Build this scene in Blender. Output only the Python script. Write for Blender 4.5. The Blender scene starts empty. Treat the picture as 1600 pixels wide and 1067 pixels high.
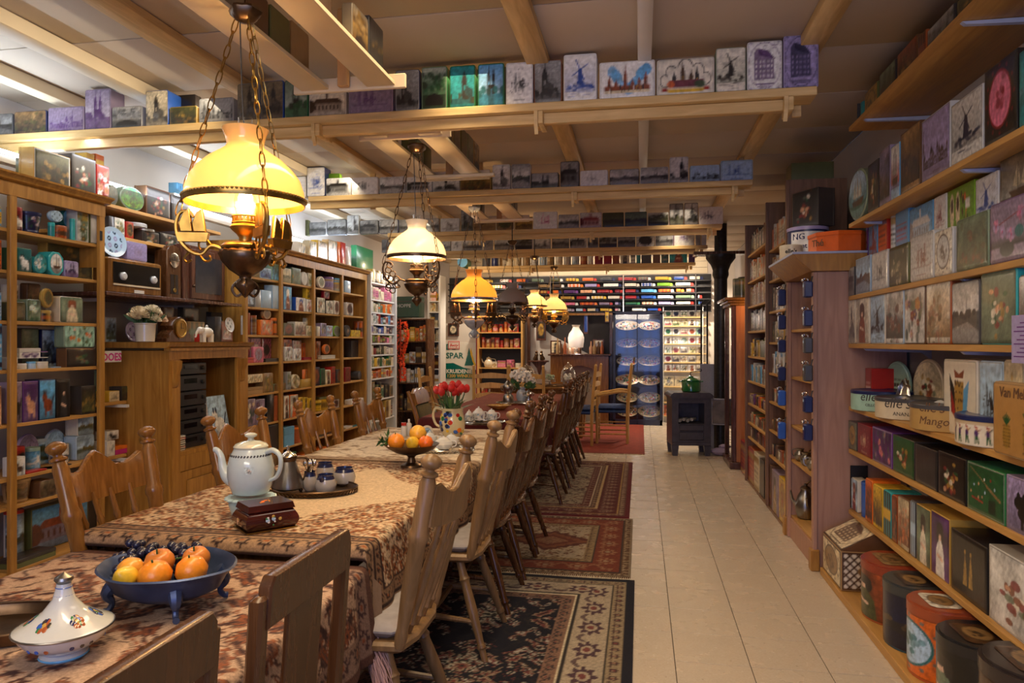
import bpy, math, random
from math import sin, cos
import numpy as np
RR = random.Random
from mathutils import Vector, Matrix
SC = bpy.context.scene
COL = SC.collection
PI = math.pi
F = 1120.0; PSI = math.atan(201/F); SN = sin(PSI); CS = cos(PSI); H = 1.42; V0 = 532.5
cam = bpy.data.cameras.new('camera'); cam.sensor_width = 36; cam.lens = 36*F/1600; cam.clip_start = .05
cam.shift_y = 1.0/1600
cob = bpy.data.objects.new('camera', cam); COL.objects.link(cob)
cob.location = (0, 0, H); cob.rotation_euler = (PI/2, 0, PSI)
SC.camera = cob
SC.view_settings.view_transform = 'Standard'; SC.view_settings.look = 'None'
SC.view_settings.exposure = -0.12; SC.view_settings.gamma = 1; SC.view_settings.use_curve_mapping = False
w = bpy.data.worlds.new('world'); SC.world = w; w.use_nodes = True
w.node_tree.nodes['Background'].inputs[0].default_value = (.30, .42, .75, 1)
w.node_tree.nodes['Background'].inputs[1].default_value = .05
def lamp(name, kind, loc, energy, color, size=.1, rot=(0,0,0), sy=None, spot=None):
 l = bpy.data.lights.new(name, kind); l.energy = energy; l.color = color
 if kind == 'AREA':
  l.size = size
  if sy: l.shape = 'RECTANGLE'; l.size_y = sy
 elif kind == 'SPOT':
  l.shadow_soft_size = size; l.spot_size = spot or 1.2; l.spot_blend = .6
 else: l.shadow_soft_size = size
 o = bpy.data.objects.new(name, l); o.location = loc; o.rotation_euler = rot; COL.objects.link(o); return o
WARM = (1, .60, .26); COOL = (.62, .76, 1.0)
LAMPS = [(-1.40, 2.37, 1.93, 34), (-1.34, 4.19, 1.95, 30), (-1.456, 6.21, 1.82, 30), (-1.31, 8.9, 1.9, 18), (-1.22, 10.2, 1.9, 18)]
for x, y, z, e in LAMPS: lamp('bulb_light', 'POINT', (x, y, z+.015), e, WARM, .035)
for y0, y1 in ((2.2, 4.0), (4.4, 6.2), (6.9, 8.7)):
 lamp('tube_light', 'AREA', (-3.62, (y0+y1)/2, 2.52), 15, (.66, .8, 1), .05, (PI, 0, 0), y1-y0)
lamp('alcove_light', 'AREA', (-3.3, 5.0, 2.66), 14, (.9, .92, 1), .1, (0, 0, 0), 2.5)
for x, y, e in ((-2.5, 12.3, 34), (.75, 12.3, 60)):
 lamp('track_light', 'SPOT', (x, y, 2.8), e*4, (1, .84, .66), .05, (.15, 0, 0), spot=2.3)
lamp('rack_lamp', 'POINT', (-2.9, 11.0, 2.5), 30, (1, .75, .5), .08)
lamp('tile_fill', 'POINT', (.75, 12.3, 1.4), 10, (1, .85, .7), .06)  # unseen fill light added to brighten the tile shelves
lamp('cabinet_lamp', 'POINT', (1.3, 8.12, 1.83), 5.0, (1, .55, .25), .03); lamp('cabinet_lamp', 'POINT', (1.2, 8.6, 1.75), 4, (1, .8, .6), .03)
lamp('white_unit_lamp', 'AREA', (-2.75, 9.2, 2.6), 16, (.95, .95, 1), .2, (0, .6, 0), 1.2)
lamp('bookcase_fill', 'AREA', (-2.5, 5.4, 2.85), 24, (1, .84, .62), .2, (0, .75, 0), 5.5)  # no fixture here; fill added to lift the left bookcase tins
lamp('rack_fill', 'AREA', (-.4, 12.2, 2.86), 26, (1, .84, .68), 3.2, (1.15, 0, 0), .08)  # unseen band of fill light added to brighten the model trucks
lamp('window_light', 'AREA', (-.1, -1.9, 1.3), 42, (.36, .48, 1), 2.2, (PI/2, 0, 0), 1.9)
lamp('front_fill', 'AREA', (-.8, -1.6, 2.45), 42, (1, .88, .76), 2.2, (PI/2+.12, 0, 0), .4)  # unseen fill behind the camera, added to brighten the beam tins
lamp('room_fill', 'AREA', (-.9, .7, 2.9), 18, (1, .74, .46), 1.2, (0, 0, 0), 1.6)  # general overhead fill, added without any fixture
o = lamp('table_fill', 'AREA', (-.95, 2.4, 2.89), 30, (1, .74, .44), .25, (0, 0, 0), 3.4); o.data.spread = 2.2  # unseen overhead fill added because the hanging lamps leave the table dim
for y, e in ((2.6, 6), (5.0, 7), (7.4, 8), (10.2, 13)):
 o = lamp('aisle_fill', 'AREA', (.42, y, 2.89), e, (1, .8, .6), .3, (0, 0, 0), 1.4); o.data.spread = 2.1  # unseen downward fills added to brighten the floor more than the shelves

def onX(X, u, v=533):
 a = (u-800)/F; Y = X*(CS+a*SN)/(a*CS-SN); d = -X*SN+Y*CS
 return Y, d, H+(V0-v)/F*d
def onY(Y, u, v=533):
 a = (u-800)/F; X = Y*(a*CS-SN)/(CS+a*SN); d = -X*SN+Y*CS
 return X, d, H+(V0-v)/F*d
def onZ(Z, u, v):
 d = F*(H-Z)/(v-V0); l = (u-800)/F*d
 return l*CS-d*SN, l*SN+d*CS, d
MATS = {}
def nodes(name):
 m = bpy.data.materials.new(name); m.use_nodes = True; nt = m.node_tree; b = nt.nodes['Principled BSDF']
 MATS[name] = m
 return m, nt, b
def N(nt, t, **k):
 n = nt.nodes.new(t)
 for a, v in k.items(): setattr(n, a, v)
 return n
def ramp(nt, stops, mode='LINEAR'):
 r = N(nt, 'ShaderNodeValToRGB'); r.color_ramp.interpolation = mode
 e = r.color_ramp.elements
 while len(e) < len(stops): e.new(.5)
 for i, (p, c) in enumerate(stops): e[i].position = p; e[i].color = (*c, 1)
 return r
def wood(name, c1, c2, knots=True, rough=.45, scale=1.0, axis=0, tint=0):
 m, nt, b = nodes(name); L = nt.links.new
 tc = N(nt, 'ShaderNodeTexCoord'); mp = N(nt, 'ShaderNodeMapping')
 s = [9*scale]*3; s[axis] = .9*scale; mp.inputs['Scale'].default_value = s
 L(tc.outputs['Object'], mp.inputs[0])
 oi = N(nt, 'ShaderNodeObjectInfo'); ad = N(nt, 'ShaderNodeVectorMath', operation='ADD')
 mu = N(nt, 'ShaderNodeMath', operation='MULTIPLY'); mu.inputs[1].default_value = 37.
 L(oi.outputs['Random'], mu.inputs[0]); L(mp.outputs[0], ad.inputs[0]); L(mu.outputs[0], ad.inputs[1])
 nz = N(nt, 'ShaderNodeTexNoise'); nz.inputs['Scale'].default_value = 2.2; nz.inputs['Detail'].default_value = 7; nz.inputs['Distortion'].default_value = 1.4
 L(ad.outputs[0], nz.inputs['Vector'])
 r = ramp(nt, [(.3, c1), (.52, tuple((x+y)/2 for x, y in zip(c1, c2))), (.68, c2)])
 L(nz.outputs['Fac'], r.inputs[0]); out = r.outputs[0]
 if knots:
  vo = N(nt, 'ShaderNodeTexVoronoi'); vo.inputs['Scale'].default_value = .9/scale
  mp2 = N(nt, 'ShaderNodeMapping'); s2 = [4.]*3; s2[axis] = 2.2; mp2.inputs['Scale'].default_value = s2
  L(tc.outputs['Object'], mp2.inputs[0]); ad2 = N(nt, 'ShaderNodeVectorMath', operation='ADD'); L(mp2.outputs[0], ad2.inputs[0]); L(mu.outputs[0], ad2.inputs[1]); L(ad2.outputs[0], vo.inputs['Vector'])
  rk = ramp(nt, [(.0, (.25,)*3), (.04, (.5,)*3), (.07, (1,)*3)]); L(vo.outputs['Distance'], rk.inputs[0])
  mx = N(nt, 'ShaderNodeMix', data_type='RGBA', blend_type='MULTIPLY'); mx.inputs[0].default_value = .8
  L(out, mx.inputs[6]); L(rk.outputs[0], mx.inputs[7]); out = mx.outputs[2]
 L(out, b.inputs['Base Color'])
 rr = N(nt, 'ShaderNodeMapRange'); rr.inputs[3].default_value = rough-.08; rr.inputs[4].default_value = rough+.1
 L(nz.outputs['Fac'], rr.inputs[0]); L(rr.outputs[0], b.inputs['Roughness'])
 bp = N(nt, 'ShaderNodeBump'); bp.inputs['Strength'].default_value = .12; bp.inputs['Distance'].default_value = .004
 L(nz.outputs['Fac'], bp.inputs['Height']); L(bp.outputs[0], b.inputs['Normal'])
 return m
def flat(name, c, rough=.5, metal=0, noise=.15, nscale=20, bump=0, emit=None, es=0, coat=0, trans=0, ior=1.45):
 m, nt, b = nodes(name); L = nt.links.new
 tc = N(nt, 'ShaderNodeTexCoord'); nz = N(nt, 'ShaderNodeTexNoise'); nz.inputs['Scale'].default_value = nscale; nz.inputs['Detail'].default_value = 5
 L(tc.outputs['Object'], nz.inputs['Vector'])
 r = ramp(nt, [(.3, tuple(x*(1-noise) for x in c)), (.7, tuple(min(1, x*(1+noise)) for x in c))]); L(nz.outputs['Fac'], r.inputs[0]); L(r.outputs[0], b.inputs['Base Color'])
 b.inputs['Roughness'].default_value = rough; b.inputs['Metallic'].default_value = metal
 if coat: b.inputs['Coat Weight'].default_value = coat; b.inputs['Coat Roughness'].default_value = .1
 if trans: b.inputs['Transmission Weight'].default_value = trans; b.inputs['IOR'].default_value = ior
 if emit: b.inputs['Emission Color'].default_value = (*emit, 1); b.inputs['Emission Strength'].default_value = es
 if bump:
  bp = N(nt, 'ShaderNodeBump'); bp.inputs['Strength'].default_value = bump; bp.inputs['Distance'].default_value = .01
  L(nz.outputs['Fac'], bp.inputs['Height']); L(bp.outputs[0], b.inputs['Normal'])
 return m
def attr_mat(name, src, rough, metal=0, coat=0, bump=.1, bs=60, grain=.12):
 m, nt, b = nodes(name); L = nt.links.new
 if src == 'obj': a = N(nt, 'ShaderNodeObjectInfo').outputs['Color']
 else: a = N(nt, 'ShaderNodeAttribute', attribute_name='Col').outputs['Color']
 tc = N(nt, 'ShaderNodeTexCoord'); nz = N(nt, 'ShaderNodeTexNoise'); nz.inputs['Scale'].default_value = bs; nz.inputs['Detail'].default_value = 6
 L(tc.outputs['Object'], nz.inputs['Vector'])
 r = ramp(nt, [(.3, (1-grain,)*3), (.65, (1, 1, 1))]); L(nz.outputs['Fac'], r.inputs[0])
 mx = N(nt, 'ShaderNodeMix', data_type='RGBA', blend_type='MULTIPLY'); mx.inputs[0].default_value = 1
 L(a, mx.inputs[6]); L(r.outputs[0], mx.inputs[7]); L(mx.outputs[2], b.inputs['Base Color'])
 b.inputs['Roughness'].default_value = rough; b.inputs['Metallic'].default_value = metal
 if coat: b.inputs['Coat Weight'].default_value = coat; b.inputs['Coat Roughness'].default_value = .12
 if bump:
  bp = N(nt, 'ShaderNodeBump'); bp.inputs['Strength'].default_value = bump; bp.inputs['Distance'].default_value = .004
  L(nz.outputs['Fac'], bp.inputs['Height']); L(bp.outputs[0], b.inputs['Normal'])
 return m
M_TIN = attr_mat('painted_tin', 'obj', .33, coat=.25, bump=.06, bs=25)
M_PRINT = attr_mat('printed_tin', 'col', .3, coat=.35, bump=.15, bs=30)
M_MATTE = attr_mat('painted_matte', 'obj', .75, bump=.1)
M_MPRINT = attr_mat('printed_matte', 'col', .8, bump=.1)
M_WOVEN = attr_mat('woven_pile', 'col', .95, bump=.6, bs=260, grain=.35)
M_CLOTH = attr_mat('tapestry_cloth', 'col', .9, bump=.5, bs=200, grain=.3)
M_GLAZE = attr_mat('glazed_ceramic', 'obj', .12, coat=.6, bump=0, grain=.04)
M_GLAZEP = attr_mat('glazed_printed', 'col', .13, coat=.6, bump=0, grain=.03)
M_METAL = attr_mat('worn_metal', 'obj', .3, metal=1, bump=.1, bs=40, grain=.4)
M_PINE = wood('pine_beam', (.58, .37, .13), (.8, .57, .25), rough=.5)
M_PINEY = wood('pine_beam_long', (.5, .32, .12), (.72, .5, .22), rough=.5, axis=1)
M_PINEZ = wood('pine_upright', (.46, .24, .085), (.62, .36, .14), rough=.4, axis=2)
M_CAB = wood('honey_pine', (.3, .13, .02), (.5, .255, .05), rough=.38, axis=2)
M_SHELFY = wood('honey_pine_shelf', (.42, .21, .05), (.6, .33, .09), rough=.45, axis=1)
M_PINK = wood('pink_pine', (.38, .20, .135), (.5, .29, .2), rough=.5, axis=2)
M_OAK = wood('oak_chair', (.16, .064, .012), (.29, .13, .028), knots=False, rough=.22, axis=2, scale=1.6)
M_OAKD = wood('dark_oak_chair', (.06, .021, .006), (.115, .045, .014), knots=False, rough=.25, axis=2, scale=1.6)
M_OAKL = wood('pale_oak_chair', (.17, .095, .036), (.29, .165, .07), knots=False, rough=.35, axis=2, scale=1.6)
M_BRP = wood('brown_pine', (.15, .075, .04), (.25, .13, .07), rough=.4, axis=2)
M_MAHOG = wood('dark_mahogany', (.055, .02, .012), (.12, .045, .025), knots=False, rough=.25, axis=2)
M_RUSH = wood('golden_beech', (.5, .27, .07), (.66, .4, .13), knots=False, rough=.35, axis=2)
M_CEIL = flat('ceiling_board', (.52, .43, .32), .65, noise=.05, nscale=1.5)
M_WHITE = flat('white_paint', (.7, .68, .62), .45, noise=.05, nscale=3)
M_CREAM = flat('cream_timber', (.72, .6, .4), .5, noise=.06, nscale=3)
M_BRASS = flat('antique_brass', (.4, .25, .065), .33, 1, noise=.4, nscale=14, bump=.15)
M_DBRASS = flat('dark_bronze', (.13, .08, .045), .3, .9, noise=.4, nscale=14, bump=.1)
M_IRON = flat('black_iron', (.03, .028, .028), .42, .6, noise=.3, nscale=30)
M_BLACK = flat('black_plastic', (.018, .018, .022), .35, noise=.2)
def sheer(name, f, c=(1, 1, 1)):
 m, nt, b = nodes(name); L = nt.links.new; g = N(nt, 'ShaderNodeBsdfGlossy'); g.inputs['Roughness'].default_value = .03; t = N(nt, 'ShaderNodeBsdfTransparent'); t.inputs[0].default_value = (*c, 1); x = N(nt, 'ShaderNodeMixShader'); lw = N(nt, 'ShaderNodeLayerWeight'); lw.inputs[0].default_value = abs(f)
 x.inputs[0].default_value = abs(f); f > 0 and L(lw.outputs['Facing'], x.inputs[0]); L(t.outputs[0], x.inputs[1]); L(g.outputs[0], x.inputs[2]); L(x.outputs[0], nt.nodes['Material Output'].inputs[0]); return m
M_GLASS = sheer('clear_glass', .3, (.96, .97, .97))
M_PEWTER = flat('pewter', (.32, .30, .27), .3, 1, noise=.25, nscale=12)
M_SILVER = flat('silver_plate', (.6, .58, .55), .18, 1, noise=.2, nscale=20)
I4 = Matrix.Identity(4)
def TR(x=0, y=0, z=0, rx=0, ry=0, rz=0, s=1):
 return Matrix.Translation((x, y, z)) @ Matrix.Rotation(rz, 4, 'Z') @ Matrix.Rotation(ry, 4, 'Y') @ Matrix.Rotation(rx, 4, 'X') @ Matrix.Scale(s, 4)
class MB:
 def __init__(s): s.v = []; s.f = []; s.c = []
 def add(s, vs, fs, M=None, c=None):
  n = len(s.v)
  if M is not None: vs = [M @ Vector(v) for v in vs]
  s.v += [tuple(v) for v in vs]; s.f += [tuple(i+n for i in f) for f in fs]
  s.c += [c or (1, 1, 1)]*len(vs)
  return s
 def box(s, x0, x1, y0, y1, z0, z1, b=0, M=None, c=None):
  if x0 > x1: x0, x1 = x1, x0
  if y0 > y1: y0, y1 = y1, y0
  if z0 > z1: z0, z1 = z1, z0
  if not b:
   vs = [(x, y, z) for x in (x0, x1) for y in (y0, y1) for z in (z0, z1)]
   return s.add(vs, [(0, 1, 3, 2), (4, 6, 7, 5), (0, 4, 5, 1), (2, 3, 7, 6), (0, 2, 6, 4), (1, 5, 7, 3)], M, c)
  b = min(b, (x1-x0)*.45, (y1-y0)*.45, (z1-z0)*.45)
  rings = []
  for z, i in ((z0, b), (z0+b, 0), (z1-b, 0), (z1, b)):
   bb = b
   rings.append([(x0+i+bb, y0+i, z), (x1-i-bb, y0+i, z), (x1-i, y0+i+bb, z), (x1-i, y1-i-bb, z), (x1-i-bb, y1-i, z), (x0+i+bb, y1-i, z), (x0+i, y1-i-bb, z), (x0+i, y0+i+bb, z)])
  vs = [p for r in rings for p in r]; fs = [tuple(range(7, -1, -1)), tuple(range(24, 32))]
  for k in range(3):
   for j in range(8): a = k*8+j; bq = k*8+(j+1) % 8; fs.append((a, bq, bq+8, a+8))
  return s.add(vs, fs, M, c)
 def lathe(s, prof, n=20, M=None, c=None, sx=1, sy=1, a0=0, a1=2*PI, caps=True, flute=0, nf=0):
  full = abs(a1-a0-2*PI) < 1e-6; m = n if full else n+1
  vs = []; fs = []
  for k, (r, z) in enumerate(prof):
   for j in range(m):
    a = a0+(a1-a0)*j/n; q = r*(1+flute*cos(nf*a)) if nf else r
    vs.append((q*cos(a)*sx, q*sin(a)*sy, z))
  for k in range(len(prof)-1):
   for j in range(n if not full else n):
    j2 = (j+1) % m if full else j+1
    fs.append((k*m+j, k*m+j2, (k+1)*m+j2, (k+1)*m+j))
  if caps and full:
   if prof[0][0] > 1e-5: fs.append(tuple(range(m-1, -1, -1)))
   if prof[-1][0] > 1e-5: q = (len(prof)-1)*m; fs.append(tuple(range(q, q+m)))
  return s.add(vs, fs, M, c)
 def tube(s, pts, r, n=6, M=None, c=None, closed=False):
  P = [Vector(p) for p in pts]; k = len(P); R = list(r) if isinstance(r, (list, tuple)) else [r]*k
  if 4 <= k <= 10 and not closed and n > 4:
   Q = []; S = []
   for i in range(k-1):
    a, b, c_, d = P[max(i-1, 0)], P[i], P[i+1], P[min(i+2, k-1)]
    for j in range(4):
     t = j/4; Q.append(.5*((2*b)+(c_-a)*t+(2*a-5*b+4*c_-d)*t*t+(3*b-a-3*c_+d)*t**3)); S.append(R[i]*(1-t)+R[i+1]*t)
   P = Q+[P[-1]]; R = S+[R[-1]]; k = len(P)
  vs = []; up = Vector((0, 0, 1)); pn = None
  for i in range(k):
   if closed: t = P[(i+1) % k]-P[i-1]
   else: t = P[min(i+1, k-1)]-P[max(i-1, 0)]
   if t.length < 1e-9: t = Vector((0, 0, 1))
   t.normalize()
   if pn is None: pn = t.cross(up) if abs(t.z) < .9 else t.cross(Vector((1, 0, 0)))
   pn = pn-t*pn.dot(t)
   if pn.length < 1e-6: pn = t.cross(Vector((1, 0, 0)))
   pn.normalize(); bn = t.cross(pn)
   for j in range(n):
    a = 2*PI*j/n; vs.append(P[i]+(pn*cos(a)+bn*sin(a))*R[i])
  fs = []
  for i in range(k if closed else k-1):
   for j in range(n): a = i*n+j; b = i*n+(j+1) % n; i2 = (i+1) % k; fs.append((a, b, i2*n+(j+1) % n, i2*n+j))
  if not closed: fs.append(tuple(range(n-1, -1, -1))); fs.append(tuple(range((k-1)*n, k*n)))
  return s.add(vs, fs, M, c)
 def prism(s, poly, d0, d1, M=None, c=None, bev=0):
  # polygon in local XZ, extruded along Y
  n = len(poly); L = [(d0, 0), (d1, 0)]
  if bev: L = [(d0, bev), (d0+bev, 0), (d1-bev, 0), (d1, bev)]
  cx = sum(p[0] for p in poly)/n; cz = sum(p[1] for p in poly)/n
  w_ = max(abs(p[0]-cx) for p in poly) or 1; h_ = max(abs(p[1]-cz) for p in poly) or 1
  vs = []
  for y, i in L:
   for x, z in poly: vs.append((cx+(x-cx)*(1-i/w_), y, cz+(z-cz)*(1-i/h_)))
  fs = [tuple(range(n)), tuple(range(len(vs)-1, len(vs)-n-1, -1))]
  for k in range(len(L)-1):
   for j in range(n): a = k*n+j; b = k*n+(j+1) % n; fs.append((a, a+n, b+n, b))
  return s.add(vs, fs, M, c)
 def sphere(s, x, y, z, r, n=10, sx=1, sy=1, sz=1, c=None, M=None):
  m = max(4, n//2+1)
  prof = [(max(1e-5, r*sin(PI*i/m)), -r*cos(PI*i/m)*sz) for i in range(m+1)]
  T = Matrix.Translation((x, y, z)); return s.lathe(prof, n, (M @ T) if M else T, c, sx, sy, caps=False)
 def torus(s, R, r, n=24, m=6, M=None, c=None):
  return s.tube([(R*cos(2*PI*i/n), R*sin(2*PI*i/n), 0) for i in range(n)], r, m, M, c, closed=True)
 def mesh(s, name, colored=False, angle=40):
  me = bpy.data.meshes.new(name); me.from_pydata(s.v, [], s.f)
  me.polygons.foreach_set('use_smooth', [True]*len(s.f)); me.set_sharp_from_angle(angle=math.radians(angle))
  if colored:
   a = me.color_attributes.new('Col', 'FLOAT_COLOR', 'POINT'); a.data.foreach_set('color', np.array([(*c, 1) for c in s.c], dtype=np.float32).ravel())
  return me
def obj(name, mb, mat, parent=None, loc=None, rz=0, color=None, label=None, kind=None, M=None, angle=40):
 me = mb.mesh(name, mat in (M_PRINT, M_MPRINT, M_WOVEN, M_CLOTH, M_GLAZEP), angle) if isinstance(mb, MB) else mb
 if not me.materials: me.materials.append(mat)
 o = bpy.data.objects.new(name, me); COL.objects.link(o)
 if parent: o.parent = parent
 if M is not None: o.matrix_local = M
 elif loc is not None or rz: o.location = loc or (0, 0, 0); o.rotation_euler = (0, 0, rz)
 if color is not None: o.color = (*color, 1)
 if label: o['label'] = label
 if kind: o['kind'] = kind
 return o
def tag(o, label, cat, group=None):
 o['label'] = label; o['category'] = cat
 if group: o['group'] = group
 return o
def thing(name, label, cat, loc=(0, 0, 0), rz=0, group=None):
 o = bpy.data.objects.new(name, None); COL.objects.link(o); o.location = loc; o.rotation_euler = (0, 0, rz); o.empty_display_size = .05
 return tag(o, label, cat, group)
def dup(root, loc, rz, label, group=None, mat=None):
 def cp(o, par):
  c = o.copy(); COL.objects.link(c)
  if par: c.parent = par
  if mat and c.type == 'MESH' and c.data.materials and c.data.materials[0] in mat:
   c.data = remat(c.data, mat[c.data.materials[0]])
  for ch in kids.get(o.name, []): cp(ch, c)
  return c
 kids = {}
 def walk(o):
  for ch in KIDS(o): kids.setdefault(o.name, []).append(ch); walk(ch)
 walk(root)
 r = cp(root, None); r.location = loc; r.rotation_euler = (0, 0, rz); r['label'] = label
 if group: r['group'] = group
 return r
def KIDS(o): return [c for c in o.children]
_rm = {}
def remat(me, m):
 k = (me.name, m.name)
 if k not in _rm: q = me.copy(); q.materials[0] = m; _rm[k] = q
 return _rm[k]
def struct(name, mb, mat, **k):
 o = obj(name, mb, mat, **k); o['kind'] = 'structure'; return o
CN = dict(white=(.8,.79,.75), cream=(.72,.62,.42), ivory=(.75,.7,.58), black=(.015,.014,.015), dark=(.05,.04,.035), grey=(.4,.4,.385), silver=(.62,.62,.59), charcoal=(.07,.07,.075),
red=(.55,.03,.02), crimson=(.38,.015,.03), orange=(.85,.2,.02), rust=(.4,.1,.03), yellow=(.8,.52,.04), gold=(.55,.34,.07), brown=(.15,.07,.03), tan=(.42,.26,.11), sepia=(.3,.24,.15),
green=(.03,.2,.07), olive=(.14,.15,.05), lime=(.25,.5,.03), mint=(.38,.62,.5), teal=(.02,.25,.27), sage=(.22,.3,.2), navy=(.01,.02,.1), blue=(.03,.12,.5), sky=(.15,.45,.75), ice=(.45,.62,.78),
lilac=(.42,.36,.6), purple=(.16,.05,.25), mauve=(.36,.28,.4), pink=(.75,.22,.35), magenta=(.6,.03,.25), peach=(.75,.42,.25), turquoise=(.03,.42,.45))
def C(x): return np.array(CN[x] if isinstance(x, str) else x, dtype=float)
class Pic:
 def __init__(s, w, h, bg, cell):
  s.asp = w/h
  s.nx = max(4, int(w/cell)); s.ny = max(4, int(h/cell)); k = 2; s.k = k
  s.X, s.Y = np.meshgrid((np.arange(s.nx*k)+.5)/(s.nx*k)*s.asp, (np.arange(s.ny*k)+.5)/(s.ny*k))
  s.a = np.ones((s.ny*k, s.nx*k, 3))*C(bg); s.w = s.asp
 def put(s, m, c, o=1.0):
  m = m.astype(float)*o; s.a = s.a*(1-m[..., None])+C(c)*m[..., None]
 def rect(s, x0, y0, x1, y1, c, o=1): s.put((s.X > x0) & (s.X < x1) & (s.Y > y0) & (s.Y < y1), c, o)
 def ell(s, x, y, rx, ry, c, o=1): s.put(((s.X-x)/rx)**2+((s.Y-y)/ry)**2 < 1, c, o)
 def ring(s, x, y, rx, ry, t, c, o=1):
  q = ((s.X-x)/rx)**2+((s.Y-y)/ry)**2; s.put((q < 1) & (q > (1-t)**2), c, o)
 def line(s, x0, y0, x1, y1, t, c, o=1):
  dx, dy = x1-x0, y1-y0; L = dx*dx+dy*dy+1e-9; q = np.clip(((s.X-x0)*dx+(s.Y-y0)*dy)/L, 0, 1)
  s.put(np.hypot(s.X-x0-q*dx, s.Y-y0-q*dy) < t, c, o)
 def poly(s, pts, c, o=1):
  m = np.zeros(s.X.shape, bool); n = len(pts)
  for i in range(n):
   x0, y0 = pts[i]; x1, y1 = pts[(i+1) % n]
   if y0 == y1: continue
   m ^= ((s.Y < y0) != (s.Y < y1)) & (s.X < (x1-x0)*(s.Y-y0)/(y1-y0)+x0)
  s.put(m, c, o)
 def grad(s, c0, c1, y0=0, y1=1):
  t = np.clip((s.Y-y0)/(y1-y0), 0, 1)[..., None]; m = ((s.Y >= y0) & (s.Y <= y1))[..., None]; s.a = np.where(m, C(c0)*(1-t)+C(c1)*t, s.a)
 def noise(s, r, amt=.25, sc=8):
  f = 0
  for k in range(5):
   a, b, p = r.uniform(-sc, sc), r.uniform(-sc, sc), r.uniform(0, 6.3); f = f+np.sin(a*s.X*3+b*s.Y*3+p+2*np.sin(b*s.X*2-a*s.Y+p))
  s.a = s.a*(1+amt*(f/3)[..., None])
 def grain(s, r, amt=.2):
  q = np.random.RandomState(r.randrange(9999)).rand(*s.X.shape); s.a = s.a*(1+amt*(q-.5)[..., None]*2)
 def border(s, t, c, o=1): s.put((s.X < t) | (s.X > s.asp-t) | (s.Y < t) | (s.Y > 1-t), c, o)
 def out(s):
  k = s.k; a = np.clip(s.a, 0, 1).reshape(s.ny, k, s.nx, k, 3).mean((1, 3)); return a
def mx(a, b, t): return tuple(C(a)*(1-t)+C(b)*t)
def house(p, r, x, y, w, h, c, roof, win):
 p.rect(x, y, x+w, y+h, c); p.poly([(x-.01, y+h), (x+w+.01, y+h), (x+w*.5, y+h*1.4)], roof)
 for i in range(2):
  for j in range(2): p.rect(x+w*(.2+.4*i), y+h*(.25+.4*j), x+w*(.38+.4*i), y+h*(.45+.4*j), win)
def steeple(p, x, y, w, h, c, d):
 p.rect(x-w/2, y, x+w/2, y+h*.6, c); p.poly([(x-w*.6, y+h*.6), (x+w*.6, y+h*.6), (x, y+h)], c); p.rect(x-w*.18, y+h*.3, x+w*.18, y+h*.48, d); p.rect(x-.006, y+h*.95, x+.006, y+h*1.08, c)
def m_church(p, r, bg, ink, ac):
 W = p.w; p.grad(mx(bg, ink, .25), bg, .2, 1); p.noise(r, .12, 3); p.rect(0, 0, W, .22, mx(bg, ink, .6))
 x = r.uniform(.35, .65)*W; steeple(p, x, .2, .2*min(W, 1), .68, ink, mx(bg, ink, .3))
 p.poly([(x, .2), (x, .42), (x+.12*W, .5), (x+.32*W, .42), (x+.34*W, .2)], mx(ink, bg, .2))
 for k in range(9): p.ell(r.uniform(0, W), r.uniform(.16, .33), r.uniform(.05, .12)*W, r.uniform(.04, .1), mx(ink, ac, r.uniform(.1, .6)), .9)
 p.rect(0, 0, W, .1, mx(bg, ink, .4)); p.grain(r, .25)
def m_towers(p, r, bg, ink, ac):
 W = p.w; p.grad(mx(bg, 'white', .35), bg, .3, 1); p.rect(0, 0, W, .3, mx(bg, ac, .6))
 for x in (.42, .6): steeple(p, x*W, .28, .1*min(W, 1), .62, ink, bg)
 p.rect(.38*W, .28, .64*W, .5, ink); p.ell(.51*W, .3, .05*W, .1, mx(bg, ink, .3))
 for k in range(7): p.ell(r.uniform(0, W), r.uniform(.28, .4), .1*W, .09, mx(ac, ink, r.random()), .9)
 p.rect(.4*W, .02, .62*W, .26, mx(ink, ac, .4), .5); p.grain(r, .15)
def m_skyline(p, r, bg, ink, ac):
 W = p.w; p.rect(0, 0, W, .18, mx(bg, ink, .25)); x = .06*W
 while x < .94*W:
  w = r.uniform(.04, .1)*W; h = r.uniform(.1, .25)
  if r.random() < .25: steeple(p, x+w/2, .18, w*.8, h*2.6, mx(ink, bg, .1), bg)
  else: house(p, r, x, .18, w, h, mx(ink, bg, r.uniform(0, .5)), ink, bg)
  x += w
 for k in range(4): y = r.uniform(.02, .15); x = r.uniform(.1, .6)*W; p.line(x, y, x+.25*W, y, .008, ink, .6)
 p.grain(r, .12)
def m_canal(p, r, bg, ink, ac):
 W = p.w; p.grad(ac, mx(bg, 'white', .4), .4, 1)
 for k in range(26): p.ell(r.uniform(.05, .95)*W, r.uniform(.42, .85), r.uniform(.05, .11)*W, r.uniform(.04, .09), mx(ink, ac, r.random()), .8)
 p.rect(0, 0, W, .42, mx(ink, ac, .35)); p.rect(0, .34, W, .42, mx(bg, ac, .5)); p.ell(.5*W, .15, .36*W, .22, mx('black', ink, .4)); p.rect(0, 0, W, .1, mx(ink, ac, .3))
 for k in range(12): p.rect(k/12*W, .42, k/12*W+.01, .5, bg)
 p.grain(r, .25)
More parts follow.
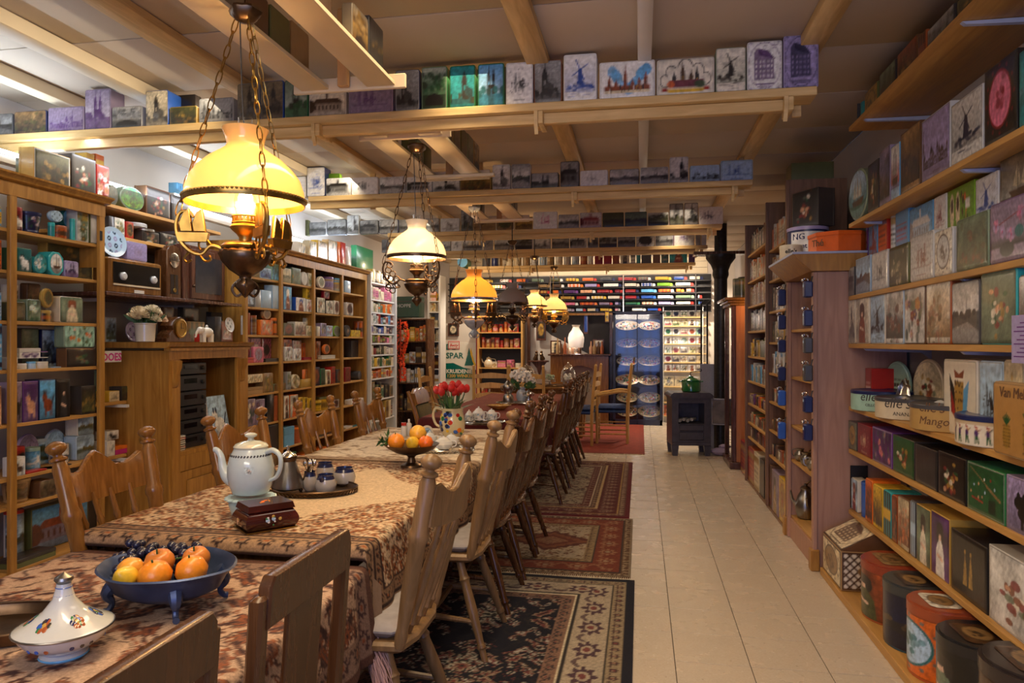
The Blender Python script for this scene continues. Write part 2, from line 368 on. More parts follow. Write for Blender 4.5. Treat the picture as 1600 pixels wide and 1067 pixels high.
def m_wide(p, r, bg, ink, ac):
 W = p.w; p.grad(bg, mx(bg, ink, .35), .5, 1); p.noise(r, .15, 4); p.poly([(0, .45), (W, .52), (W, 0), (0, 0)], mx(ink, bg, .15)); p.poly([(0, .25), (W*.6, .35), (W, .2), (W, 0), (0, 0)], mx(bg, ink, .45))
 x = r.uniform(.2, .8)*W; steeple(p, x, .45, .05*W, .42, mx(bg, ink, .3), ink)
 for k in range(12): p.ell(r.uniform(0, W), r.uniform(.4, .52), .07*W, .05, mx(ink, ac, r.random()*.5))
 p.grain(r, .2)
def m_building(p, r, bg, ink, ac):
 W = p.w; p.grad(mx(bg, ink, .2), bg, .2, 1); p.rect(0, 0, W, .2, mx(bg, ink, .35)); p.rect(.12*W, .18, .88*W, .5, mx(bg, ink, .6)); p.poly([(.08*W, .5), (.92*W, .5), (.8*W, .68), (.2*W, .68)], ink)
 for k in range(7): p.rect((.16+k*.1)*W, .26, (.2+k*.1)*W, .42, mx('black', ink, .5))
 p.rect(.46*W, .66, .52*W, .9, ink); p.ell(.05*W, .4, .12*W, .25, mx(ink, 'black', .4)); p.grain(r, .2)
def m_sketch(p, r, bg, ink, ac):
 W = p.w; cx, cy = W*r.uniform(.42, .58), .45
 for k in range(60):
  a = r.uniform(0, 6.28); q = abs(r.gauss(0, .5)); x = cx+cos(a)*q*.42*W; y = cy+sin(a)*q*.3
  L = r.uniform(.02, .09); v = r.random() < .5; p.line(x, y, x+(0 if v else L), y+(L*1.3 if v else r.uniform(-.02, .02)), .008, ink, r.uniform(.5, 1))
 for k in range(3): p.rect(cx+(k-1.5)*.14*W, .3, cx+(k-1)*.14*W, r.uniform(.55, .8), ink, .45)
 p.line(.12*W, .28, .88*W, .28, .006, ink, .7); p.line(.3*W, .12, .7*W, .12, .006, ink, .8); p.grain(r, .06)
def m_etch(p, r, bg, ink, ac):
 W = p.w; p.ring(.5*W, .5, .47*W, .48, .035, ink, .8)
 for sx in (0, 1):
  for sy in (0, 1): p.ell(sx*W, sy, .14*W, .1, ink, .85); p.ell((.06 if sx == 0 else .94)*W, .05 if sy == 0 else .95, .05*W, .035, bg)
 p.poly([(.2*W, .2), (.2*W, .78), (.3*W, .86), (.36*W, .78), (.75*W, .62), (.78*W, .22)], ink, .72); p.poly([(.3*W, .86), (.6*W, .8), (.8*W, .62), (.34*W, .72)], ink, .9)
 for i in range(5):
  for j in range(4): p.rect((.24+i*.11)*W, .26+j*.1, (.29+i*.11)*W, .31+j*.1, bg, .85)
 for k in range(5): x = r.uniform(.45, .85)*W; y = r.uniform(.84, .92); p.line(x, y, x+.05, y+.012, .006, ink)
 p.line(.25*W, .12, .75*W, .12, .012, ink, .8); p.line(.35*W, .08, .65*W, .08, .008, ink, .8); p.grain(r, .15)
def m_mill(p, r, bg, ink, ac):
 W = p.w; p.grad(mx(bg, ac, .4), bg, .2, .9); p.poly([(.4*W, .35), (.6*W, .35), (.55*W, .66), (.45*W, .66)], ink); p.ell(.5*W, .66, .05*W, .04, ink)
 for a in (.5, 2.07, 3.64, 5.21): p.line(.5*W, .66, .5*W+.26*cos(a)*min(W, 1), .66+.24*sin(a), .012, ink)
 for k in range(26): p.ell(r.uniform(.1, .9)*W, r.gauss(.32, .04), .06*W, .03, ink, r.uniform(.3, .9))
 for k in range(8): x = r.uniform(.1, .7)*W; y = r.uniform(.08, .24); p.line(x, y, x+.2*W, y, .006, ink, .6)
 p.grain(r, .15)
def m_colour(p, r, bg, ink, ac):
 W = p.w
 for k in range(14): x = r.uniform(.12, .88); p.ell(x*W, .5+.25*sin(x*9), .09*W, .16, 'sky', .8)
 for x, h in ((.18, .4), (.3, .3), (.47, .62), (.6, .3), (.72, .36), (.84, .5)):
  steeple(p, x*W, .2, .06*W, h, 'rust', 'brown')
 p.rect(.08*W, .2, .92*W, .34, 'rust'); p.rect(.08*W, .14, .92*W, .21, 'cream')
 for k in range(26): x = r.uniform(.1, .9)*W; p.rect(x, r.uniform(.12, .3), x+.02, r.uniform(.2, .36), r.choice(['brown', 'green', 'white', 'gold', 'black']))
 p.grain(r, .1)
def m_cloud(p, r, bg, ink, ac):
 W = p.w
 for x, y, q in ((.14, .4, .12), (.25, .62, .13), (.5, .74, .17), (.72, .66, .13), (.85, .42, .12)): p.ring(x*W, y, q*W*.8, q*1.5, .12, ink)
 p.ell(.5*W, .46, .33*W, .33, bg)
 for x, h in ((.3, .42), (.45, .66), (.6, .45), (.7, .52)): steeple(p, x*W, .2, .07*W, h, r.choice(['brown', 'purple', 'charcoal']), 'gold')
 p.rect(.2*W, .2, .82*W, .4, mx('rust', 'purple', .4)); p.ell(.24*W, .3, .07*W, .1, 'orange', .7); p.ell(.75*W, .28, .1*W, .1, 'green', .7)
 p.poly([(.1*W, .2), (.2*W, .08), (.8*W, .08), (.9*W, .2), (.8*W, .17), (.2*W, .17)], 'yellow'); p.rect(.08*W, .12, .18*W, .2, 'red'); p.rect(.82*W, .12, .92*W, .2, 'red')
def m_flowers(p, r, bg, ink, ac):
 W = p.w; p.noise(r, .3, 4)
 for k in range(16): x, y = r.uniform(.1, .9)*W, r.uniform(.1, .85); p.ell(x, y, .06*min(1, W), .1, mx('green', ink, r.random()*.6), .7)
 for k in range(9):
  x, y = r.gauss(.5, .2)*W, r.gauss(.5, .2); q = r.uniform(.05, .11); c = r.choice([ac, ink, mx(ac, 'white', .5), mx(ac, 'yellow', .4)])
  for j in range(5): p.ell(x+q*.7*cos(j*1.256), y+q*.7*sin(j*1.256), q*.5, q*.5, c)
  p.ell(x, y, q*.35, q*.35, 'gold')
 p.grain(r, .15)
def m_portrait(p, r, bg, ink, ac):
 W = p.w; p.noise(r, .35, 3); p.poly([(.28*W, 0), (.3*W, .42), (.42*W, .62), (.6*W, .62), (.72*W, .4), (.76*W, 0)], ac); p.ell(.51*W, .7, .13*W, .11, mx('peach', 'white', .3)); p.ell(.51*W, .78, .17*W, .1, ink)
 p.ell(.39*W, .68, .06*W, .13, ink); p.ell(.63*W, .68, .06*W, .13, ink); p.line(.38*W, .35, .62*W, .3, .03, mx('peach', 'white', .3)); p.noise(r, .12, 8); p.grain(r, .12)
def m_animal(p, r, bg, ink, ac):
 W = p.w; p.grad(mx(bg, ink, .4), bg, 0, .8); p.ell(.52*W, .36, .26*W, .16, ac); p.ell(.32*W, .55, .14*W, .13, ac); p.ell(.27*W, .5, .07*W, .05, mx(ac, ink, .5)); p.ell(.28*W, .68, .04*W, .07, ink); p.ell(.4*W, .68, .04*W, .07, ink)
 for x in (.33, .42, .62, .7): p.rect(x*W, .08, (x+.055)*W, .34, mx(ac, ink, .3))
 p.line(.76*W, .4, .88*W, .6, .02, ink); p.noise(r, .2, 6); p.grain(r, .15)
def m_scene(p, r, bg, ink, ac):
 W = p.w; p.grad(ink, bg, .1, .9); p.noise(r, .3, 4)
 for k in range(40): p.ell(r.gauss(.5, .28)*W, r.gauss(.4, .2), r.uniform(.02, .09)*W, r.uniform(.02, .1), mx(r.choice([ink, ac, bg]), r.choice(['brown', 'olive', ac]), r.random()), .7)
 p.grain(r, .25)
def m_ship(p, r, bg, ink, ac):
 W = p.w; p.grad(ac, bg, .2, .8); p.rect(0, 0, W, .28, ink, .6); p.poly([(.25*W, .26), (.75*W, .26), (.85*W, .4), (.18*W, .38)], 'brown')
 for x, h in ((.36, .55), (.52, .65), (.66, .5)): p.poly([(x*W, .42), ((x-.1)*W, .46), (x*W, .4+h*.8), ((x+.06)*W, .44)], mx('cream', bg, .3)); p.line(x*W, .38, x*W, .4+h*.8, .01, 'dark')
 p.noise(r, .2, 7); p.grain(r, .15)
def m_stripes(p, r, bg, ink, ac):
 n = 7
 for k in range(0, n, 2): p.rect(k/n*p.w, 0, (k+1)/n*p.w, 1, ink)
 p.rect(0, .38, p.w, .62, ac)
def m_dots(p, r, bg, ink, ac):
 n = max(3, int(4*p.w))
 for i in range(n):
  for j in range(4): p.ell((i+.5+.0*j)/n*p.w, (j+.5)/4, .07, .09, ink if (i+j) % 2 else ac); p.ell((i+.5)/n*p.w, (j+.5)/4, .03, .04, bg)
def m_lattice(p, r, bg, ink, ac):
 q = (np.abs(((p.X*5+p.Y*5) % 1)-.5) < .14) | (np.abs(((p.X*5-p.Y*5) % 1)-.5) < .14); p.put(q, ink); p.ell(.5*p.w, .5, .3*p.w, .22, ac)
def m_label(p, r, bg, ink, ac):
 W = p.w; p.rect(0, .74, W, .9, ac); p.rect(0, .06, W, .16, ac)
 for k, y in enumerate((.62, .5, .38, .28)):
  x = .12*W; t = .035 if k == 1 else .016
  while x < .85*W: L = r.uniform(.05, .14)*W; p.rect(x, y-t, min(x+L, .88*W), y+t, ink, .9); x += L+.03*W
def m_medal(p, r, bg, ink, ac):
 W = p.w; p.noise(r, .2, 6); p.ell(.5*W, .52, .34*W, .36, ac); p.ring(.5*W, .52, .36*W, .38, .1, ink)
 for k in range(14): p.ell(r.gauss(.5, .1)*W, r.gauss(.5, .12), .05*W, .05, mx(ink, ac, r.random()*.6), .85)
 for k in range(12): a = k*.5236; p.ell(.5*W+.43*W*cos(a), .52+.44*sin(a), .03*W, .03, ink, .7)
 p.grain(r, .12)
def m_crest(p, r, bg, ink, ac):
 W = p.w; p.poly([(.2*W, .82), (.26*W, .3), (.42*W, .2), (.36*W, .62)], 'black'); p.poly([(.25*W, .6), (.27*W, .3), (.4*W, .2), (.36*W, .4)], 'red'); p.poly([(.8*W, .75), (.72*W, .25), (.56*W, .22), (.62*W, .6)], 'sky')
 p.poly([(.36*W, .72), (.64*W, .72), (.62*W, .36), (.5*W, .22), (.38*W, .36)], 'gold'); p.poly([(.38*W, .76), (.62*W, .76), (.66*W, .88), (.5*W, .82), (.34*W, .88)], 'rust')
 for k in range(22): p.ell(r.uniform(.38, .62)*W, r.uniform(.28, .72), .018, .018, 'brown')
def m_billiard(p, r, bg, ink, ac):
 W = p.w; p.noise(r, .12, 2); p.line(.1*W, .92, .9*W, .42, .012, 'tan'); p.line(.55*W, .62, .9*W, .42, .028, 'tan')
 for k in range(9): p.ell(r.uniform(.1, .85)*W, r.uniform(.12, .85), .03, .03, r.choice(['white', 'red', 'peach', 'ice']))
 p.line(.15*W, .3, .45*W, .26, .02, 'red'); p.poly([(.6*W, .1), (.8*W, .1), (.78*W, .4), (.6*W, .35)], 'black', .7); p.border(.025, 'silver')
def m_pine(p, r, bg, ink, ac):
 W = p.w
 for x, y, q in ((.3, .36, 1.1), (.74, .4, 1.5)):
  x *= W; p.ell(x, y-.08*q, .1*q, .16*q, 'gold')
  for i in range(7):
   for j in range(7): p.ell(x+(i-3)*.028*q+(j % 2)*.014*q, y-.08*q+(j-3)*.042*q, .007*q, .012*q, 'brown')
  for k in range(-3, 4): p.line(x, y+.06*q, x+k*.03*q, y+.2*q-abs(k)*.02*q, .012, 'green')
def m_march(p, r, bg, ink, ac):
 W = p.w; n = int(W/.42); p.rect(0, .86, W, .89, 'gold'); p.rect(0, .93, W, .96, 'gold')
 for k in range(n):
  x = (k+.5)/n*W; p.poly([(x-.07, .12), (x-.02, .12), (x+.01, .34), (x+.07, .12), (x+.13, .12), (x+.06, .45), (x-.07, .45)], 'green'); p.ell(x, .53, .085, .13, 'purple'); p.ell(x+.02, .7, .05, .06, 'peach'); p.poly([(x-.05, .72), (x+.07, .73), (x-.08, .84)], 'red')
  p.line(x+.05, .6, x+.17, .68+.04*(k % 2), .02, r.choice(['gold', 'brown', 'rust']))
def m_orchid(p, r, bg, ink, ac):
 W = p.w; p.grad('dark', bg, .25, .42); p.rect(0, .42, W, 1, bg); p.line(.1*W, .6, .9*W, .92, .01, ink)
 for k in range(12):
  x, y = r.uniform(.1, .95)*W, r.uniform(.4, .92)
  for j in range(5): p.ell(x+.06*cos(j*1.256+k), y+.07*sin(j*1.256+k), .04, .055, mx('pink', 'lilac', r.random()), .9)
  p.ell(x, y, .02, .025, 'magenta')
 p.ell(.5*W, .45, .07*W, .1, 'teal'); p.ell(.3*W, .2, .12*W, .12, 'charcoal'); p.noise(r, .1, 5)
def m_clogs(p, r, bg, ink, ac):
 W = p.w
 for x in (.2, .42): p.ell(x*W, .5, .08*W, .4, 'cream'); p.ell(x*W, .62, .045*W, .16, 'brown')
 for k in range(16): p.ell(r.uniform(.55, .9)*W, r.uniform(.2, .8), .03, .09, r.choice(['brown', 'dark', 'gold', 'orange']))
 p.rect(.7*W, .45, .86*W, .66, 'white')
def m_oval(p, r, bg, ink, ac):
 W = p.w; p.ell(.48*W, .52, .3*W, .38, mx(ac, 'white', .35)); p.ell(.48*W, .4, .26*W, .2, ac, .7); p.rect(.4*W, .35, .48*W, .75, mx(ac, 'dark', .2), .7)
 for k in range(20): p.ell(r.gauss(.48, .1)*W, r.gauss(.36, .06), .03*W, .03, ac, .7)
def m_rose(p, r, bg, ink, ac):
 W = p.w; p.noise(r, .2, 3)
 for k in range(26):
  x, y = r.gauss(.5, .13)*W, r.gauss(.45, .16); c = r.choice(['crimson', 'green', 'peach', 'gold', 'sage', 'rust', 'ivory']); p.ell(x, y, r.uniform(.03, .08)*W, r.uniform(.03, .07), c, .85)
 p.grain(r, .12)
def m_gold(p, r, bg, ink, ac):
 W = p.w; p.noise(r, .4, 3)
 for x in (.42, .58): p.poly([((x-.06)*W, .2), ((x+.06)*W, .2), ((x+.03)*W, .55), (x*W, .72), ((x-.03)*W, .55)], ac); p.ell(x*W, .74, .025*W, .04, ac); p.noise(r, .2, 9)
def m_plain(p, r, bg, ink, ac): p.noise(r, .15, 3)
def m_butter(p, r, bg, ink, ac):
 W = p.w
 for x in (.3, .7): p.ell(x*W, .6, .2*W, .3, ink); p.ell(x*W, .6, .12*W, .18, mx(ink, 'white', .5)); p.ell(x*W, .3, .1*W, .15, ink)
MOT = {k[2:]: v for k, v in list(globals().items()) if k.startswith('m_')}
def picture(w, h, motif, bg='cream', ink='dark', ac='olive', seed=0, cell=.006, border=None, text=None):
 p = Pic(w, h, bg, cell); r = RR(seed*7919+len(motif)); MOT[motif](p, r, bg, ink, ac)
 if motif not in ('label', 'dots', 'stripes', 'lattice', 'plain', 'pine', 'march', 'crest'): p.noise(r, .14, 16); p.noise(r, .1, 34)
 p.a = np.clip(p.a, 0, 1); p.a = p.a**1.15*1.08
 if border: p.border(border[1], border[0])
 else: p.border(.018, mx(bg, 'dark', .75), .7)
 return p.out()
def grid_mesh(name, P, colr, mat):
 ny, nx = P.shape[:2]; me = bpy.data.meshes.new(name)
 nf = (ny-1)*(nx-1); me.vertices.add(nx*ny); me.vertices.foreach_set('co', P.astype(np.float32).ravel())
 i = np.arange(ny-1)[:, None]*nx+np.arange(nx-1)[None]; q = np.stack([i, i+1, i+nx+1, i+nx], -1).reshape(-1)
 me.loops.add(nf*4); me.loops.foreach_set('vertex_index', q.astype(np.int32)); me.polygons.add(nf)
 me.polygons.foreach_set('loop_start', (np.arange(nf)*4).astype(np.int32)); me.polygons.foreach_set('loop_total', np.full(nf, 4, np.int32))
 me.update(calc_edges=True); me.validate()
 me.polygons.foreach_set('use_smooth', [True]*nf)
 a = me.color_attributes.new('Col', 'FLOAT_COLOR', 'POINT'); c = np.ones((ny*nx, 4), np.float32); q = colr.reshape(-1, 3); c[:, :3] = q*(.45+.55*np.clip(q.mean(1, keepdims=True)*1.6, 0, 1)); a.data.foreach_set('color', c.ravel())
 me.materials.append(mat); return me
def flat_picture(arr, w, h, y, z0, round_=0, name='picture', mat=None, emb=.0015):
 # arr rows bottom to top; lies in plane y facing -Y, corners rounded, the middle slightly embossed
 ny, nx = arr.shape[:2]; x, z = np.meshgrid(np.linspace(-w/2, w/2, nx), np.linspace(0, h, ny))
 if round_:
  r = min(round_, w*.49, h*.49); dx = np.abs(x)-(w/2-r); dz = np.abs(z-h/2)-(h/2-r); m = (dx > 0) & (dz > 0); L = np.maximum(np.hypot(dx, dz), 1e-6); k = np.where(m, np.minimum(1, np.maximum(dx, dz)/L), 1)
  x = np.where(m, np.sign(x)*((w/2-r)+dx*k), x); z = np.where(m, h/2+np.sign(z-h/2)*((h/2-r)+dz*k), z)
 e = emb*np.minimum(1, np.minimum(w/2-np.abs(x), np.minimum(z, h-z))/.012).clip(0, 1)
 P = np.stack([x, y-.0006-e, z+z0], -1); return grid_mesh(name, P, arr, mat or M_PRINT)
def disc_picture(arr, rx, rz, y, zc, mat=None, name='picture'):
 ny, nx = arr.shape[:2]; a, b = np.meshgrid(np.linspace(-1, 1, nx), np.linspace(-1, 1, ny)); x = a*np.sqrt(1-b*b/2); z = b*np.sqrt(1-a*a/2)
 P = np.stack([x*rx, np.full_like(x, y-.001), zc+z*rz], -1); return grid_mesh(name, P, arr, mat or M_PRINT)
def wrap_picture(arr, r, z0, h, a0, a1, mat=None, name='picture', r1=None, sy=1):
 ny, nx = arr.shape[:2]; a, t = np.meshgrid(np.linspace(a0, a1, nx), np.linspace(0, 1, ny)); rr = r+(0 if r1 is None else (r1-r)*t)+.0008
 P = np.stack([rr*np.sin(a), -rr*np.cos(a)*sy, z0+t*h], -1); return grid_mesh(name, P, arr, mat or M_PRINT)
def shadeface(me): return me
# text as mesh
def text_mb(s, size, depth=.0006, align='CENTER', bold=0, shear=0):
 c = bpy.data.curves.new('t', 'FONT'); c.body = s; c.size = size; c.align_x = align; c.extrude = depth; c.resolution_u = 2; c.offset = bold; c.shear = shear
 o = bpy.data.objects.new('t', c); COL.objects.link(o); dg = bpy.context.evaluated_depsgraph_get(); me = o.evaluated_get(dg).to_mesh()
 mb = MB(); mb.add([(v.co.x, -v.co.z, v.co.y) for v in me.vertices], [tuple(p.vertices) for p in me.polygons]); o.evaluated_get(dg).to_mesh_clear()
 COL.objects.unlink(o); bpy.data.objects.remove(o); bpy.data.curves.remove(c); return mb
def bend(mb, r, off=0, sy=1):
 mb.v = [((r-y)*sin(x/r+off), -(r-y)*cos(x/r+off)*sy, z) for x, y, z in mb.v]; return mb
RNG = RR(5)
_body = {}
def rr_poly(w, h, r, n=3):
 r = min(r, w*.49, h*.49); pts = []
 for cx, cz, a0 in ((w/2-r, r, -PI/2), (w/2-r, h-r, 0), (-w/2+r, h-r, PI/2), (-w/2+r, r, PI)):
  for k in range(n+1): a = a0+PI/2*k/n; pts.append((cx+r*cos(a), cz+r*sin(a)))
 return pts
def body_mesh(shape, w, h, d):
 k = (shape, round(w, 3), round(h, 3), round(d, 3))
 if k in _body: return _body[k]
 mb = MB(); lid = MB()
 if shape in ('bx', 'sq'):
  r = .012 if shape == 'bx' else .003; b = .004 if shape == 'bx' else .0015; P = rr_poly(w, h, r)
  mb.prism(P, -d/2, d/2-.012 if d > .03 else d/2, bev=b); lid = MB().prism([(x*1.015, (z-h/2)*1.012+h/2) for x, z in P], d/2-.016, d/2, bev=.002)
 elif shape in ('cy', 'rd'):
  R = w/2; t = min(.02, h*.25); mb.lathe([(R*.96, 0), (R*.985, .002), (R*.985, h-t)], 20); lid.lathe([(R*1.0, h-t), (R, h-.004), (R*.97, h), (R*.9, h-.002), (.0001, h-.002)], 20)
 elif shape == 'dk':   # standing round disc tin
  M = TR(0, 0, w/2, rx=PI/2) if abs(w-h) < .02 else TR(0, 0, h/2, rx=PI/2) @ Matrix.Diagonal((1, h/w, 1, 1))
  R = w/2; mb.lathe([(R*.97, -d/2), (R, -d/2+.004), (R, d/2-.004), (R*.96, d/2)], 24, M)
  lid.torus(R, .0025, 24, 4, M)
 elif shape == 'ob':   # octagonal tin
  q = w*.28; P = [(-w/2+q, 0), (w/2-q, 0), (w/2, q), (w/2, h-q), (w/2-q, h), (-w/2+q, h), (-w/2, h-q), (-w/2, q)]
  mb.prism(P, -d/2, d/2, bev=.004); lid.prism([(x*1.02, (z-h/2)*1.02+h/2) for x, z in P], -.002, .002)
 elif shape == 'fl':   # flat lying box with a lid
  mb.box(-w/2, w/2, -d/2, d/2, 0, h*.6, .002); lid.box(-w/2-.001, w/2+.001, -d/2-.001, d/2+.001, h*.6, h, .002)
 elif shape == 'tb':   # tall box with a hinged top lid
  mb.box(-w/2, w/2, -d/2, d/2, 0, h*.86, .003); lid.box(-w/2-.0015, w/2+.0015, -d/2-.0015, d/2+.0015, h*.86, h, .003)
 elif shape == 'pt':   # flared pot
  mb.lathe([(w*.36, 0), (w*.4, .01), (w*.38, .02), (w*.47, h-.02)], 20); lid.lathe([(w*.47, h-.02), (w*.5, h-.015), (w*.5, h), (w*.44, h), (w*.44, h-.01), (.0001, h-.012)], 20)
 elif shape == 'bk':   # book shaped
  mb.box(-w/2, w/2, -d/2, d/2, 0, h, .002); lid.box(-w/2*.86, w/2*.86, -d/2-.001, d/2+.002, h-.004, h+.0008)
 _body[k] = (mb.mesh('body'), lid.mesh('lid')); return _body[k]
USED = set()
ORD = 'first second third fourth fifth sixth seventh eighth ninth tenth eleventh twelfth thirteenth fourteenth fifteenth sixteenth seventeenth eighteenth nineteenth twentieth twenty-first twenty-second twenty-third twenty-fourth twenty-fifth twenty-sixth twenty-seventh twenty-eighth'.split()
NAMES = dict(bx='tin', sq='tin', cy='round_tin', rd='round_tin', dk='disc_tin', ob='octagonal_tin', fl='flat_tin', tb='tea_tin', pt='tin_pot', bk='book')
SAY = dict(bx='tin', sq='box', cy='canister', rd='low round tin', dk='upright disc tin', ob='eight-sided tin', fl='flat tin', tb='lidded tin', pt='flared pot', bk='book')
def tin(loc, rz, w, h, d, shape='bx', color='cream', motif='church', bg='ivory', ink='dark', ac='olive', label='', group=None, seed=None, cell=None, border=None, parts=True, margin=.0, name=None, mat=None, pmat=None, lidc=None):
 dist = max(1.5, -loc[0]*SN+loc[1]*CS); cell = cell or dist*.00175
 if seed is None: seed = RNG.randrange(99999)
 bm, lm = body_mesh(shape, w, h, d); nm = name or NAMES[shape]
 mat = mat or M_TIN
 if not bm.materials: bm.materials.append(mat)
 if not lm.materials: lm.materials.append(mat)
 if bm.materials[0] != mat: bm = remat(bm, mat); lm = remat(lm, mat)
 o = bpy.data.objects.new(nm, bm); COL.objects.link(o); o.location = loc; o.rotation_euler = (0, 0, rz); o.color = (*C(color), 1)
 if label in USED: label = label+' again'
 USED.add(label); tag(o, label, 'book' if shape == 'bk' else 'tin', group)
 if shape not in ('bx', 'sq') or parts:
  l = bpy.data.objects.new('lid', lm); COL.objects.link(l); l.parent = o; l.color = (*C(lidc or mx(color, 'black', .15)), 1)
 if motif:
  pw = 2*margin
  if shape in ('bx', 'sq', 'fl', 'tb', 'bk'):
   hh = h if shape in ('bx', 'sq', 'bk') else (h*.6 if shape == 'fl' else h*.84); W = w*.965-pw; HH = hh*.965-pw
   arr = picture(W, HH, motif, bg, ink, ac, seed, cell, border); me = flat_picture(arr, W, HH, -d/2, (hh-HH)/2, .011 if shape == 'bx' else 0, mat=pmat)
  elif shape == 'ob':
   arr = picture(w*.8, h*.86, motif, bg, ink, ac, seed, cell); me = disc_picture(arr, w*.4, h*.43, -d/2, h/2, pmat)
  elif shape == 'dk':
   arr = picture(w, h, motif, bg, ink, ac, seed, cell, border); me = disc_picture(arr, w*.46, h*.46, -d/2, h/2, pmat)
  elif shape == 'pt':
   arr = picture(w*1.4, h*.8, motif, bg, ink, ac, seed, cell); me = wrap_picture(arr, w*.385, .022, h-.045, -1.6, 1.6, pmat, r1=w*.465)
  else:
   t = min(.02, h*.25); arr = picture(w*1.5, h-t, motif, bg, ink, ac, seed, cell, border); me = wrap_picture(arr, w/2*.985, .002, h-t-.003, -1.7, 1.7, pmat)
  p = bpy.data.objects.new('picture', me); COL.objects.link(p); p.parent = o
 return o

# ================================================================== THE ROOM
XL, XR, YB, YF, ZC = -4.0, 1.62, 13.05, -2.0, 2.98
# floor: terrazzo tiles, one object each where they can be told apart
def terrazzo():
 m, nt, b = nodes('terrazzo'); L = nt.links.new
 oi = N(nt, 'ShaderNodeObjectInfo'); tc = N(nt, 'ShaderNodeTexCoord'); ad = N(nt, 'ShaderNodeVectorMath', operation='ADD')
 L(tc.outputs['Object'], ad.inputs[0]); mu = N(nt, 'ShaderNodeMath', operation='MULTIPLY'); mu.inputs[1].default_value = 50; L(oi.outputs['Random'], mu.inputs[0]); L(mu.outputs[0], ad.inputs[1])
 vo = N(nt, 'ShaderNodeTexVoronoi'); vo.inputs['Scale'].default_value = 130; L(ad.outputs[0], vo.inputs['Vector'])
 r = ramp(nt, [(0, (.3, .22, .15)), (.07, (.57, .47, .35)), (.9, (.61, .52, .4)), (1, (.74, .66, .54))]); L(vo.outputs['Color'], r.inputs[0])
 nz = N(nt, 'ShaderNodeTexNoise'); nz.inputs['Scale'].default_value = 5; nz.inputs['Detail'].default_value = 4; L(ad.outputs[0], nz.inputs['Vector'])
 r2 = ramp(nt, [(.3, (.97,)*3), (.7, (1.01,)*3)]); L(nz.outputs['Fac'], r2.inputs[0])
 mxx = N(nt, 'ShaderNodeMix', data_type='RGBA', blend_type='MULTIPLY'); mxx.inputs[0].default_value = 1; L(r.outputs[0], mxx.inputs[6]); L(r2.outputs[0], mxx.inputs[7]); L(mxx.outputs[2], b.inputs['Base Color'])
 rr = N(nt, 'ShaderNodeMapRange'); rr.inputs[3].default_value = .24; rr.inputs[4].default_value = .3; L(nz.outputs['Fac'], rr.inputs[0]); L(rr.outputs[0], b.inputs['Roughness'])
 return m
M_TERR = terrazzo(); M_GROUT = flat('grout', (.09, .07, .055), .9)
floor = struct('floor', MB().box(XL, XR, YF, YB, -.06, -.004), M_GROUT)
T_ = .325
tile_me = MB().box(-T_/2+.0018, T_/2-.0018, -T_/2+.0018, T_/2-.0018, -.006, 0, .0008).mesh('tile', angle=20); tile_me.materials.append(M_TERR)
rest = MB(); rr_ = RR(3)
for i in range(-12, 5):
 for j in range(-6, 41):
  x = .15+T_*(i+.5); y = .02+T_*(j+.5)
  if x-T_/2 < XL or x+T_/2 > XR+.02 or y+T_/2 > YB+.2: continue
  if -.33 < x < 1.3 and 2.7 < y < 12.9:
   o = bpy.data.objects.new('tile', tile_me); COL.objects.link(o); o.parent = floor; o.location = (x, y, rr_.uniform(-.0006, .0004)); o.rotation_euler = (rr_.uniform(-.001, .001), rr_.uniform(-.001, .001), 0)
  else: rest.box(x-T_/2+.0018, x+T_/2-.0018, y-T_/2+.0018, y+T_/2-.0018, -.006, 0)
obj('tile', rest, M_TERR, floor, kind='stuff')
# ceiling of boards
ceil = struct('ceiling', MB().box(XL, XR, YF, YB, ZC+.012, ZC+.1), flat('ceiling_gap', (.3, .27, .2), .8))
k = 0; y = 3.29-.74*7
while y < YB:
 y1 = min(y+.735, YB)
 if y1 > YF+.1:
  for x0, x1 in ((XL, -.62), (-.615, XR)):
   obj('ceiling_panel', MB().box(x0, x1-.004, max(y, YF), y1-.004, ZC-.002*(k % 2), ZC+.012, .002), M_CEIL, ceil)
 y += .74; k += 1
M_WALLL = flat('wall_paint_left', (.5, .46, .42), .8, noise=.05, nscale=2)
M_WALLB = flat('wall_paint_back', (.62, .55, .46), .7, noise=.05, nscale=2)
struct('wall_left', MB().box(XL-.1, XL, YF, YB, 0, ZC), M_WALLL)
struct('wall_right', MB().box(XR, XR+.1, YF, YB, 0, ZC), flat('wall_paint_right', (.45, .42, .4), .8, noise=.05, nscale=2))
struct('wall_back', MB().box(XL, XR, YB, YB+.1, 0, ZC), M_WALLB)
wf = MB()
wf.box(XL, -1.4, YF-.1, YF, 0, ZC); wf.box(1.2, XR, YF-.1, YF, 0, ZC); wf.box(-1.4, 1.2, YF-.1, YF, 2.3, ZC)
struct('wall_front', wf, M_WALLL)
M_DAY = flat('evening_sky_glass', (.1, .2, .5), .1, noise=.1, emit=(.03, .2, .95), es=1.5)
win = struct('window_1', MB().box(-1.4, 1.2, YF-.09, YF-.06, 0, 2.3), M_DAY)
wfm = MB()
for x, q in ((-1.38, .05), (-.95, .12), (-.5, .05), (-.08, .2), (.35, .05), (.78, .16), (1.18, .06)): wfm.box(x-q, x+q, YF-.08, YF-.0, 0, 2.3)
for z, q in ((.03, .03), (.85, .16), (1.55, .04), (2.1, .25)): wfm.box(-1.4, 1.2, YF-.08, YF, z-q, z+q)
obj('window_frame', wfm, M_BLACK, win)
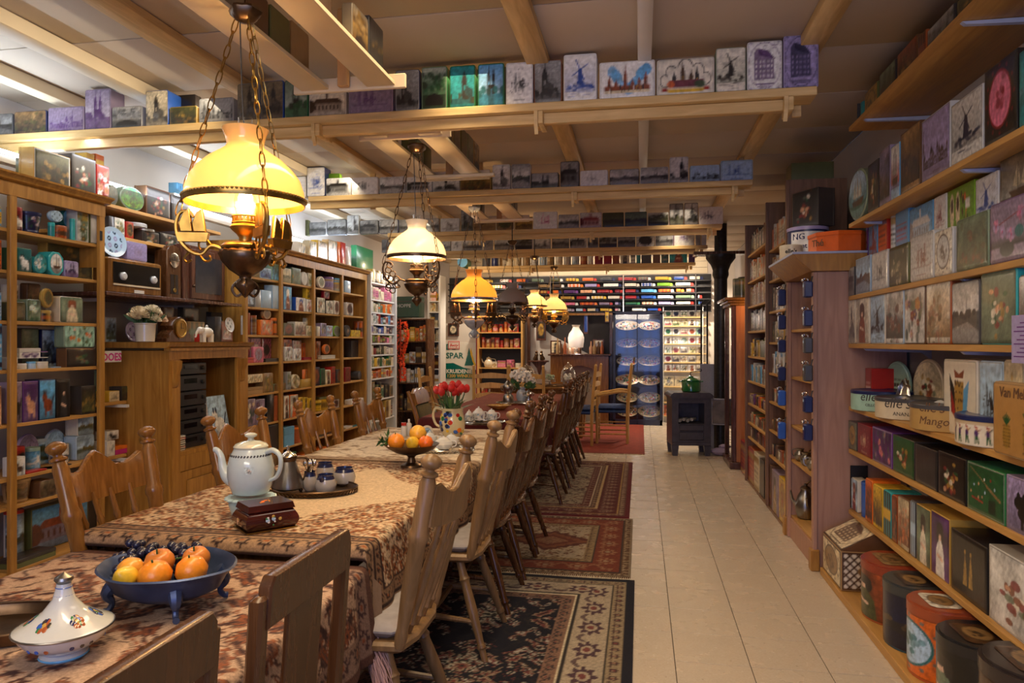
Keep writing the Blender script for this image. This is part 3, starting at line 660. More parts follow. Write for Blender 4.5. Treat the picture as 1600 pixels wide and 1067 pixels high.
# ceiling timbers running the length of the room
def timber(x, w, z0, mat, y0=YF, y1=YB, n='trim_1'):
 o = struct(n, MB().box(x-w/2, x+w/2, y0, y1, z0, ZC-.003, .004), mat); return o
timber(-2.98, .12, 2.9, M_CREAM, n='trim_1'); timber(-2.36, .15, 2.93, M_PINEY, n='trim_2')
timber(-.55, .12, 2.925, M_PINEY, n='trim_3'); timber(.02, .07, 2.90, M_WHITE, n='trim_4'); timber(.86, .12, 2.925, M_PINEY, n='trim_5')
struct('trim_6', MB().box(-3.6, -3.5, YF, YB, 2.9, ZC-.003, .004), M_CREAM)
M_TUBE = flat('fluorescent_tube_glass', (.9, .95, 1), .3, noise=0, emit=(.75, .87, 1), es=9)
for (y0, y1), l in zip(((2.2, 4.0), (4.4, 6.2), (6.9, 8.7)), ('above the left end of the bookcases', 'above the round green tin shelf', 'above the far end of the pine bookcase')):
 t = thing('fluorescent_lamp', 'white fluorescent batten lamp '+l, 'lamp', (-3.8, (y0+y1)/2, 2.50), 0, 'fluorescent battens')
 L_ = (y1-y0)/2; obj('housing', MB().box(-.03, .03, -L_, L_, 0, .05, .004), M_WHITE, t)
 mb = MB().tube([(0, -L_+.02, .075), (0, L_-.02, .075)], .013, 8); obj('tube', mb, M_TUBE, t)
 obj('wall_bracket', MB().box(-.2, -.02, -.02, .02, .0, .02), M_WHITE, t)
# ================================================================== SHELF BEAMS ACROSS THE ROOM
XE = .875; ZB = 2.71
BY = [3.83, 5.94, 8.1, 9.84, 11.93]
NB = ['first', 'second', 'third', 'fourth', 'fifth']
X0S = [-3.97, -2.9, -2.95, -2.9, -2.9]
for i, y in enumerate(BY):
 x0 = X0S[i]; L_ = XE-x0
 t = thing('hanging_shelf', f'long pine shelf beam across the room under the ceiling, {NB[i]} from the front', 'shelf', (x0, y, ZB), 0, 'pine shelf beams')
 obj('shelf_board', MB().box(0, L_, -.01, .15, -.045, 0, .003), M_PINE, t)
 obj('rail', MB().box(0, L_-.12, .03, .07, -.105, -.046, .003), M_PINE, t)
 k = 0
 for xb in (L_-.14, L_-1.42, L_-2.7):
  if xb > 0.1: obj('bracket', MB().prism([(0, 0), (.0, -.055), (.03, -.12), (.03, 0)], 0, .02, M=TR(xb, .0, -.046, rz=PI/2) @ TR(-.02, 0, 0)).box(xb, xb+.028, -.015, .16, -.115, -.046, .003), M_PINE, t)
 hg = [(-.55-x0, 2.925), (.86-.05-x0, 2.925), (-2.36-x0, 2.93)]
 for xh, zt in hg:
  if 0 < xh < L_-.01: obj('hanger', MB().box(xh-.022, xh+.022, .155, .175, -.1, zt-ZB), M_PINE, t)
# lamp frames hung lengthwise over the table
FR = [(.7, 3.22), (3.98, 5.12), (6.0, 7.0)]
for i, (y0, y1) in enumerate(FR):
 t = thing('lamp_shelf', ['cream painted hanging frame holding tins above the nearest yellow lamp', 'cream painted hanging frame above the white glass lamp', 'cream painted hanging frame above the far yellow lamp'][i], 'shelf', (-1.4, (y0+y1)/2, 2.62), 0, 'lamp frames')
 L_ = (y1-y0)/2
 for x in (-.13, .2): obj('board', MB().box(x-.07, x+.07, -L_, L_, 0, .022, .003), M_CREAM, t)
 for y in ((-L_+.05, L_+.0) if i else (L_,)): obj('crosspiece', MB().box(-.24, .32, y-.02, y+.0, -.012, .055, .003), M_CREAM, t)
 for y in (L_-.03, -L_+.1): obj('post', MB().box(0.0, .05, y-.03, y, -.0, ZC-2.62, .003), M_PINEZ, t)
 if i: obj('crosspiece', MB().box(-.16, .38, L_-.16, L_-.12, -.025, -.001, .003), M_CREAM, t)
# square white pipe clamps
for y, l in ((2.6, 'near the front shelf beam'), (4.55, 'between the first two shelf beams'), (6.6, 'between the second and third shelf beams')):
 o = obj('pipe_clamp', MB().box(-.045, .045, -.03, .03, 0, .03, .004).lathe([(.018, -.012), (.018, 0)], 10, TR(.0, 0, 0)), M_WHITE, loc=(.02, y, 2.868)); tag(o, 'small white pipe clamp under the ceiling, '+l, 'clamp')
# ================================================================== FURNITURE AGAINST THE WALLS
WX = 3.4
def bookcase(name, label, xf, yposts, z0, z1, shelves, depth, mat, smat, facing, postw=.045, cornice=True, back=True, shelf_d=None, ends=True):
 # facing +1: front looks to +X; built in world axes round an Empty at its front foot
 ya, yb = yposts[0], yposts[-1]; t = thing(name, label, 'bookcase', (xf, ya, 0)); s = -facing
 sx = lambda a: s*a
 if back: obj('back_panel', MB().box(sx(depth-.012), sx(depth), 0, yb-ya, z0, z1), mat, t)
 for i, y in enumerate(yposts):
  y -= ya; obj('upright', MB().box(sx(-.004), sx(.022), y-postw/2, y+postw/2, 0 if i in (0, len(yposts)-1) else z0, z1-.002, .003), mat, t)
  if i in (0, len(yposts)-1) and ends: obj('side_panel', MB().box(sx(.0222), sx(depth), y-.011, y+.011, 0, z1-.002), mat, t)
  elif ends: obj('divider', MB().box(sx(.0222), sx(depth-.013), y-.008, y+.008, z0, z1-.002), mat, t)
 for i in range(len(yposts)-1):
  a, b = yposts[i]-ya, yposts[i+1]-ya
  for z in (shelves[i] if isinstance(shelves[0], (list, tuple)) else shelves):
   obj('shelf', MB().box(sx(.023), sx(shelf_d or depth-.013), a+.012, b-.012, z-.02, z, .002), smat, t)
 obj('plinth', MB().box(sx(.012), sx(.03), 0, yb-ya, .0, z0), mat, t)
 if cornice:
  obj('frieze', MB().box(sx(-.006), sx(.02), -postw/2, yb-ya+postw/2, z1-.075, z1), mat, t)
  P = [(0, 0), (.03, .008), (.035, .02), (.06, .035), (.062, .045), (-depth, .045), (-depth, 0)]
  obj('cornice', MB().prism([(-s*px_*1, pz) for px_, pz in P], -.04, yb-ya+.04, M=TR(0, 0, z1)), mat, t)
 return t
LZ = [onX(-3.4, 22, v)[2] for v in (355, 420, 499, 576, 661, 745, 790, 892)]
b1 = bookcase('bookcase', 'honey pine open bookcase with old hinges nearest the camera, tins on every shelf', -3.4, [2.72, 3.40, 4.06], .12, 2.30, LZ, .34, M_CAB, M_SHELFY, 1, back=False, ends=False)
for y in (0, 1.34): obj('side_panel', MB().box(-.34, -.0222, y-.008, y+.008, 1.9, 2.298), M_CAB, b1)
for z in (2.1, .62): obj('hinge', MB().box(.0045, .008, 1.32, 1.335, z-.03, z+.03).tube([(.008, 1.317, z-.03), (.008, 1.317, z+.03)], .004, 6), M_IRON, b1)
b3y = [5.77, 6.4, 7.1, 7.83, 8.55]
U3 = [onX(-3.4, 439, v)[2] for v in (437, 481, 522, 563, 609, 655, 700, 745)]
b3 = bookcase('bookcase', 'long honey pine bookcase of four bays behind the left chairs', -3.4, b3y, .12, 2.27, U3, .36, M_CAB, M_SHELFY, 1)
wy = [8.62, 9.57]
U4 = [onX(-3.38, 590, v)[2] for v in (440, 466, 486, 504, 519, 534, 552, 571, 589, 622, 655)]
b4 = bookcase('bookcase', 'white painted shelf unit with ten narrow shelves beyond the pine bookcase', -3.36, wy, .1, 2.3, U4, .3, M_WHITE, M_WHITE, 1, postw=.03, cornice=False)
# wall shelves of the alcove between the two pine bookcases
AX = -3.62
ALZ = [(2.375, 4.1, 5.7, 'topmost'), (2.165, 4.1, 5.7, 'middle'), (1.75, 4.1, 5.7, 'lowest')]
for z, y0, y1, l in ALZ:
 t = thing('wall_shelf', f'{l} pine wall shelf in the alcove between the two bookcases', 'shelf', (AX, y0, z), 0, 'alcove shelves')
 obj('shelf_board', MB().box(-.37, .02 if z > 1.8 else .22, 0, y1-y0, -.025, 0, .003), M_SHELFY if z > 1.8 else M_MAHOG, t)
 for yy in (.25, 1.3): obj('bracket', MB().box(-.37, -.05, yy, yy+.025, -.05, -.026), M_WHITE, t)
ey, _, ez = onX(-3.5, 205, 623); ez2 = onX(-3.5, 205, 705)[2]
for z, l in ((ez, 'upper'), (ez2, 'lower')):
 t = thing('wall_shelf', f'{l} short pine shelf end beside the stereo cabinet', 'shelf', (-3.5, 3.95, z), 0, 'short shelf ends')
 obj('shelf_board', MB().box(-.48, .0, 0, .46, -.02, 0, .002), M_SHELFY, t); obj('bracket', MB().box(-.48, .06, .38, .41, -.04, -.021), M_WHITE, t)
# pine stereo cabinet
cy0, cy1, cxf = 4.44, 5.42, -3.2
t = thing('stereo_cabinet', 'tall honey pine cabinet with an open bay holding the black stereo tower', 'cabinet', (cxf, cy0, 0)); Lc = cy1-cy0
obj('side_panel', MB().box(-.5, -.02, 0, .022, 0, 1.36), M_CAB, t); obj('side_panel', MB().box(-.5, -.02, Lc-.022, Lc, 0, 1.36), M_CAB, t)
obj('back_panel', MB().box(-.5, -.488, .022, Lc-.022, 0, 1.36), M_CAB, t)
obj('top', MB().prism([(-.52, 0), (.02, 0), (.045, .02), (.05, .04), (-.52, .04)], -.05, Lc+.05, M=TR(0, 0, 1.38)), M_CAB, t)
obj('frieze', MB().box(-.02, .004, 0, Lc, 1.30, 1.379).box(-.02, .03, -.02, Lc+.02, 1.36, 1.379), M_CAB, t)
for y in (0, Lc-.13):
 obj('pilaster', MB().box(-.02, .0, y, y+.13, 0, 1.299).box(.0, .01, y+.03, y+.10, .1, 1.1), M_CAB, t)
 obj('corbel', MB().prism([(0, 0), (.045, .0), (.04, -.05), (.02, -.1), (.02, -.16), (.008, -.18), (0, -.19)], y+.04, y+.09, M=TR(.0, 0, 1.29)), M_CAB, t)
zst = onX(-3.2, 300, 700)[2]
obj('shelf', MB().box(-.488, -.0, .13, Lc-.13, zst-.03, zst), M_CAB, t)
obj('apron', MB().box(-.018, .0, .131, Lc-.131, zst-.14, zst-.031), M_CAB, t)
dd = obj('door', MB().box(-.018, -.002, .131, Lc-.131, .1, zst-.145, .003), M_CAB, t); obj('door_panel', MB().box(-.0015, .006, .2, Lc-.2, .17, zst-.21, .004), M_CAB, dd)
obj('plinth', MB().box(-.02, .012, 0, Lc, 0, .095), M_CAB, t)
# stereo tower
t = thing('stereo_tower', 'black stereo tower of six stacked units inside the pine cabinet', 'stereo', (-3.4, 4.80, zst)); zz = 0
for hgt in (.10, .11, .10, .11, .12, .09):
 u_ = obj('stereo_unit', MB().box(-.14, .14, -.17, .17, zz, zz+hgt-.006, .004, M=TR(rz=0)), M_BLACK, t)
 obj('display', MB().box(.1405, .143, -.1, .05, zz+hgt*.45, zz+hgt*.75), flat('smoked_display', (.004, .004, .005), .08), u_)
 obj('knob', MB().lathe([(.016, 0), (.016, .012), (.012, .014)], 12, TR(.141, .12, zz+hgt*.5, ry=PI/2)), M_IRON, u_); zz += hgt
t2 = obj('magazine', MB().box(-.01, .01, -.12, .13, 0, .36, .002, M=TR(-3.24, 5.13, zst, ry=-.18)), M_MPRINT, color=None)
tag(t2, 'glossy magazine with a pale blue cover leaning in the stereo cabinet', 'magazine')
arr = picture(.25, .36, 'animal', 'ice', 'navy', 'white', 11, .007); me = flat_picture(arr, .25, .36, -.01, 0, mat=M_MPRINT)
o = obj('cover', me, M_MPRINT, t2, M=TR(-3.24, 5.135, zst, ry=-.18) @ TR(rz=PI/2))
for k in range(7):
 o = obj('cassette', MB().box(-.05, .05, -.055, .055, 0, .014, .002), M_TIN, loc=(-3.28, 4.62, zst+k*.0155), color=C(['charcoal', 'crimson', 'dark', 'grey', 'black', 'red', 'grey'][k]))
 obj('paper_label', MB().box(.0505, .0508, -.045, .045, .003, .011), M_MATTE, o, color=C('ivory'))
 tag(o, f'{["charcoal", "crimson", "dark", "grey", "black", "red", "pale grey"][k]} cassette case, {ORD[k]} from the bottom of the stack beside the stereo', 'cassette', 'stacked cassettes')
RX = 1.25
RZ = dict(R0=2.73, R1=2.14, R2=1.90, R3=1.70, R4=1.41, R5=1.03, R6=.77, R7=.40)
RL = dict(R0='top', R1='second', R2='thin third', R3='fourth', R4='fifth', R5='sixth', R6='seventh', R7='eighth')
M_BRK = flat('bracket_paint', (.42, .46, .62), .4, noise=.05)
for k, z in RZ.items():
 thin = k == 'R2'; xf = {'R2': RX+.10, 'R5': RX}.get(k, RX)
 t = thing('wall_shelf', f'{RL[k]} pine shelf counting down the wall of tins beside the aisle', 'shelf', (xf, .6, z), 0, 'tin wall shelves')
 obj('shelf_board', MB().box(0, XR-xf, 0, 4.07, -.012 if thin else -.026, 0, .002), M_SHELFY, t)
 if not thin:
  for y in (3.82, 2.55, 1.35):
   obj('bracket', MB().prism([(.015, -.028), (XR-xf-.0, -.028), (XR-xf, -.09), (XR-xf-.05, -.05), (.03, -.04)], y-.012, y+.012), M_BRK, t)
t = thing('floor_plinth', 'low pine plank on the floor under the row of curved tins', 'shelf', (1.08, .6, 0)); obj('board', MB().box(0, XR-1.08, 0, 4.05, 0, .045, .003), M_SHELFY, t)
# tall bookcases behind
RBZ = [.1, .36, .62, .9, 1.17, 1.42, 1.68, 1.93, 2.18, 2.42]
t = bookcase('bookcase', 'tall narrow pine bookcase of two bays full of small tins along the aisle', 1.06, [5.58, 6.45, 7.68], .02, 2.62, [[.46, .68, .92, 1.16, 1.42, 1.68, 1.94, 2.2], [.46, .61, .80, 1.03, 1.28, 1.53, 1.78, 2.03, 2.3]], .42, M_BRP, M_SHELFY, -1, postw=.035, cornice=False)
tb = [.16, .57, .82, 1.17, 1.51]
t = bookcase('bookcase', 'pink pine bookcase with a wide flat cornice where blue mugs hang, beside the tin wall', 1.06, [4.745, 5.53], .14, 1.86, tb, .54, M_PINK, M_SHELFY, -1, postw=.05, cornice=False)
obj('cornice', MB().prism([(-.11, .085), (-.13, .105), (.54, .105), (.54, 0), (.0, 0), (-.02, .0)], -.06, .79, M=TR(0, 0, 1.86)), M_CAB, t)
obj('top_edge', MB().box(-.132, .54, -.062, .792, 1.966, 1.98), M_BRK, t)
for y in (0, .84): obj('foot', MB().box(-.02, .03, y-.045, y+.03, 0, .13, .003), M_CAB, t)

# ================================================================== ROWS OF TINS
NMOF = [('postcard', 'postcard_tin'), ('nearest pine', 'biscuit_tin'), ('long pine', 'tea_tin'), ('wall shelf', 'picture_tin'), ('thin third', 'picture_tin')]
def row_(plane, val, z, group, dep, items, mar=0, gap=.0, parts=True, name=None):
 out = []; name0 = name
 for it in items.strip().split('\n'):
  it = it.strip()
  if not it: continue
  a, lab = it.split('|'); a = a.split(); u0, u1, vt = map(float, a[:3]); shape, colr, mot = a[3:6]; bg, ink, ac = (a[6:9]+['ivory', 'dark', 'olive'][len(a)-6:])[:3]
  kw = {}
  for q in a[9:]:
   kk, vv = q.split('='); kw[kk] = vv
  name = name0 if shape in ('bx', 'sq') else None; d = float(kw.get('d', dep)); g = float(kw.get('g', gap)); zz = z+float(kw.get('z', 0)); off = float(kw.get('o', 0))
  if plane == 'Y':
   x0 = onY(val, u0)[0]; x1 = onY(val, u1)[0]; um = (u0+u1)/2; h = onY(val, um, vt)[2]-zz; w_ = x1-x0-.004-g; loc = ((x0+x1)/2, val+off+d/2+.001, zz+.0005); rz = 0
  else:
   va = abs(val); ys = sorted((min(onX(val, u0)[0], 4.722 if val > 1.2 else 99), min(onX(val, u1)[0], 4.72 if val > 1.2 else 99))); um = (u0+u1)/2; h = onX(val, um, vt)[2]-zz; w_ = ys[1]-ys[0]-.004-g
   sg = 1 if val > 0 else -1; loc = (val+sg*(d/2+off), sum(ys)/2, zz+.0005); rz = -PI/2 if val > 0 else PI/2
  b_ = kw.get('b'); border = (b_, .035) if b_ else None
  if shape in ('cy', 'rd', 'pt'): loc = (loc[0]+(0 if plane == 'Y' else (1 if val > 0 else -1)*(w_/2-d/2)), loc[1]+((w_/2-d/2) if plane == 'Y' else 0), loc[2])
  if mot == 'none': mot = None
  o = tin(loc, rz+float(kw.get('r', 0)), w_, h, d, shape, colr, mot, bg, ink, ac, lab.strip(), group, border=border, parts=parts, margin=mar, seed=int(kw['s']) if 's' in kw else None, lidc=kw.get('lid'), name=name)
  out.append(o)
 return out
def row(plane, val, z, group, dep, items, **k):
 nm = [n for q, n in NMOF if q in group]; return row_(plane, val, z, group, dep, items, name=nm[0] if nm else None, **k)
B1 = 'postcard tins on the first shelf beam'
row('Y', 3.84, ZB, B1, .075, '''
-28 20 176 bx charcoal wide grey dark olive |dark grey landscape tin, wall end of the first beam
21 73 171 bx navy scene tan dark olive b=navy |dark blue edged tin with a shaded courtyard, wall end of the first beam
74 131 165 bx mauve skyline mauve purple purple |pale mauve tin with a low harbour skyline in violet
132 173 137 bx mauve towers mauve purple purple d=.12|tall mauve tin with one church tower in violet
174 222 164 bx grey canal sepia dark grey d=.09|sepia tin with a street receding, between the mauve and the cream tower tins
227 263 139 bx blue church cream dark grey d=.14|tall cream tin with blue sides and a pale church tower
264 308 164 bx gold scene olive dark gold b=gold|yellow tin framing a dark wooded view
310 365 151 bx grey skyline grey charcoal sage|grey tin of town houses behind the lamp chain
370 405 128 bx grey church sepia dark grey|sepia tall tin of a town tower beside the right lamp chain
406 443 124 bx blue church sepia charcoal dark d=.1|tall grey tin of a spired church with blue sides
444 481 122 bx green towers sage dark green|green tall tin of a twin-towered gate over green water behind the crosspiece
482 541 140 bx ivory building ivory brown sepia|wide ivory tin with a brown drawing of a towered gatehouse
544 614 126 bx mauve sketch mauve purple purple|wide lilac tin with a dense violet town sketch
617 656 107 bx navy church grey black charcoal b=grey|tall black and white tin of a stout church tower with dark blue sides
658 699 102 bx green canal sage dark green b=sage|green tall tin of an arched bridge under trees
702 743 100 bx green church turquoise dark olive b=green|tall tin with a blue sky over a dark spired church
746 788 97 bx green towers sky dark teal b=green|tall tin of a twin-spired gate over blue water
790 833 95 bx white sketch white black black|white tall tin with an ink sketch of a hatted musketeer
834 878 92 bx rust church grey black charcoal s=617|tall black and white tin of a stout church tower with rust sides
880 933 82 bx white mill white blue blue b=white|tallest white tin with a blue tower between blue trees
936 1024 93 bx white colour white black sky|wide white tin with brown steeples on blue clouds
1026 1117 89 bx ivory cloud ivory black purple|wide pale tin with a coloured town in a cloud outline over a yellow banner
1118 1166 72 bx sage mill ivory dark sage|pale green tin with a small ink windmill
1167 1223 62 bx white etch white purple purple|white tin with a plum etching of a gabled house
1224 1280 52 bx lilac etch lilac navy sage|lilac tin with a dark green etching of a gabled house at the aisle end
''')
# two dark tins standing behind and a blue one under lamp frame
row('Y', 3.965, ZB, B1, .06, '''
266 306 146 bx dark plain dark dark dark|dark tin standing behind the yellow framed one on the first beam
''')
B2 = 'postcard tins on the second shelf beam'
row('Y', 5.95, ZB, B2, .075, '''
452 478 274 bx white sketch white blue blue d=.11|small white tin with faint blue writing beside the big yellow shade
479 508 259 bx navy sketch white blue blue d=.12|tall white tin with a blue drawing, topping its row next to the yellow shade
509 548 276 bx white building white black grey|white tin with two black gabled houses
549 591 275 bx white sketch white charcoal grey|white tin with a grey engraved castle
593 633 274 bx white wide white charcoal grey|white tin of a low farm behind a tree
635 675 274 bx white building white charcoal grey s=4|white tin of a station hall behind the lamp chain
676 718 273 bx white church white black charcoal s=9|white edged tin of a long white hall with a slim spire
719 767 271 bx gold scene gold brown olive|sepia gold map tin on the second beam
769 797 255 bx white church white charcoal grey|tall white tin with a pencilled twin spire church
799 829 254 bx silver wide silver charcoal sage|tall grey tin of a farmhouse under a tree
830 873 268 bx black towers grey black charcoal|dark tin with a pale gate between bare trees
875 905 250 bx charcoal building grey black silver|tall dark grey tin of a step-gabled town hall
906 950 264 bx white sketch white grey grey|white tin with a fine pencil view of a quay
952 999 262 bx brown wide silver charcoal grey|brown edged tin with a lighthouse over dark dunes
1000 1045 259 bx white wide silver dark charcoal|white edged tin with a tower above black fields
1046 1076 243 bx white church white black charcoal|tall white tin with a black steepled gate
1078 1125 256 bx ice skyline ice black charcoal|pale blue tin with a black cathedral skyline
1126 1177 248 bx ice sketch ice blue blue|pale blue tin with a faint ship drawing, aisle end of the second beam
''')
row('Y', 6.03, ZB, B2, .05, '''
512 531 269 bx lime plain lime lime lime|lime green tin peeping over the white ones on the second beam
''')
B3 = 'postcard tins on the third shelf beam'
s3 = ''
for i, (u0, u1, vt, c, m, bg, ink, l) in enumerate([
(447, 482, 342, 'olive', 'sketch', 'olive', 'dark', 'olive tin with a spidery dark sketch at the wall end'), (483, 510, 345, 'grey', 'wide', 'grey', 'charcoal', 'blue grey tin with a small coast view'), (511, 541, 341, 'charcoal', 'wide', 'grey', 'dark', 'dark rimmed tin of a village street with white rim'),
(542, 561, 334, 'silver', 'church', 'silver', 'dark', 'narrow tall grey tin of a lone tower'), (562, 591, 342, 'dark', 'building', 'grey', 'charcoal', 'black edged tin with a lighthouse and sheds'), (592, 622, 341, 'navy', 'wide', 'silver', 'dark', 'navy tin with a pale arched bridge'), (623, 646, 341, 'grey', 'wide', 'grey', 'dark', 'small grey tin left of the white lamp chimney'),
(664, 686, 339, 'grey', 'wide', 'silver', 'charcoal', 'small grey tin right of the white lamp chimney'), (688, 718, 339, 'silver', 'sketch', 'silver', 'brown', 'silver tin with a brown roofscape sketch'), (720, 738, 326, 'charcoal', 'church', 'grey', 'black', 'tall black and grey tin behind the lamp canopy'), (739, 774, 336, 'tan', 'sketch', 'tan', 'brown', 'tan tin with a hunting sketch'),
(775, 803, 336, 'silver', 'medal', 'tan', 'dark', 'tin with a dark oval in a pale frame'), (804, 832, 337, 'gold', 'skyline', 'gold', 'brown', 'yellow framed tin with a brown ship'), (833, 871, 329, 'white', 'sketch', 'white', 'magenta', 'white tin with a large plum coloured print'), (872, 905, 333, 'grey', 'wide', 'silver', 'charcoal', 'grey tin of bare trees'), (906, 940, 330, 'mauve', 'building', 'silver', 'crimson', 'tin of a domed villa with a purple rim'),
(941, 975, 330, 'dark', 'wide', 'olive', 'dark', 'dark green tin of a wooded lane'), (976, 1011, 329, 'charcoal', 'wide', 'sage', 'navy', 'dark tin with a blue canal'), (1012, 1045, 330, 'grey', 'canal', 'grey', 'black', 'grey tin with a viaduct of dark arches'), (1046, 1068, 316, 'charcoal', 'towers', 'grey', 'black', 'tall dark tin with two black spires'), (1069, 1091, 315, 'dark', 'church', 'silver', 'black', 'tall black edged tin of a castle gate'), (1092, 1130, 321, 'white', 'sketch', 'white', 'navy', 'white tin with two small navy drawings at the aisle end')]):
 s3 += f'{u0} {u1} {vt} bx {c} {m} {bg} {ink} olive s={i+40}|{l}, third beam\n'
row('Y', 8.11, ZB, B3, .07, s3, parts=False)
s4 = ''
r4 = [(596, 624), (625, 652), (653, 678), (680, 704), (705, 722), (723, 754), (756, 770), (772, 803), (804, 832), (833, 860), (862, 889), (890, 917), (918, 935), (936, 964), (965, 993), (994, 1023), (1024, 1052), (1053, 1085), (1087, 1095), (1096, 1104)]
d4 = ['grey tin of a windmill dike', 'grey tin of a river view', 'pale tin of a square', 'grey tin of a hamlet', 'white tin with a tiny anchor', 'white tin with a large black anchor', 'narrow grey tin beside the anchor', 'olive rimmed tin of a misty canal', 'purple rimmed tin of a street', 'dark tin of boats', 'dark tin of a grove', 'pale tin of a market hall', 'tall grey tin of a tower', 'black rimmed tin of a bridge', 'dark tin of a harbour mouth', 'dark tin with two ovals', 'lilac tin of a farm', 'mauve tin with a plum church sketch', 'small blue grey tin near the aisle end', 'last blue grey tin at the aisle end']
for i, ((u0, u1), l) in enumerate(zip(r4, d4)):
 vt = 370-(u0-705)*.02-(8 if i in (12, 17) else 0); c = ['grey', 'silver', 'ivory', 'charcoal', 'white', 'white', 'grey', 'olive', 'mauve', 'dark', 'dark', 'silver', 'grey', 'black', 'dark', 'dark', 'lilac', 'mauve', 'grey', 'grey'][i]; m = ['mill', 'wide', 'building', 'skyline', 'sketch', 'ship', 'sketch', 'wide', 'canal', 'skyline', 'wide', 'building', 'church', 'canal', 'wide', 'medal', 'wide', 'sketch', 'plain', 'plain'][i]
 s4 += f'{u0} {u1} {vt:.0f} bx {c} {m} {"white" if c in ("white",) else ("silver" if i % 2 else "grey")} {"purple" if i == 17 else "charcoal"} dark|{l}, fourth beam\n'
row('Y', 9.85, ZB, 'postcard tins on the fourth shelf beam', .07, s4, parts=False)
s5 = '''752 765 394 cy charcoal none x x x|first slim steel grey canister left of the grey lamp shade, fifth beam
767 778 394 cy navy none x x x|slim navy canister behind the grey lamp chain, fifth beam
790 801 401 cy cream label cream brown gold|short cream canister, fifth beam
802 814 396 cy cream medal cream brown gold|cream canister with a large brown ring, fifth beam
'''
cc = [('tan', 'flowers', 'tan', 'brown', 'rust'), ('silver', 'label', 'silver', 'brown', 'tan'), ('ice', 'flowers', 'ice', 'navy', 'tan'), ('tan', 'stripes', 'tan', 'brown', 'gold'), ('ivory', 'flowers', 'ivory', 'rust', 'gold'), ('silver', 'label', 'gold', 'brown', 'rust'), ('ice', 'flowers', 'silver', 'navy', 'rust'), ('rust', 'stripes', 'rust', 'crimson', 'gold')]
cl = ['tan flowered', 'silver lettered', 'pale blue flowered', 'tan banded', 'ivory flowered', 'silver and gold lettered', 'pale blue and rust', 'rust striped']
for i in range(8):
 u = 816+i*12.8; s5 += f'{u:.0f} {u+12:.0f} {396-(i>2)*3} cy {" ".join(cc[i])}|{cl[i]} canister in the row of canisters, fifth beam\n'
s5 += '''918 927 393 cy silver label silver black rust|little silver canister beside the dark red books, fifth beam
929 942 392 bk crimson plain crimson black black|wide dark red book, fifth beam
943 956 392 bk crimson plain crimson black black|dark red book next to the wide one, fifth beam
957 968 394 bk rust plain rust black black|rust brown book, fifth beam
969 984 391 sq cream portrait ivory dark charcoal|cream tin with a dark standing figure, fifth beam
985 993 394 sq grey label silver dark dark|small grey lettered tin, fifth beam
994 1001 394 cy teal label ice dark teal|small teal canister, fifth beam
1002 1018 391 bk charcoal none x x x|wide charcoal book box, fifth beam
1020 1032 392 bk brown none x x x|brown book box, fifth beam
1033 1045 391 sq teal portrait sage dark teal|dark green tin with a pale figure, fifth beam
1046 1074 388 sq turquoise portrait turquoise black rust|large turquoise tin with a dark haired bust, fifth beam
1076 1086 392 sq purple label purple black mauve|purple tin at the aisle end, fifth beam
'''
row('Y', 11.94, ZB, 'canisters and books on the fifth shelf beam', .07, s5, parts=False)
# green cylinder with a blue lid lying on the fifth beam
x, d_, z = onY(11.94, 722, 413); t = obj('round_tin', MB().lathe([(.085, 0), (.085, .3)], 24, TR(x, 11.98, ZB+.088, rx=-PI/2)), M_TIN, color=C('green'))
tag(t, 'large dark green cylinder tin lying with its turquoise lid to the room, fifth beam', 'tin'); obj('lid', MB().lathe([(.088, 0), (.09, .02), (.07, .022), (.068, .018), (0.001, .018)], 24, TR(x, 11.98, ZB+.088, rx=PI/2)), M_TIN, t, color=C('sky'))
# tins on lamp frames
for fi, (y0, y1) in enumerate(FR):
 n = int((y1-y0)/.19)
 for side, xx, rz, c in ((0, -1.4-.16, -PI/2 if 0 else -PI/2, 'x'), (1, -1.4+.2, PI/2, 'y')):
  for k in range(n):
   if (k*7+fi*3+side) % 9 == 8: continue
   y = y0+.12+k*.185; r_ = RR(k*3+side*50+fi*100); ink = r_.choice(['dark', 'brown', 'charcoal']); bg = r_.choice(['tan', 'olive', 'brown', 'sepia', 'charcoal', 'sage'])
   tin((xx+(.01 if side else .02), y, 2.642), rz if side else -rz*0-PI/2, .17, r_.uniform(.17, .21), .06, 'bx', bg, r_.choice(['church', 'skyline', 'wide', 'canal', 'scene']), bg, ink, 'gold', f'dim {dict(tan="tan", olive="olive", brown="brown", sepia="sepia", charcoal="charcoal", sage="sage green")[bg]} tin, {ORD[k]} along the {"aisle" if side else "wall"} side, {["near", "middle", "far"][fi]} lamp frame', 'tins on the lamp frames', parts=False, cell=.012)
R = RX+.012
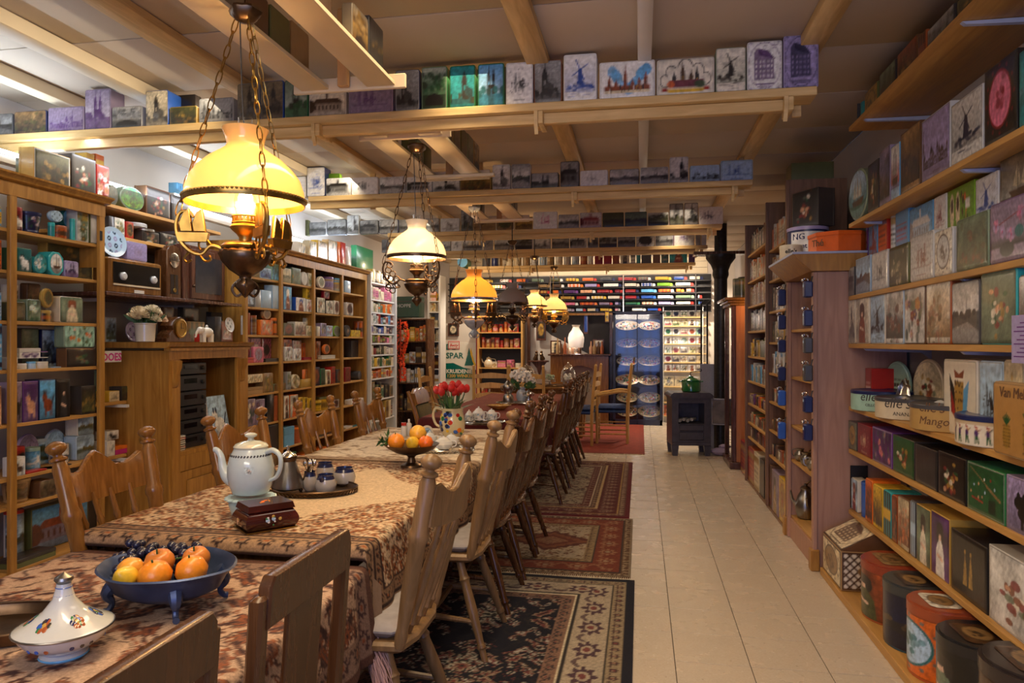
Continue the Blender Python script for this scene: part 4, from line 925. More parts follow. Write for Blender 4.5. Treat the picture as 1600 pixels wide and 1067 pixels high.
row('X', R+.05, RZ['R0'], 'dark tins on the top wall shelf', .10, '''
1284 1293 224 sq gold stripes gold brown gold|narrow yellow banded tin at the far end of the top wall shelf
1294 1306 213 sq brown scene brown dark gold|narrow brown tin next to the yellow banded one on the top shelf
1308 1327 189 sq dark medal olive dark gold|dark tin with a dull yellow bird shape on the top shelf
1328 1340 166 sq charcoal building grey dark sage|dark grey tin beside the blue canister on the top shelf
1341 1349 158 cy teal none x x x|slim blue canister on the top wall shelf
1351 1371 135 sq olive medal gold dark gold|dark green tin with yellow rings on the top shelf
1374 1399 103 sq dark scene sage dark olive|dark tin with a pale column, left of the crowd tin on the top shelf
1402 1433 68 sq brown scene rust dark gold|brown tin with a red crowd scene on the top shelf
1434 1447 50 sq rust stripes dark rust rust|narrow ornate red and black tin on the top shelf
1449 1491 25 sq dark scene grey black olive|large dark tin with grey horsemen on the top shelf
1495 1546 -25 sq olive scene olive dark gold|large olive tin with yellow figures on the top shelf
1550 1570 -40 sq gold stripes gold dark gold|narrow gold banded tin near the camera on the top shelf
1572 1640 -80 sq teal scene teal dark gold|nearest dark teal tin on the top shelf
''', parts=False)
row('X', R, RZ['R1'], 'picture tins on the second wall shelf', .10, '''
1315 1356 266 dk sage ship ice green teal r=.0|oval tin with a sailing ship on green water
1356 1373 251 sq dark rose dark crimson gold|black tin with a red and yellow bouquet beside the oval ship tin
1374 1391 230 sq mauve scene mauve dark brown|dull mauve tin with a shopfront
1392 1406 224 sq sky ship white sky red|narrow blue and white tin with red diamonds
1407 1438 197 sq brown scene tan dark brown|brown tin with a black hatted figure
1440 1485 172 sq silver skyline lilac brown rust|tin of a brick village street with flowers
1486 1536 146 sq silver mill silver navy charcoal|large misty blue tin of a windmill at dusk
1538 1590 92 sq black medal black crimson pink|large black tin with a pink oval town view
1592 1650 60 sq teal wide turquoise teal ice|teal tin nearest the camera on the second wall shelf
''')
row('X', R+.10, RZ['R2'], 'picture tins on the thin third shelf', .07, '''
1333 1356 350 sq purple rose purple gold gold|small violet tin with a pale bouquet on the thin shelf
1357 1371 338 sq sky church sky rust rust|narrow sky blue tin with a red tower
1372 1386 332 bx red label orange brown rust|orange tin with a brown badge on the thin shelf
1387 1398 328 cy silver label silver dark gold|clear sided canister beside the blue diamond tin
1399 1420 322 sq sky label sky red sky|blue tin with red diamonds on the thin shelf
1421 1458 318 sq sky building sky white ice|sky blue tin with a white mill house and three red diamonds
1459 1479 303 bx white sketch white crimson crimson|white tin with a red windmill sketch
1480 1523 288 sq lime clogs lime dark brown|lime green tin with wooden clogs
1524 1560 272 sq white mill white blue blue|white tin with a delft blue windmill
1562 1650 228 sq brown ship sepia dark grey|large brown tin with a grey tall ship
''')
row('X', R, RZ['R3'], 'picture tins on the fourth wall shelf', .09, '''
1318 1335 417 sq charcoal building grey black silver|small grey steam engine tin at the panel end of the fourth shelf
1337 1360 400 sq ice wide ice brown tan|small tin of a brown hare under a pale sky
1362 1387 391 bx silver sketch silver charcoal olive|silver embossed tin of leaves, beside the brown hare
1389 1420 381 bx olive scene olive dark cream|dark misty tin of birds in reeds
1422 1459 363 bx silver sketch silver rust brown|silver tin with rust coloured thistles
1460 1489 356 bx silver medal ivory brown silver|ivory tin with an engraved oval wreath
1494 1545 334 bx sage scene sage olive rust|large grey green tin of a huntsman in the woods
1546 1650 300 bx purple orchid mauve crimson purple|large mauve tin with pink orchids
''')
row('X', R, RZ['R4'], 'embossed tins on the fifth wall shelf', .09, '''
1317 1336 465 bx ivory church ivory charcoal grey|ivory embossed tin with riders under an arch, beside the panel
1337 1358 463 bx ivory portrait ivory brown rust|white embossed tin with a brown cloaked figure
1360 1383 459 bx ivory mill ice black charcoal|pale blue embossed tin with a black figure and mill
1384 1412 453 bx ice scene silver dark rust|silver embossed tin of fruit and foliage
1413 1446 446 bx brown flowers silver purple crimson|brown rimmed embossed tin with purple flowers
1447 1486 438 bx rust scene ivory tan rust|rust rimmed embossed tin with orange birds
1487 1531 437 bx charcoal wide silver charcoal navy|grey embossed tin of a misty lake at dusk
1532 1589 421 bx turquoise rose sage olive rust|large turquoise rimmed embossed tin with birds and reeds
1591 1660 423 bx brown scene silver brown tan|brown embossed tin nearest the camera on the fifth shelf
''')
for o in list(COL.objects)[-3*9:]:
 pass
row('X', R, RZ['R6'], 'photo printed tins on the seventh wall shelf', .16, '''
1319 1339 656 sq charcoal medal sage dark gold|dark green grey tin with a yellow leaf
1340 1362 662 sq crimson sketch crimson cream orange|red tin with trumpets and an oval badge
1363 1394 669 sq purple flowers purple mauve pink b=lilac|purple tin with faded figures and a lilac rim
1395 1429 682 sq dark rose green peach red|dark green tin with scattered toys
1430 1465 697 sq black plain charcoal dark dark|plain black embossed tin between the green and the flowered tins
1466 1510 709 sq black rose black cream olive|black tin with pale flowers
1511 1571 728 sq green billiard green white white|green billiard cloth tin with a cue and balls
1572 1650 752 sq lilac animal lilac black black|lilac tin with a galloping black horse
''')
row('X', R+.01, RZ['R7'], 'tins on the lowest wall shelf', .15, '''
1318 1329 722 sq black portrait tan dark gold d=.1|narrow black tin with a tall yellow figure and orange ends
1330 1340 746 bx ivory portrait ice rust crimson d=.06|narrow pale tin with a red figure beside the blue canister
1341 1351 751 cy blue none x x x d=.05|bright blue canister on the lowest wall shelf
1352 1363 747 bx orange scene orange dark dark|orange tin with black figures on the lowest shelf
1364 1379 757 bx yellow scene yellow dark olive|yellow tin with black figures on the lowest shelf
1380 1392 765 bx turquoise stripes turquoise dark yellow|turquoise tin with a chequered foot
1393 1402 772 bx rust scene rust dark orange|narrow rust red tin beside the chequered one
1403 1421 776 bx brown scene cream rust orange|tall cream tin with orange vines and a dark lid
1422 1431 780 bx charcoal stripes ice dark ice|pale blue strip labelled tin beside the vines
1432 1454 790 sq gold portrait sage dark ivory|gold edged tin with a faded lady in white
1455 1484 802 sq gold portrait purple dark white|gold edged tin with a lady in white on violet
1486 1543 838 sq black gold black dark gold d=.2|large black tin with two gilded figures
1545 1660 880 sq silver rose silver rust gold d=.25|large pale tin with a bouquet of wild flowers, nearest on the lowest shelf
''')
# round tins lying on the sixth shelf
def round_tin(uc, vc_top, w_px, colr, label, txt, tcol, motif=None, lid='charcoal', z=None, hgt=None, vb=None):
 z = z or RZ['R5']; 
 y, d, _ = onX(RX, uc); R_ = .182; Hh = onX(RX, uc, vc_top)[2]-z
 o = obj('round_tin', MB().lathe([(R_*.97, 0), (R_*.99, .003), (R_*.99, Hh-.018)], 36), M_TIN, loc=(RX+.135, y, z+.0005), color=C(colr)); tag(o, label, 'tin', 'round tins on the sixth shelf')
 obj('lid', MB().lathe([(R_, Hh-.02), (R_, Hh-.004), (R_*.97, Hh), (R_*.92, Hh-.004), (.0001, Hh-.006)], 36), M_TIN, o, color=C(lid))
 a = math.atan2(-o.location.x, o.location.y)  # towards the camera side
 fa = math.atan2(RX+R_*.72, -y)               # direction to the camera
 th = math.atan2(-y, -(RX+R_*.72)); o.rotation_euler.z = th+PI/2-.15
 if motif:
  arr = picture(R_*3.0, Hh-.02, motif, colr, 'dark', 'olive', 3, .005); obj('picture', wrap_picture(arr, R_*.99, .002, Hh-.022, -1.5, 1.5), M_PRINT, o)
 for s, size, zz, off, sh in (txt or []):
  tm = text_mb(s, size, .0004, shear=sh); tm.v = [(x, yy, q+zz) for x, yy, q in tm.v]; bend(tm, R_*.993, off); obj('lettering', tm, M_MATTE, o, color=C(tcol))
 return o
round_tin(1344, 607, 55, 'mint', 'pale mint green round tin with script lettering beside the wooden panel', [("elle's", .07, .06, -.25, .2), ('CELLO MINTS', .02, .03, -.1, 0)], 'dark', lid='navy')
round_tin(1384, 618, 64, 'cream', 'cream round tin lettered ananas', [("elle's", .07, .06, -.3, .2), ('ANANAS', .026, .022, -.1, 0)], 'dark', lid='charcoal')
round_tin(1442, 628, 84, (.5, .31, .1), 'tan round tin with brown script', [("elle's", .06, .085, -.4, .2), ('Mango', .05, .03, -.35, .2), ('EXTRA QUALITY', .012, .025, .3, 0)], 'brown', lid='charcoal')
round_tin(1518, 645, 112, 'ivory', 'white round tin with a parade of small musicians in red caps', None, 'dark', 'march', lid='navy')
row('X', 1.36, RZ['R5'], 'tins at the back of the sixth shelf', .1, '''
1319 1342 571 sq red scene gold olive brown d=.09|red tin with a garden scene beside the wooden panel
1343 1362 573 sq red label red white red d=.16|plain bright red tin side with white scroll
''')
row('X', 1.30, RZ['R5'], 'tins at the back of the sixth shelf', .14, '''
1474 1527 560 bx ivory crest ivory dark gold d=.12|large ivory tin with a royal crest and flags
1530 1568 562 bx ice sketch ice dark charcoal d=.12|pale blue tin with dark flower garlands beside the crest tin
1568 1600 560 bx cream rose cream crimson green d=.1|cream tin with small painted children, partly hidden
''')
for uc, w, h, c, m, bg, ink, ac, l, dz in ((1403, .20, .22, 'mint', 'label', 'mint', 'dark', 'mint', 'large green oval lid standing behind the round tins', .06), (1452, .2, .24, 'cream', 'rose', 'cream', 'brown', 'gold', 'large yellow oval lid with pineapples standing on edge', .06), (1512, .24, .25, 'peach', 'sketch', 'peach', 'brown', 'gold', 'large tan oval lid half hidden behind the crest tin', .06)):
 y = onX(1.5, uc)[0]; tin((1.5, y, RZ['R5']+dz*0), -PI/2+.25, w*1.25, h*1.25, .02, 'dk', c, m, bg, ink, ac, l, 'standing lids')
y = onX(1.42, 1419)[0]; o = obj('shell_dish', MB().lathe([(.0001, -.01), (.05, -.004), (.075, .012), (.07, .014), (.05, .0)], 24, TR(rx=PI/2-.25) @ Matrix.Diagonal((.55, 1.25, 1, 1)), flute=.06, nf=12), M_SILVER, loc=(1.40, y, RZ['R5']+.10), rz=-PI/2+.6); tag(o, 'silver shell shaped tin standing before the green oval lid', 'dish')
y = onX(1.33, 1459)[0]; tin((1.36, y, RZ['R5']+.0), -PI/2+.5, .12, .1, .02, 'dk', 'silver', 'plain', 'orange', 'rust', 'orange', 'small oval tin with an orange face leaning near the crest tin', 'standing lids')
# pineapple plaque hanging in front of sixth shelf
y0, d, zt = onX(RX-.02, 1600, 597); zb = onX(RX-.02, 1590, 712)[2]; yw = onX(RX-.02, 1564)[0]
t = tin((RX-.03, yw-.16, zb), -PI/2, .32, zt-zb, .03, 'bx', 'tan', 'pine', (.62, .36, .12), 'brown', 'gold', 'tan tin plaque with two pineapples and brown script hanging at the shelf front', None)
tm = text_mb('Van Melle', .05, .0006, shear=.1); tm.v = [(x-.01, q-.0185, z+(zt-zb)*.8) for x, q, z in tm.v]; obj('lettering', tm, M_MATTE, t, color=C('brown'))
y, d, z = onX(RX-.01, 1594, 600); o = obj('paper_notice', MB().box(-.0006, .0006, -.09, .09, 0, .16), M_MATTE, loc=(RX-.012, onX(RX, 1587)[0]-.09, onX(RX, 1590, 565)[2]), color=C('lilac'))
for k in range(9): obj('text_line', MB().box(-.0012, -.0007, -.075, .075-(k % 3)*.02, .02+k*.014, .024+k*.014), M_MATTE, o, color=C('purple'))
tag(o, 'lilac paper notice with printed lines taped to the fifth shelf edge', 'notice')
# curved front tins on the floor plank
def d_tin(u0, u1, vt, c, lidc, label, motif, bg, ink, ac, mc):
 ya = onX(1.12, u0)[0]; yb_ = onX(1.12, u1)[0]; z0 = .046; w_ = abs(ya-yb_)-.008; Hh = onX(1.15, (u0+u1)/2, vt)[2]-z0; yc = (ya+yb_)/2; L_ = .30
 def prof(k):  # plan outline: rounded front
  pts = []; R_ = w_/2*k
  for j in range(13): a = PI*j/12; pts.append((-R_*cos(a), -R_*sin(a)*.85))
  return [(-R_, L_-.1)]+pts+[(R_, L_-.1)]
 def vert(k, z0_, z1_):
  P = prof(k); n = len(P); vs = [(x, y, z0_) for x, y in P]+[(x, y, z1_) for x, y in P]; return vs, [tuple(range(n-1, -1, -1)), tuple(range(n, 2*n))]+[(j, (j+1) % n, (j+1) % n+n, j+n) for j in range(n)]
 mb = MB(); mb.add(*vert(.97, 0, Hh*.84)); o = obj('biscuit_tin', mb, M_TIN, loc=(1.1+w_*.42, yc, z0), rz=-PI/2, color=C(c)); tag(o, label, 'tin', 'curved front tins on the floor plank')
 lb = MB(); lb.add(*vert(1.0, Hh*.84, Hh*.97)); lb.add(*vert(.92, Hh*.97, Hh)); obj('lid', lb, M_TIN, o, color=C(lidc))
 arr = picture(w_*1.3, Hh*.78, motif, bg, ink, ac, 5, .005); obj('picture', wrap_picture(arr, w_/2*.975, .01, Hh*.8, -1.35, 1.35, sy=.85), M_PRINT, o)
 a2 = picture(w_*.6, w_*.4, 'medal', mc, 'dark', 'tan', 6, .005); me = flat_picture(a2, w_*.62, w_*.42, 0, 0, .03); ob = obj('picture', me, M_PRINT, o, M=TR(0, -w_*.22, Hh+.0012, rx=-PI/2))
d_tin(1338, 1372, 862, 'rust', (.3, .05, .02), 'red curved front tin with white lettering next to the house shaped chest', 'portrait', 'rust', 'dark', 'olive', 'tan')
d_tin(1372, 1408, 893, (.02, .07, .1), (.045, .05, .05), 'dark blue curved front tin between the two red ones', 'wide', 'navy', 'dark', 'tan', 'charcoal')
d_tin(1408, 1450, 925, (.5, .1, .03), (.35, .07, .02), 'orange red curved front tin with a pale medallion', 'medal', 'orange', 'teal', 'ice', 'ivory')
d_tin(1450, 1506, 975, 'black', 'black', 'black curved front tin with a grey green figure', 'portrait', 'black', 'dark', 'sage', 'brown')
d_tin(1510, 1590, 1015, 'brown', (.03, .02, .018), 'large dark brown curved front tin with painted grapes', 'rose', 'brown', 'dark', 'teal', 'brown')
# house shaped chest
ya = onX(1.12, 1277)[0]; y1_ = onX(1.12, 1362)[0]; y1_ = 4.66
wd = .62; wl = .4; t = thing('tin_chest', 'large cream and brown house shaped tin chest with a sloping lid on the floor', 'chest', (1.09, 4.62-wl, .046), 0)
hc = .22; arr = picture(wl, hc, 'medal', 'cream', 'brown', 'tan', 4, .006, ('brown', .06))
obj('body', MB().box(0, .42, 0, wl, 0, hc, .003), M_TIN, t, color=C('tan')); m = TR(-.0, wl/2, 0, rz=-PI/2); obj('picture', flat_picture(arr, wl*.96, hc*.94, 0, .006), M_PRINT, t, M=m)
arr = picture(.42, hc, 'lattice', 'ivory', 'brown', 'tan', 4, .006, ('brown', .06)); obj('picture', flat_picture(arr, .41, hc*.94, 0, .006), M_PRINT, t, M=TR(.21, 0, 0))
obj('lid', MB().prism([(0, 0), (.21, .11), (.42, 0)], 0, wl, M=TR(0, 0, hc)), M_TIN, t, color=C('brown'))
sl = math.hypot(.21, .11); an = math.atan2(.11, .21); arr = picture(wl, sl, 'etch', 'cream', 'brown', 'tan', 9, .006, ('brown', .05))
obj('picture', flat_picture(arr, wl*.96, sl*.96, 0, .004), M_PRINT, t, M=TR(-.002, wl/2, hc+.001) @ Matrix.Rotation(-PI/2, 4, 'Z') @ Matrix.Rotation(-(PI/2-an), 4, 'X'))
# on top of the cornice
zc = 1.981
def can(x, y, R_, h_, c, lab, texts=(), lidc='ivory', tc='navy', shape=20, band=None, z=zc, tw=0):
 o = obj('round_tin', MB().lathe([(R_*.97, 0), (R_, .003), (R_, h_-.02)], shape), M_TIN, loc=(x, y, z), color=C(c)); tag(o, lab, 'tin', 'tins above the wide cornice')
 obj('lid', MB().lathe([(R_*1.03, h_-.022), (R_*1.03, h_), (R_*.95, h_+.004), (.001, h_+.004)], shape), M_TIN, o, color=C(lidc)); o.rotation_euler.z = math.atan2(-y, -x)+PI/2+tw
 if band: obj('label_band', wrap_picture(picture(R_*1.6, h_*.75, 'plain', band, 'ivory', 'ivory', 1, .006), R_, h_*.1, h_*.75, -.9, .9), M_PRINT, o)
 for s, sz, zz, off in texts:
  tm = text_mb(s, sz, .0005, bold=.001); tm.v = [(a, b, c_+zz) for a, b, c_ in tm.v]; bend(tm, R_*1.006, off); obj('lettering', tm, M_MATTE, o, color=C(tc))
 return o
can(1.24, 4.86, .178, .125, (.8, .13, .01), 'large glossy orange eight-sided tin lying on the cornice', [('Thé', .06, .04, -.75)], lidc=(.8, .13, .01), tc='brown', shape=8)
o = can(1.16, 5.35, .135, .24, 'navy', 'tall dark blue canister with a white label and blue map, behind the orange tin', [('NG', .06, .15, -.45), ('mont', .045, .09, -.38)], lidc='lilac', band='white')
obj('map', flat_picture(picture(.06, .1, 'portrait', 'white', 'navy', 'navy', 2, .005), .07, .1, -.14, .09), M_PRINT, o, M=TR(.07, .03, 0, rz=.55))
can(1.02, 5.2, .075, .10, 'cream', 'small cream canister lettered in black at the cornice corner', [("elle's", .04, .045, 0), ('LAIS', .02, .02, 0)], tc='black', lidc='cream')
tin((1.2, 5.36, zc+.246), -PI/2+.5, .26, .26, .14, 'sq', 'dark', 'rose', 'dark', 'navy', 'crimson', 'dark tall tin with small coloured figures on top of the blue canister', 'tins above the wide cornice')
tin((1.26, 5.75, 2.621), -PI/2, .2, .14, .3, 'sq', 'olive', 'plain', 'olive', 'dark', 'dark', 'olive tin on the top end of the tall aisle bookcase', None)
tin((1.46, 4.9, RZ['R5']+.95), -PI/2, .3, .32, .02, 'dk', 'green', 'plain', 'green', 'dark', 'green', 'dark green round tray leaning on the wall behind the orange tin', None)

# ================================================================== THE LEFT BOOKCASES
Lx = -3.425
def lrow(z, group, items, dep=.1, val=None, **k): return row('X', val or Lx, z, group, dep, items, **k)
G1 = 'tins in the nearest pine bookcase'
lrow(LZ[0], G1, '''
-16 3 320 bx sky label yellow navy sky |yellow and blue tin at the frame, top row of the nearest bookcase
22 41 322 cy crimson animal crimson dark white|red canister with a white lion, top row nearest bookcase
43 75 330 pt navy flowers navy green purple|domed blue and green flowered pot, top row
79 99 327 dk ice dots ice navy ice z=.09 d=.03|small round tin with a lace star, top row
80 89 346 cy teal none x x x lid=turquoise|short teal canister, top row
90 112 351 cy rust lattice orange rust brown|short rust patterned canister, top row
113 120 340 cy turquoise none x x x|slim turquoise canister behind the rust one, top row
120 139 324 sq silver flowers silver sage olive d=.08|silver flowered tin at the post, top row
141 154 328 sq olive plain silver olive olive|grey tin tucked behind the hinged post, top row
''')
lrow(LZ[0], G1, '''
97 120 325 dk teal plain sky teal sky d=.08 z=.08|teal round tin with a bright blue face, top row
''', val=-3.5)
lrow(LZ[1], G1, '''
-16 3 372 sq rust label orange brown rust|rust tin at the frame, second row
26 50 386 sq green animal teal black white|green tin with a white panda, second row
51 74 394 dk teal flowers turquoise white sky|round teal tin with white horses, second row
76 100 392 ob turquoise ship white charcoal white|turquoise eight-sided tin with a small bird, second row
101 123 406 bx lilac towers lilac navy purple|small lilac tin with two dark domes, second row
''')
lrow(LZ[1], G1, '''
72 146 380 sq gold scene olive dark gold b=gold d=.06|large gold framed landscape tin at the back, second row
''', val=-3.56)
lrow(LZ[2], G1, '''
-16 3 455 sq sky label ice navy sky|pale blue lettered tin at the frame, third row
22 40 470 bx olive scene olive dark sage|dim olive rounded tin, third row
42 64 466 bx sage flowers sage green mint|green tin of meadow flowers, third row
66 87 483 cy gold stripes gold dark orange|low gold and orange striped tin, third row
67 84 449 dk gold medal gold brown olive z=.085 d=.03|oval gold tin with a ship on top of the striped one, third row
93 130 462 bx cream portrait sage rust cream|large cream tin with a girl in a bonnet, third row
''')
lrow(LZ[2], G1, '''
42 64 441 bx brown scene brown tan dark z=.1 d=.05|dim brown tin standing higher at the back, third row
24 29 442 sq ivory sketch ivory dark grey z=.1|narrow ivory tin at the back, third row
''', val=-3.54)
lrow(LZ[3], G1, '''
20 28 556 sq white animal white brown brown|small white tin with a brown horse, fourth row
31 47 566 rd ivory none x x x lid=white|low white round tin, left of the pale blue one, fourth row
48 60 563 rd ice none x x x lid=sky|low pale blue round tin, fourth row
61 82 563 rd ivory none x x x|low white round tin beneath a stack, fourth row
84 96 571 fl ice none x x x|small pale blue flat tin, fourth row
103 150 542 sq brown rose dark olive gold d=.07|wide dark tin of faded flowers beneath the sunflower tin, fourth row
''')
zf = onX(Lx, 100, 541)[2]
row('X', Lx, zf, G1, .07, '''
100 149 507 bx sage flowers mint green orange s=8|wide tin with sunflowers on pale green, on top of the dark flowered one
''')
zf = onX(Lx, 50, 558)[2]
row('X', Lx-.02, zf, G1, .1, '''
30 64 542 fl white butter white purple lilac d=.06|flat white tin with a purple butterfly, resting on the round ones
62 81 556 rd ivory none x x x lid=silver|second white round tin of the stack, fourth row
''')
row('X', Lx-.02, onX(Lx, 50, 549)[2], G1, .1, '''
63 80 547 rd ivory none x x x lid=purple|white round tin with a purple lid topping the stack, fourth row
''')
row('X', Lx-.12, LZ[3], G1, .06, '''
33 61 511 sq dark sketch sage olive dark|black rimmed tin with a pale green print behind the butterfly
65 92 513 sq navy scene ice navy black|tin with a blue wizard on white behind the stack, fourth row
''')
lrow(LZ[4], G1, '''
-18 3 602 sq peach portrait peach brown rust|pale tin with a brown figure at the frame, fifth row
19 35 595 sq mauve animal mauve dark dark|grey mauve tall tin with a dark bird, fifth row
36 60 594 sq purple animal purple mauve peach|tall purple tin with a reclining lion, fifth row
61 87 591 sq navy animal sky dark rust|tall blue tin with a lion head, fifth row
88 110 591 sq black portrait black dark charcoal|tall black tin with a dim gorilla, fifth row
127 150 601 sq dark scene dark olive gold|dark box tin with gold leaves near the post, fifth row
''')
lrow(LZ[5], G1, '''
20 40 712 sq white animal white ice brown|white tin with a brown lion at the front, sixth row
41 74 733 fl red none x x x|flat red and olive tin, sixth row
76 98 729 rd brown none x x x lid=dark|low dark brown oval tin, sixth row
100 118 726 rd dark none x x x lid=brown|low dark tin beside the brown oval, sixth row
''', dep=.07)
row('X', -3.51, LZ[5], G1, .09, '''
26 45 696 cy red portrait red black dark|red canister with a dark figure, sixth row
50 69 697 cy mint mill sky white ice|mint canister with a blue snow scene, sixth row
92 115 692 cy ivory wide white navy teal|squat white canister with a dark landscape, sixth row
119 148 678 bx ice wide ice olive gold|large pale blue tin with a cottage scene, lower of two
''')
row('X', -3.51, onX(-3.51, 133, 678)[2], G1, .09, '''
121 147 647 bx ivory wide ice olive gold|white edged tin with the same cottage, upper of two
''')
row('X', -3.61, LZ[5], G1, .1, '''
55 90 683 cy ice medal ice sky olive|large pale blue canister with a green seal, sixth row
27 62 676 dk lilac wide lilac navy ice d=.02|lilac oval lid standing at the back, sixth row
70 104 669 dk ice wide ice sky teal d=.02|pale blue oval lid standing at the back, sixth row
''')
lrow(LZ[6], G1, '''
24 60 746 pt tan scene tan brown sepia|tan flared pot with a brown horse scene, seventh row
62 88 748 bx brown scene sepia brown dark|brown domed tin with a hunting scene, seventh row
90 128 754 fl ivory scene ivory green dark|long cream tin with green trees, seventh row
''')
lrow(LZ[7], G1, '''
22 88 864 fl olive none x x x lid=dark|flat dark olive box tin, bottom row
''', dep=.12)
row('X', -3.58, LZ[7], G1, .06, '''
21 45 795 cy white wide ice charcoal olive lid=red|white canister with bare trees and a red lid, bottom row
48 138 783 sq olive building sky rust gold s=3|large tin painting of an old market town, bottom row
''')
# to the left of the post, seen at the frame edge
for i in (5, 6): pass
row('X', Lx, LZ[3], G1, .08, '''
-20 4 500 sq ice label sky white navy|tall pale blue tin at the frame, fourth row
''')
row('X', -3.44, 2.346, 'tins on top of the nearest bookcase', .1, '''
52 110 236 sq gold scene olive dark gold b=silver|wide framed landscape tin lying over the cornice
112 150 243 sq dark rose dark olive white|dark tin with white flowers over the cornice
151 171 257 sq red flowers red white pink|red and white tin at the cornice end
''')
row('X', -3.5, 2.346, 'tins on top of the nearest bookcase', .07, '''
40 50 246 sq olive plain olive dark sage|narrow olive tin at the wall end of the cornice
''')
row('X', -3.60, 2.346, 'tins on top of the nearest bookcase', .09, '''
135 148 238 sq gold none x x x|gold tin behind the flowered one over the cornice
149 163 240 sq orange label orange red yellow|orange tin behind the red and white one over the cornice
''')
# alcove
GA = 'tins on the alcove shelves'
row('X', -3.64, 2.376, GA, .1, '''
168 185 287 dk olive scene olive dark sage d=.05|olive oval tin half hidden by the post, topmost alcove shelf
187 226 290 dk sage scene green lime olive d=.09|large round tin with a bright green wood, topmost alcove shelf
228 266 293 sq brown rose dark rust tan b=rust|square tin with reddish columns and a dancer, topmost alcove shelf
268 296 306 sq dark plain dark dark dark|dark box tin beneath a white ledge, topmost alcove shelf
''')
o = obj('ledge', MB().box(-.1, .06, -.2, .2, 0, .02, .003), M_WHITE, loc=(-3.7, onX(-3.7, 287)[0], onX(-3.64, 282, 306)[2]+.002)); tag(o, 'short white ledge board lying on the dark alcove tin', 'board')
row('X', -3.66, onX(-3.64, 282, 306)[2]+.024, GA, .08, '''
277 296 286 sq sky dots sky navy sky|bright blue tin on the white ledge
''')
row('X', -3.64, 2.166, GA, .1, '''
170 178 336 sq charcoal none x x x|narrow dark tin at the left of the middle alcove shelf
179 195 339 sq silver flowers ivory olive sage|pale flowered tin, middle alcove shelf
197 209 345 sq red medal red gold dark|red and black tin, middle alcove shelf
222 249 360 sq dark rose dark olive sage|dark flowered tin under the hat box, middle alcove shelf
250 276 364 sq black rose dark sage olive|black flowered tin beside the brass lamp arm, middle alcove shelf
''')
row('X', -3.62, 2.27, GA, .12, '''
210 240 347 rd silver medal silver charcoal silver|silver round tin with arches raised above the middle alcove shelf
''')
o = obj('tin_pedestal', MB().lathe([(.05, 0), (.055, .01), (.02, .03), (.02, .07), (.07, .085), (.07, .1)], 16), M_METAL, loc=(-3.68, onX(-3.68, 226)[0], 2.1665), color=C('silver')); tag(o, 'small silver pedestal under the round tin with arches', 'stand')
def disc(loc, rz, R_, c, lab, m='dots', pal=('ice', 'navy', 'ice'), tilt=.15, cat='plate'):
 arr = picture(R_*2, R_*2, m, *pal, 7, .006); o = obj('plate', MB().lathe([(.0001, .0), (R_*.55, .0), (R_*.65, .006), (R_, .016), (R_, .02), (R_*.64, .011), (.001, .006)], 28, TR(0, 0, R_, rx=PI/2-tilt)), M_GLAZE, loc=loc, rz=rz, color=C(c)); tag(o, lab, cat)
 me = disc_picture(arr, R_*.9, R_*.9, -.012, 0, M_GLAZEP); obj('pattern', me, M_GLAZEP, o, M=TR(0, 0, R_, rx=-tilt)); return o
# radio, clock, wall cabinet on the lowest alcove shelf
zs = 1.751; ya_, d_, _ = onX(-3.5, 164); yb2 = onX(-3.5, 247)[0]
t = thing('radio', 'old valve radio with a dark glass dial and two pale knobs on the alcove shelf', 'radio', (-3.58, (ya_+yb2)/2+.03, zs), PI/2); w_ = (yb2-ya_)/2; hh = onX(-3.5, 205, 404)[2]-zs
obj('case', MB().box(-w_, w_, -.09, .12, 0, hh, .012), M_OAK, t)
obj('dial', MB().box(-w_+.03, w_-.03, -.094, -.091, .07, hh-.03, .001), flat('radio_glass', (.01, .009, .008), .1, noise=.3), t)
obj('trim_strip', MB().box(-w_+.03, w_-.03, -.098, -.0905, .055, .066), M_CREAM, t)
for x in (-w_*.55, w_*.62): obj('knob', MB().lathe([(.028, 0), (.028, .012), (.02, .02), (.0001, .021)], 16, TR(x, -.094, .12, rx=PI/2)), M_GLAZE, t, color=C('silver'))
obj('name_plate', MB().box(-.03, .07, -.0925, -.0908, .012, .035), M_WHITE, t)
zt_ = zs+hh+.001
disc((-3.55, onX(-3.5, 184)[0], zt_), PI/2-.2, .105, 'ice', 'pale blue lace patterned round plate leaning on the radio', pal=('ice', 'navy', 'lilac'))
tin((-3.55, onX(-3.5, 217)[0], zt_), PI/2, .2, .13, .08, 'bx', 'lilac', 'sketch', 'lilac', 'mauve', 'mauve', 'lilac rounded tin with dense writing on top of the radio', GA)
yc = onX(-3.6, 263)[0]; t = thing('wall_clock', 'small brown pendulum clock with a silver dial beside the radio', 'clock', (-3.6, yc, zs), PI/2); hh = .42
obj('case', MB().prism([(-.085, 0), (.085, 0), (.085, hh-.05), (.05, hh-.012), (0, hh), (-.05, hh-.012), (-.085, hh-.05)], -.05, .06, bev=.005), M_OAKD, t)
obj('dial', MB().lathe([(.055, 0), (.058, .006), (.05, .008), (.0001, .008)], 20, TR(0, -.05, hh-.12, rx=PI/2)), M_SILVER, t)
obj('hand', MB().box(-.002, .002, -.06, -.0585, hh-.12, hh-.085).box(-.03, 0, -.06, -.0585, hh-.122, hh-.118), M_BLACK, t)
obj('pendulum_window', MB().box(-.045, .045, -.053, -.0505, .04, .19), flat('clock_glass', (.03, .02, .015), .08), t); obj('pendulum', MB().tube([(0, -.056, .19), (0, -.056, .08)], .002, 5).lathe([(.018, 0), (.016, .004)], 12, TR(0, -.056, .07, rx=PI/2)), M_BRASS, t)
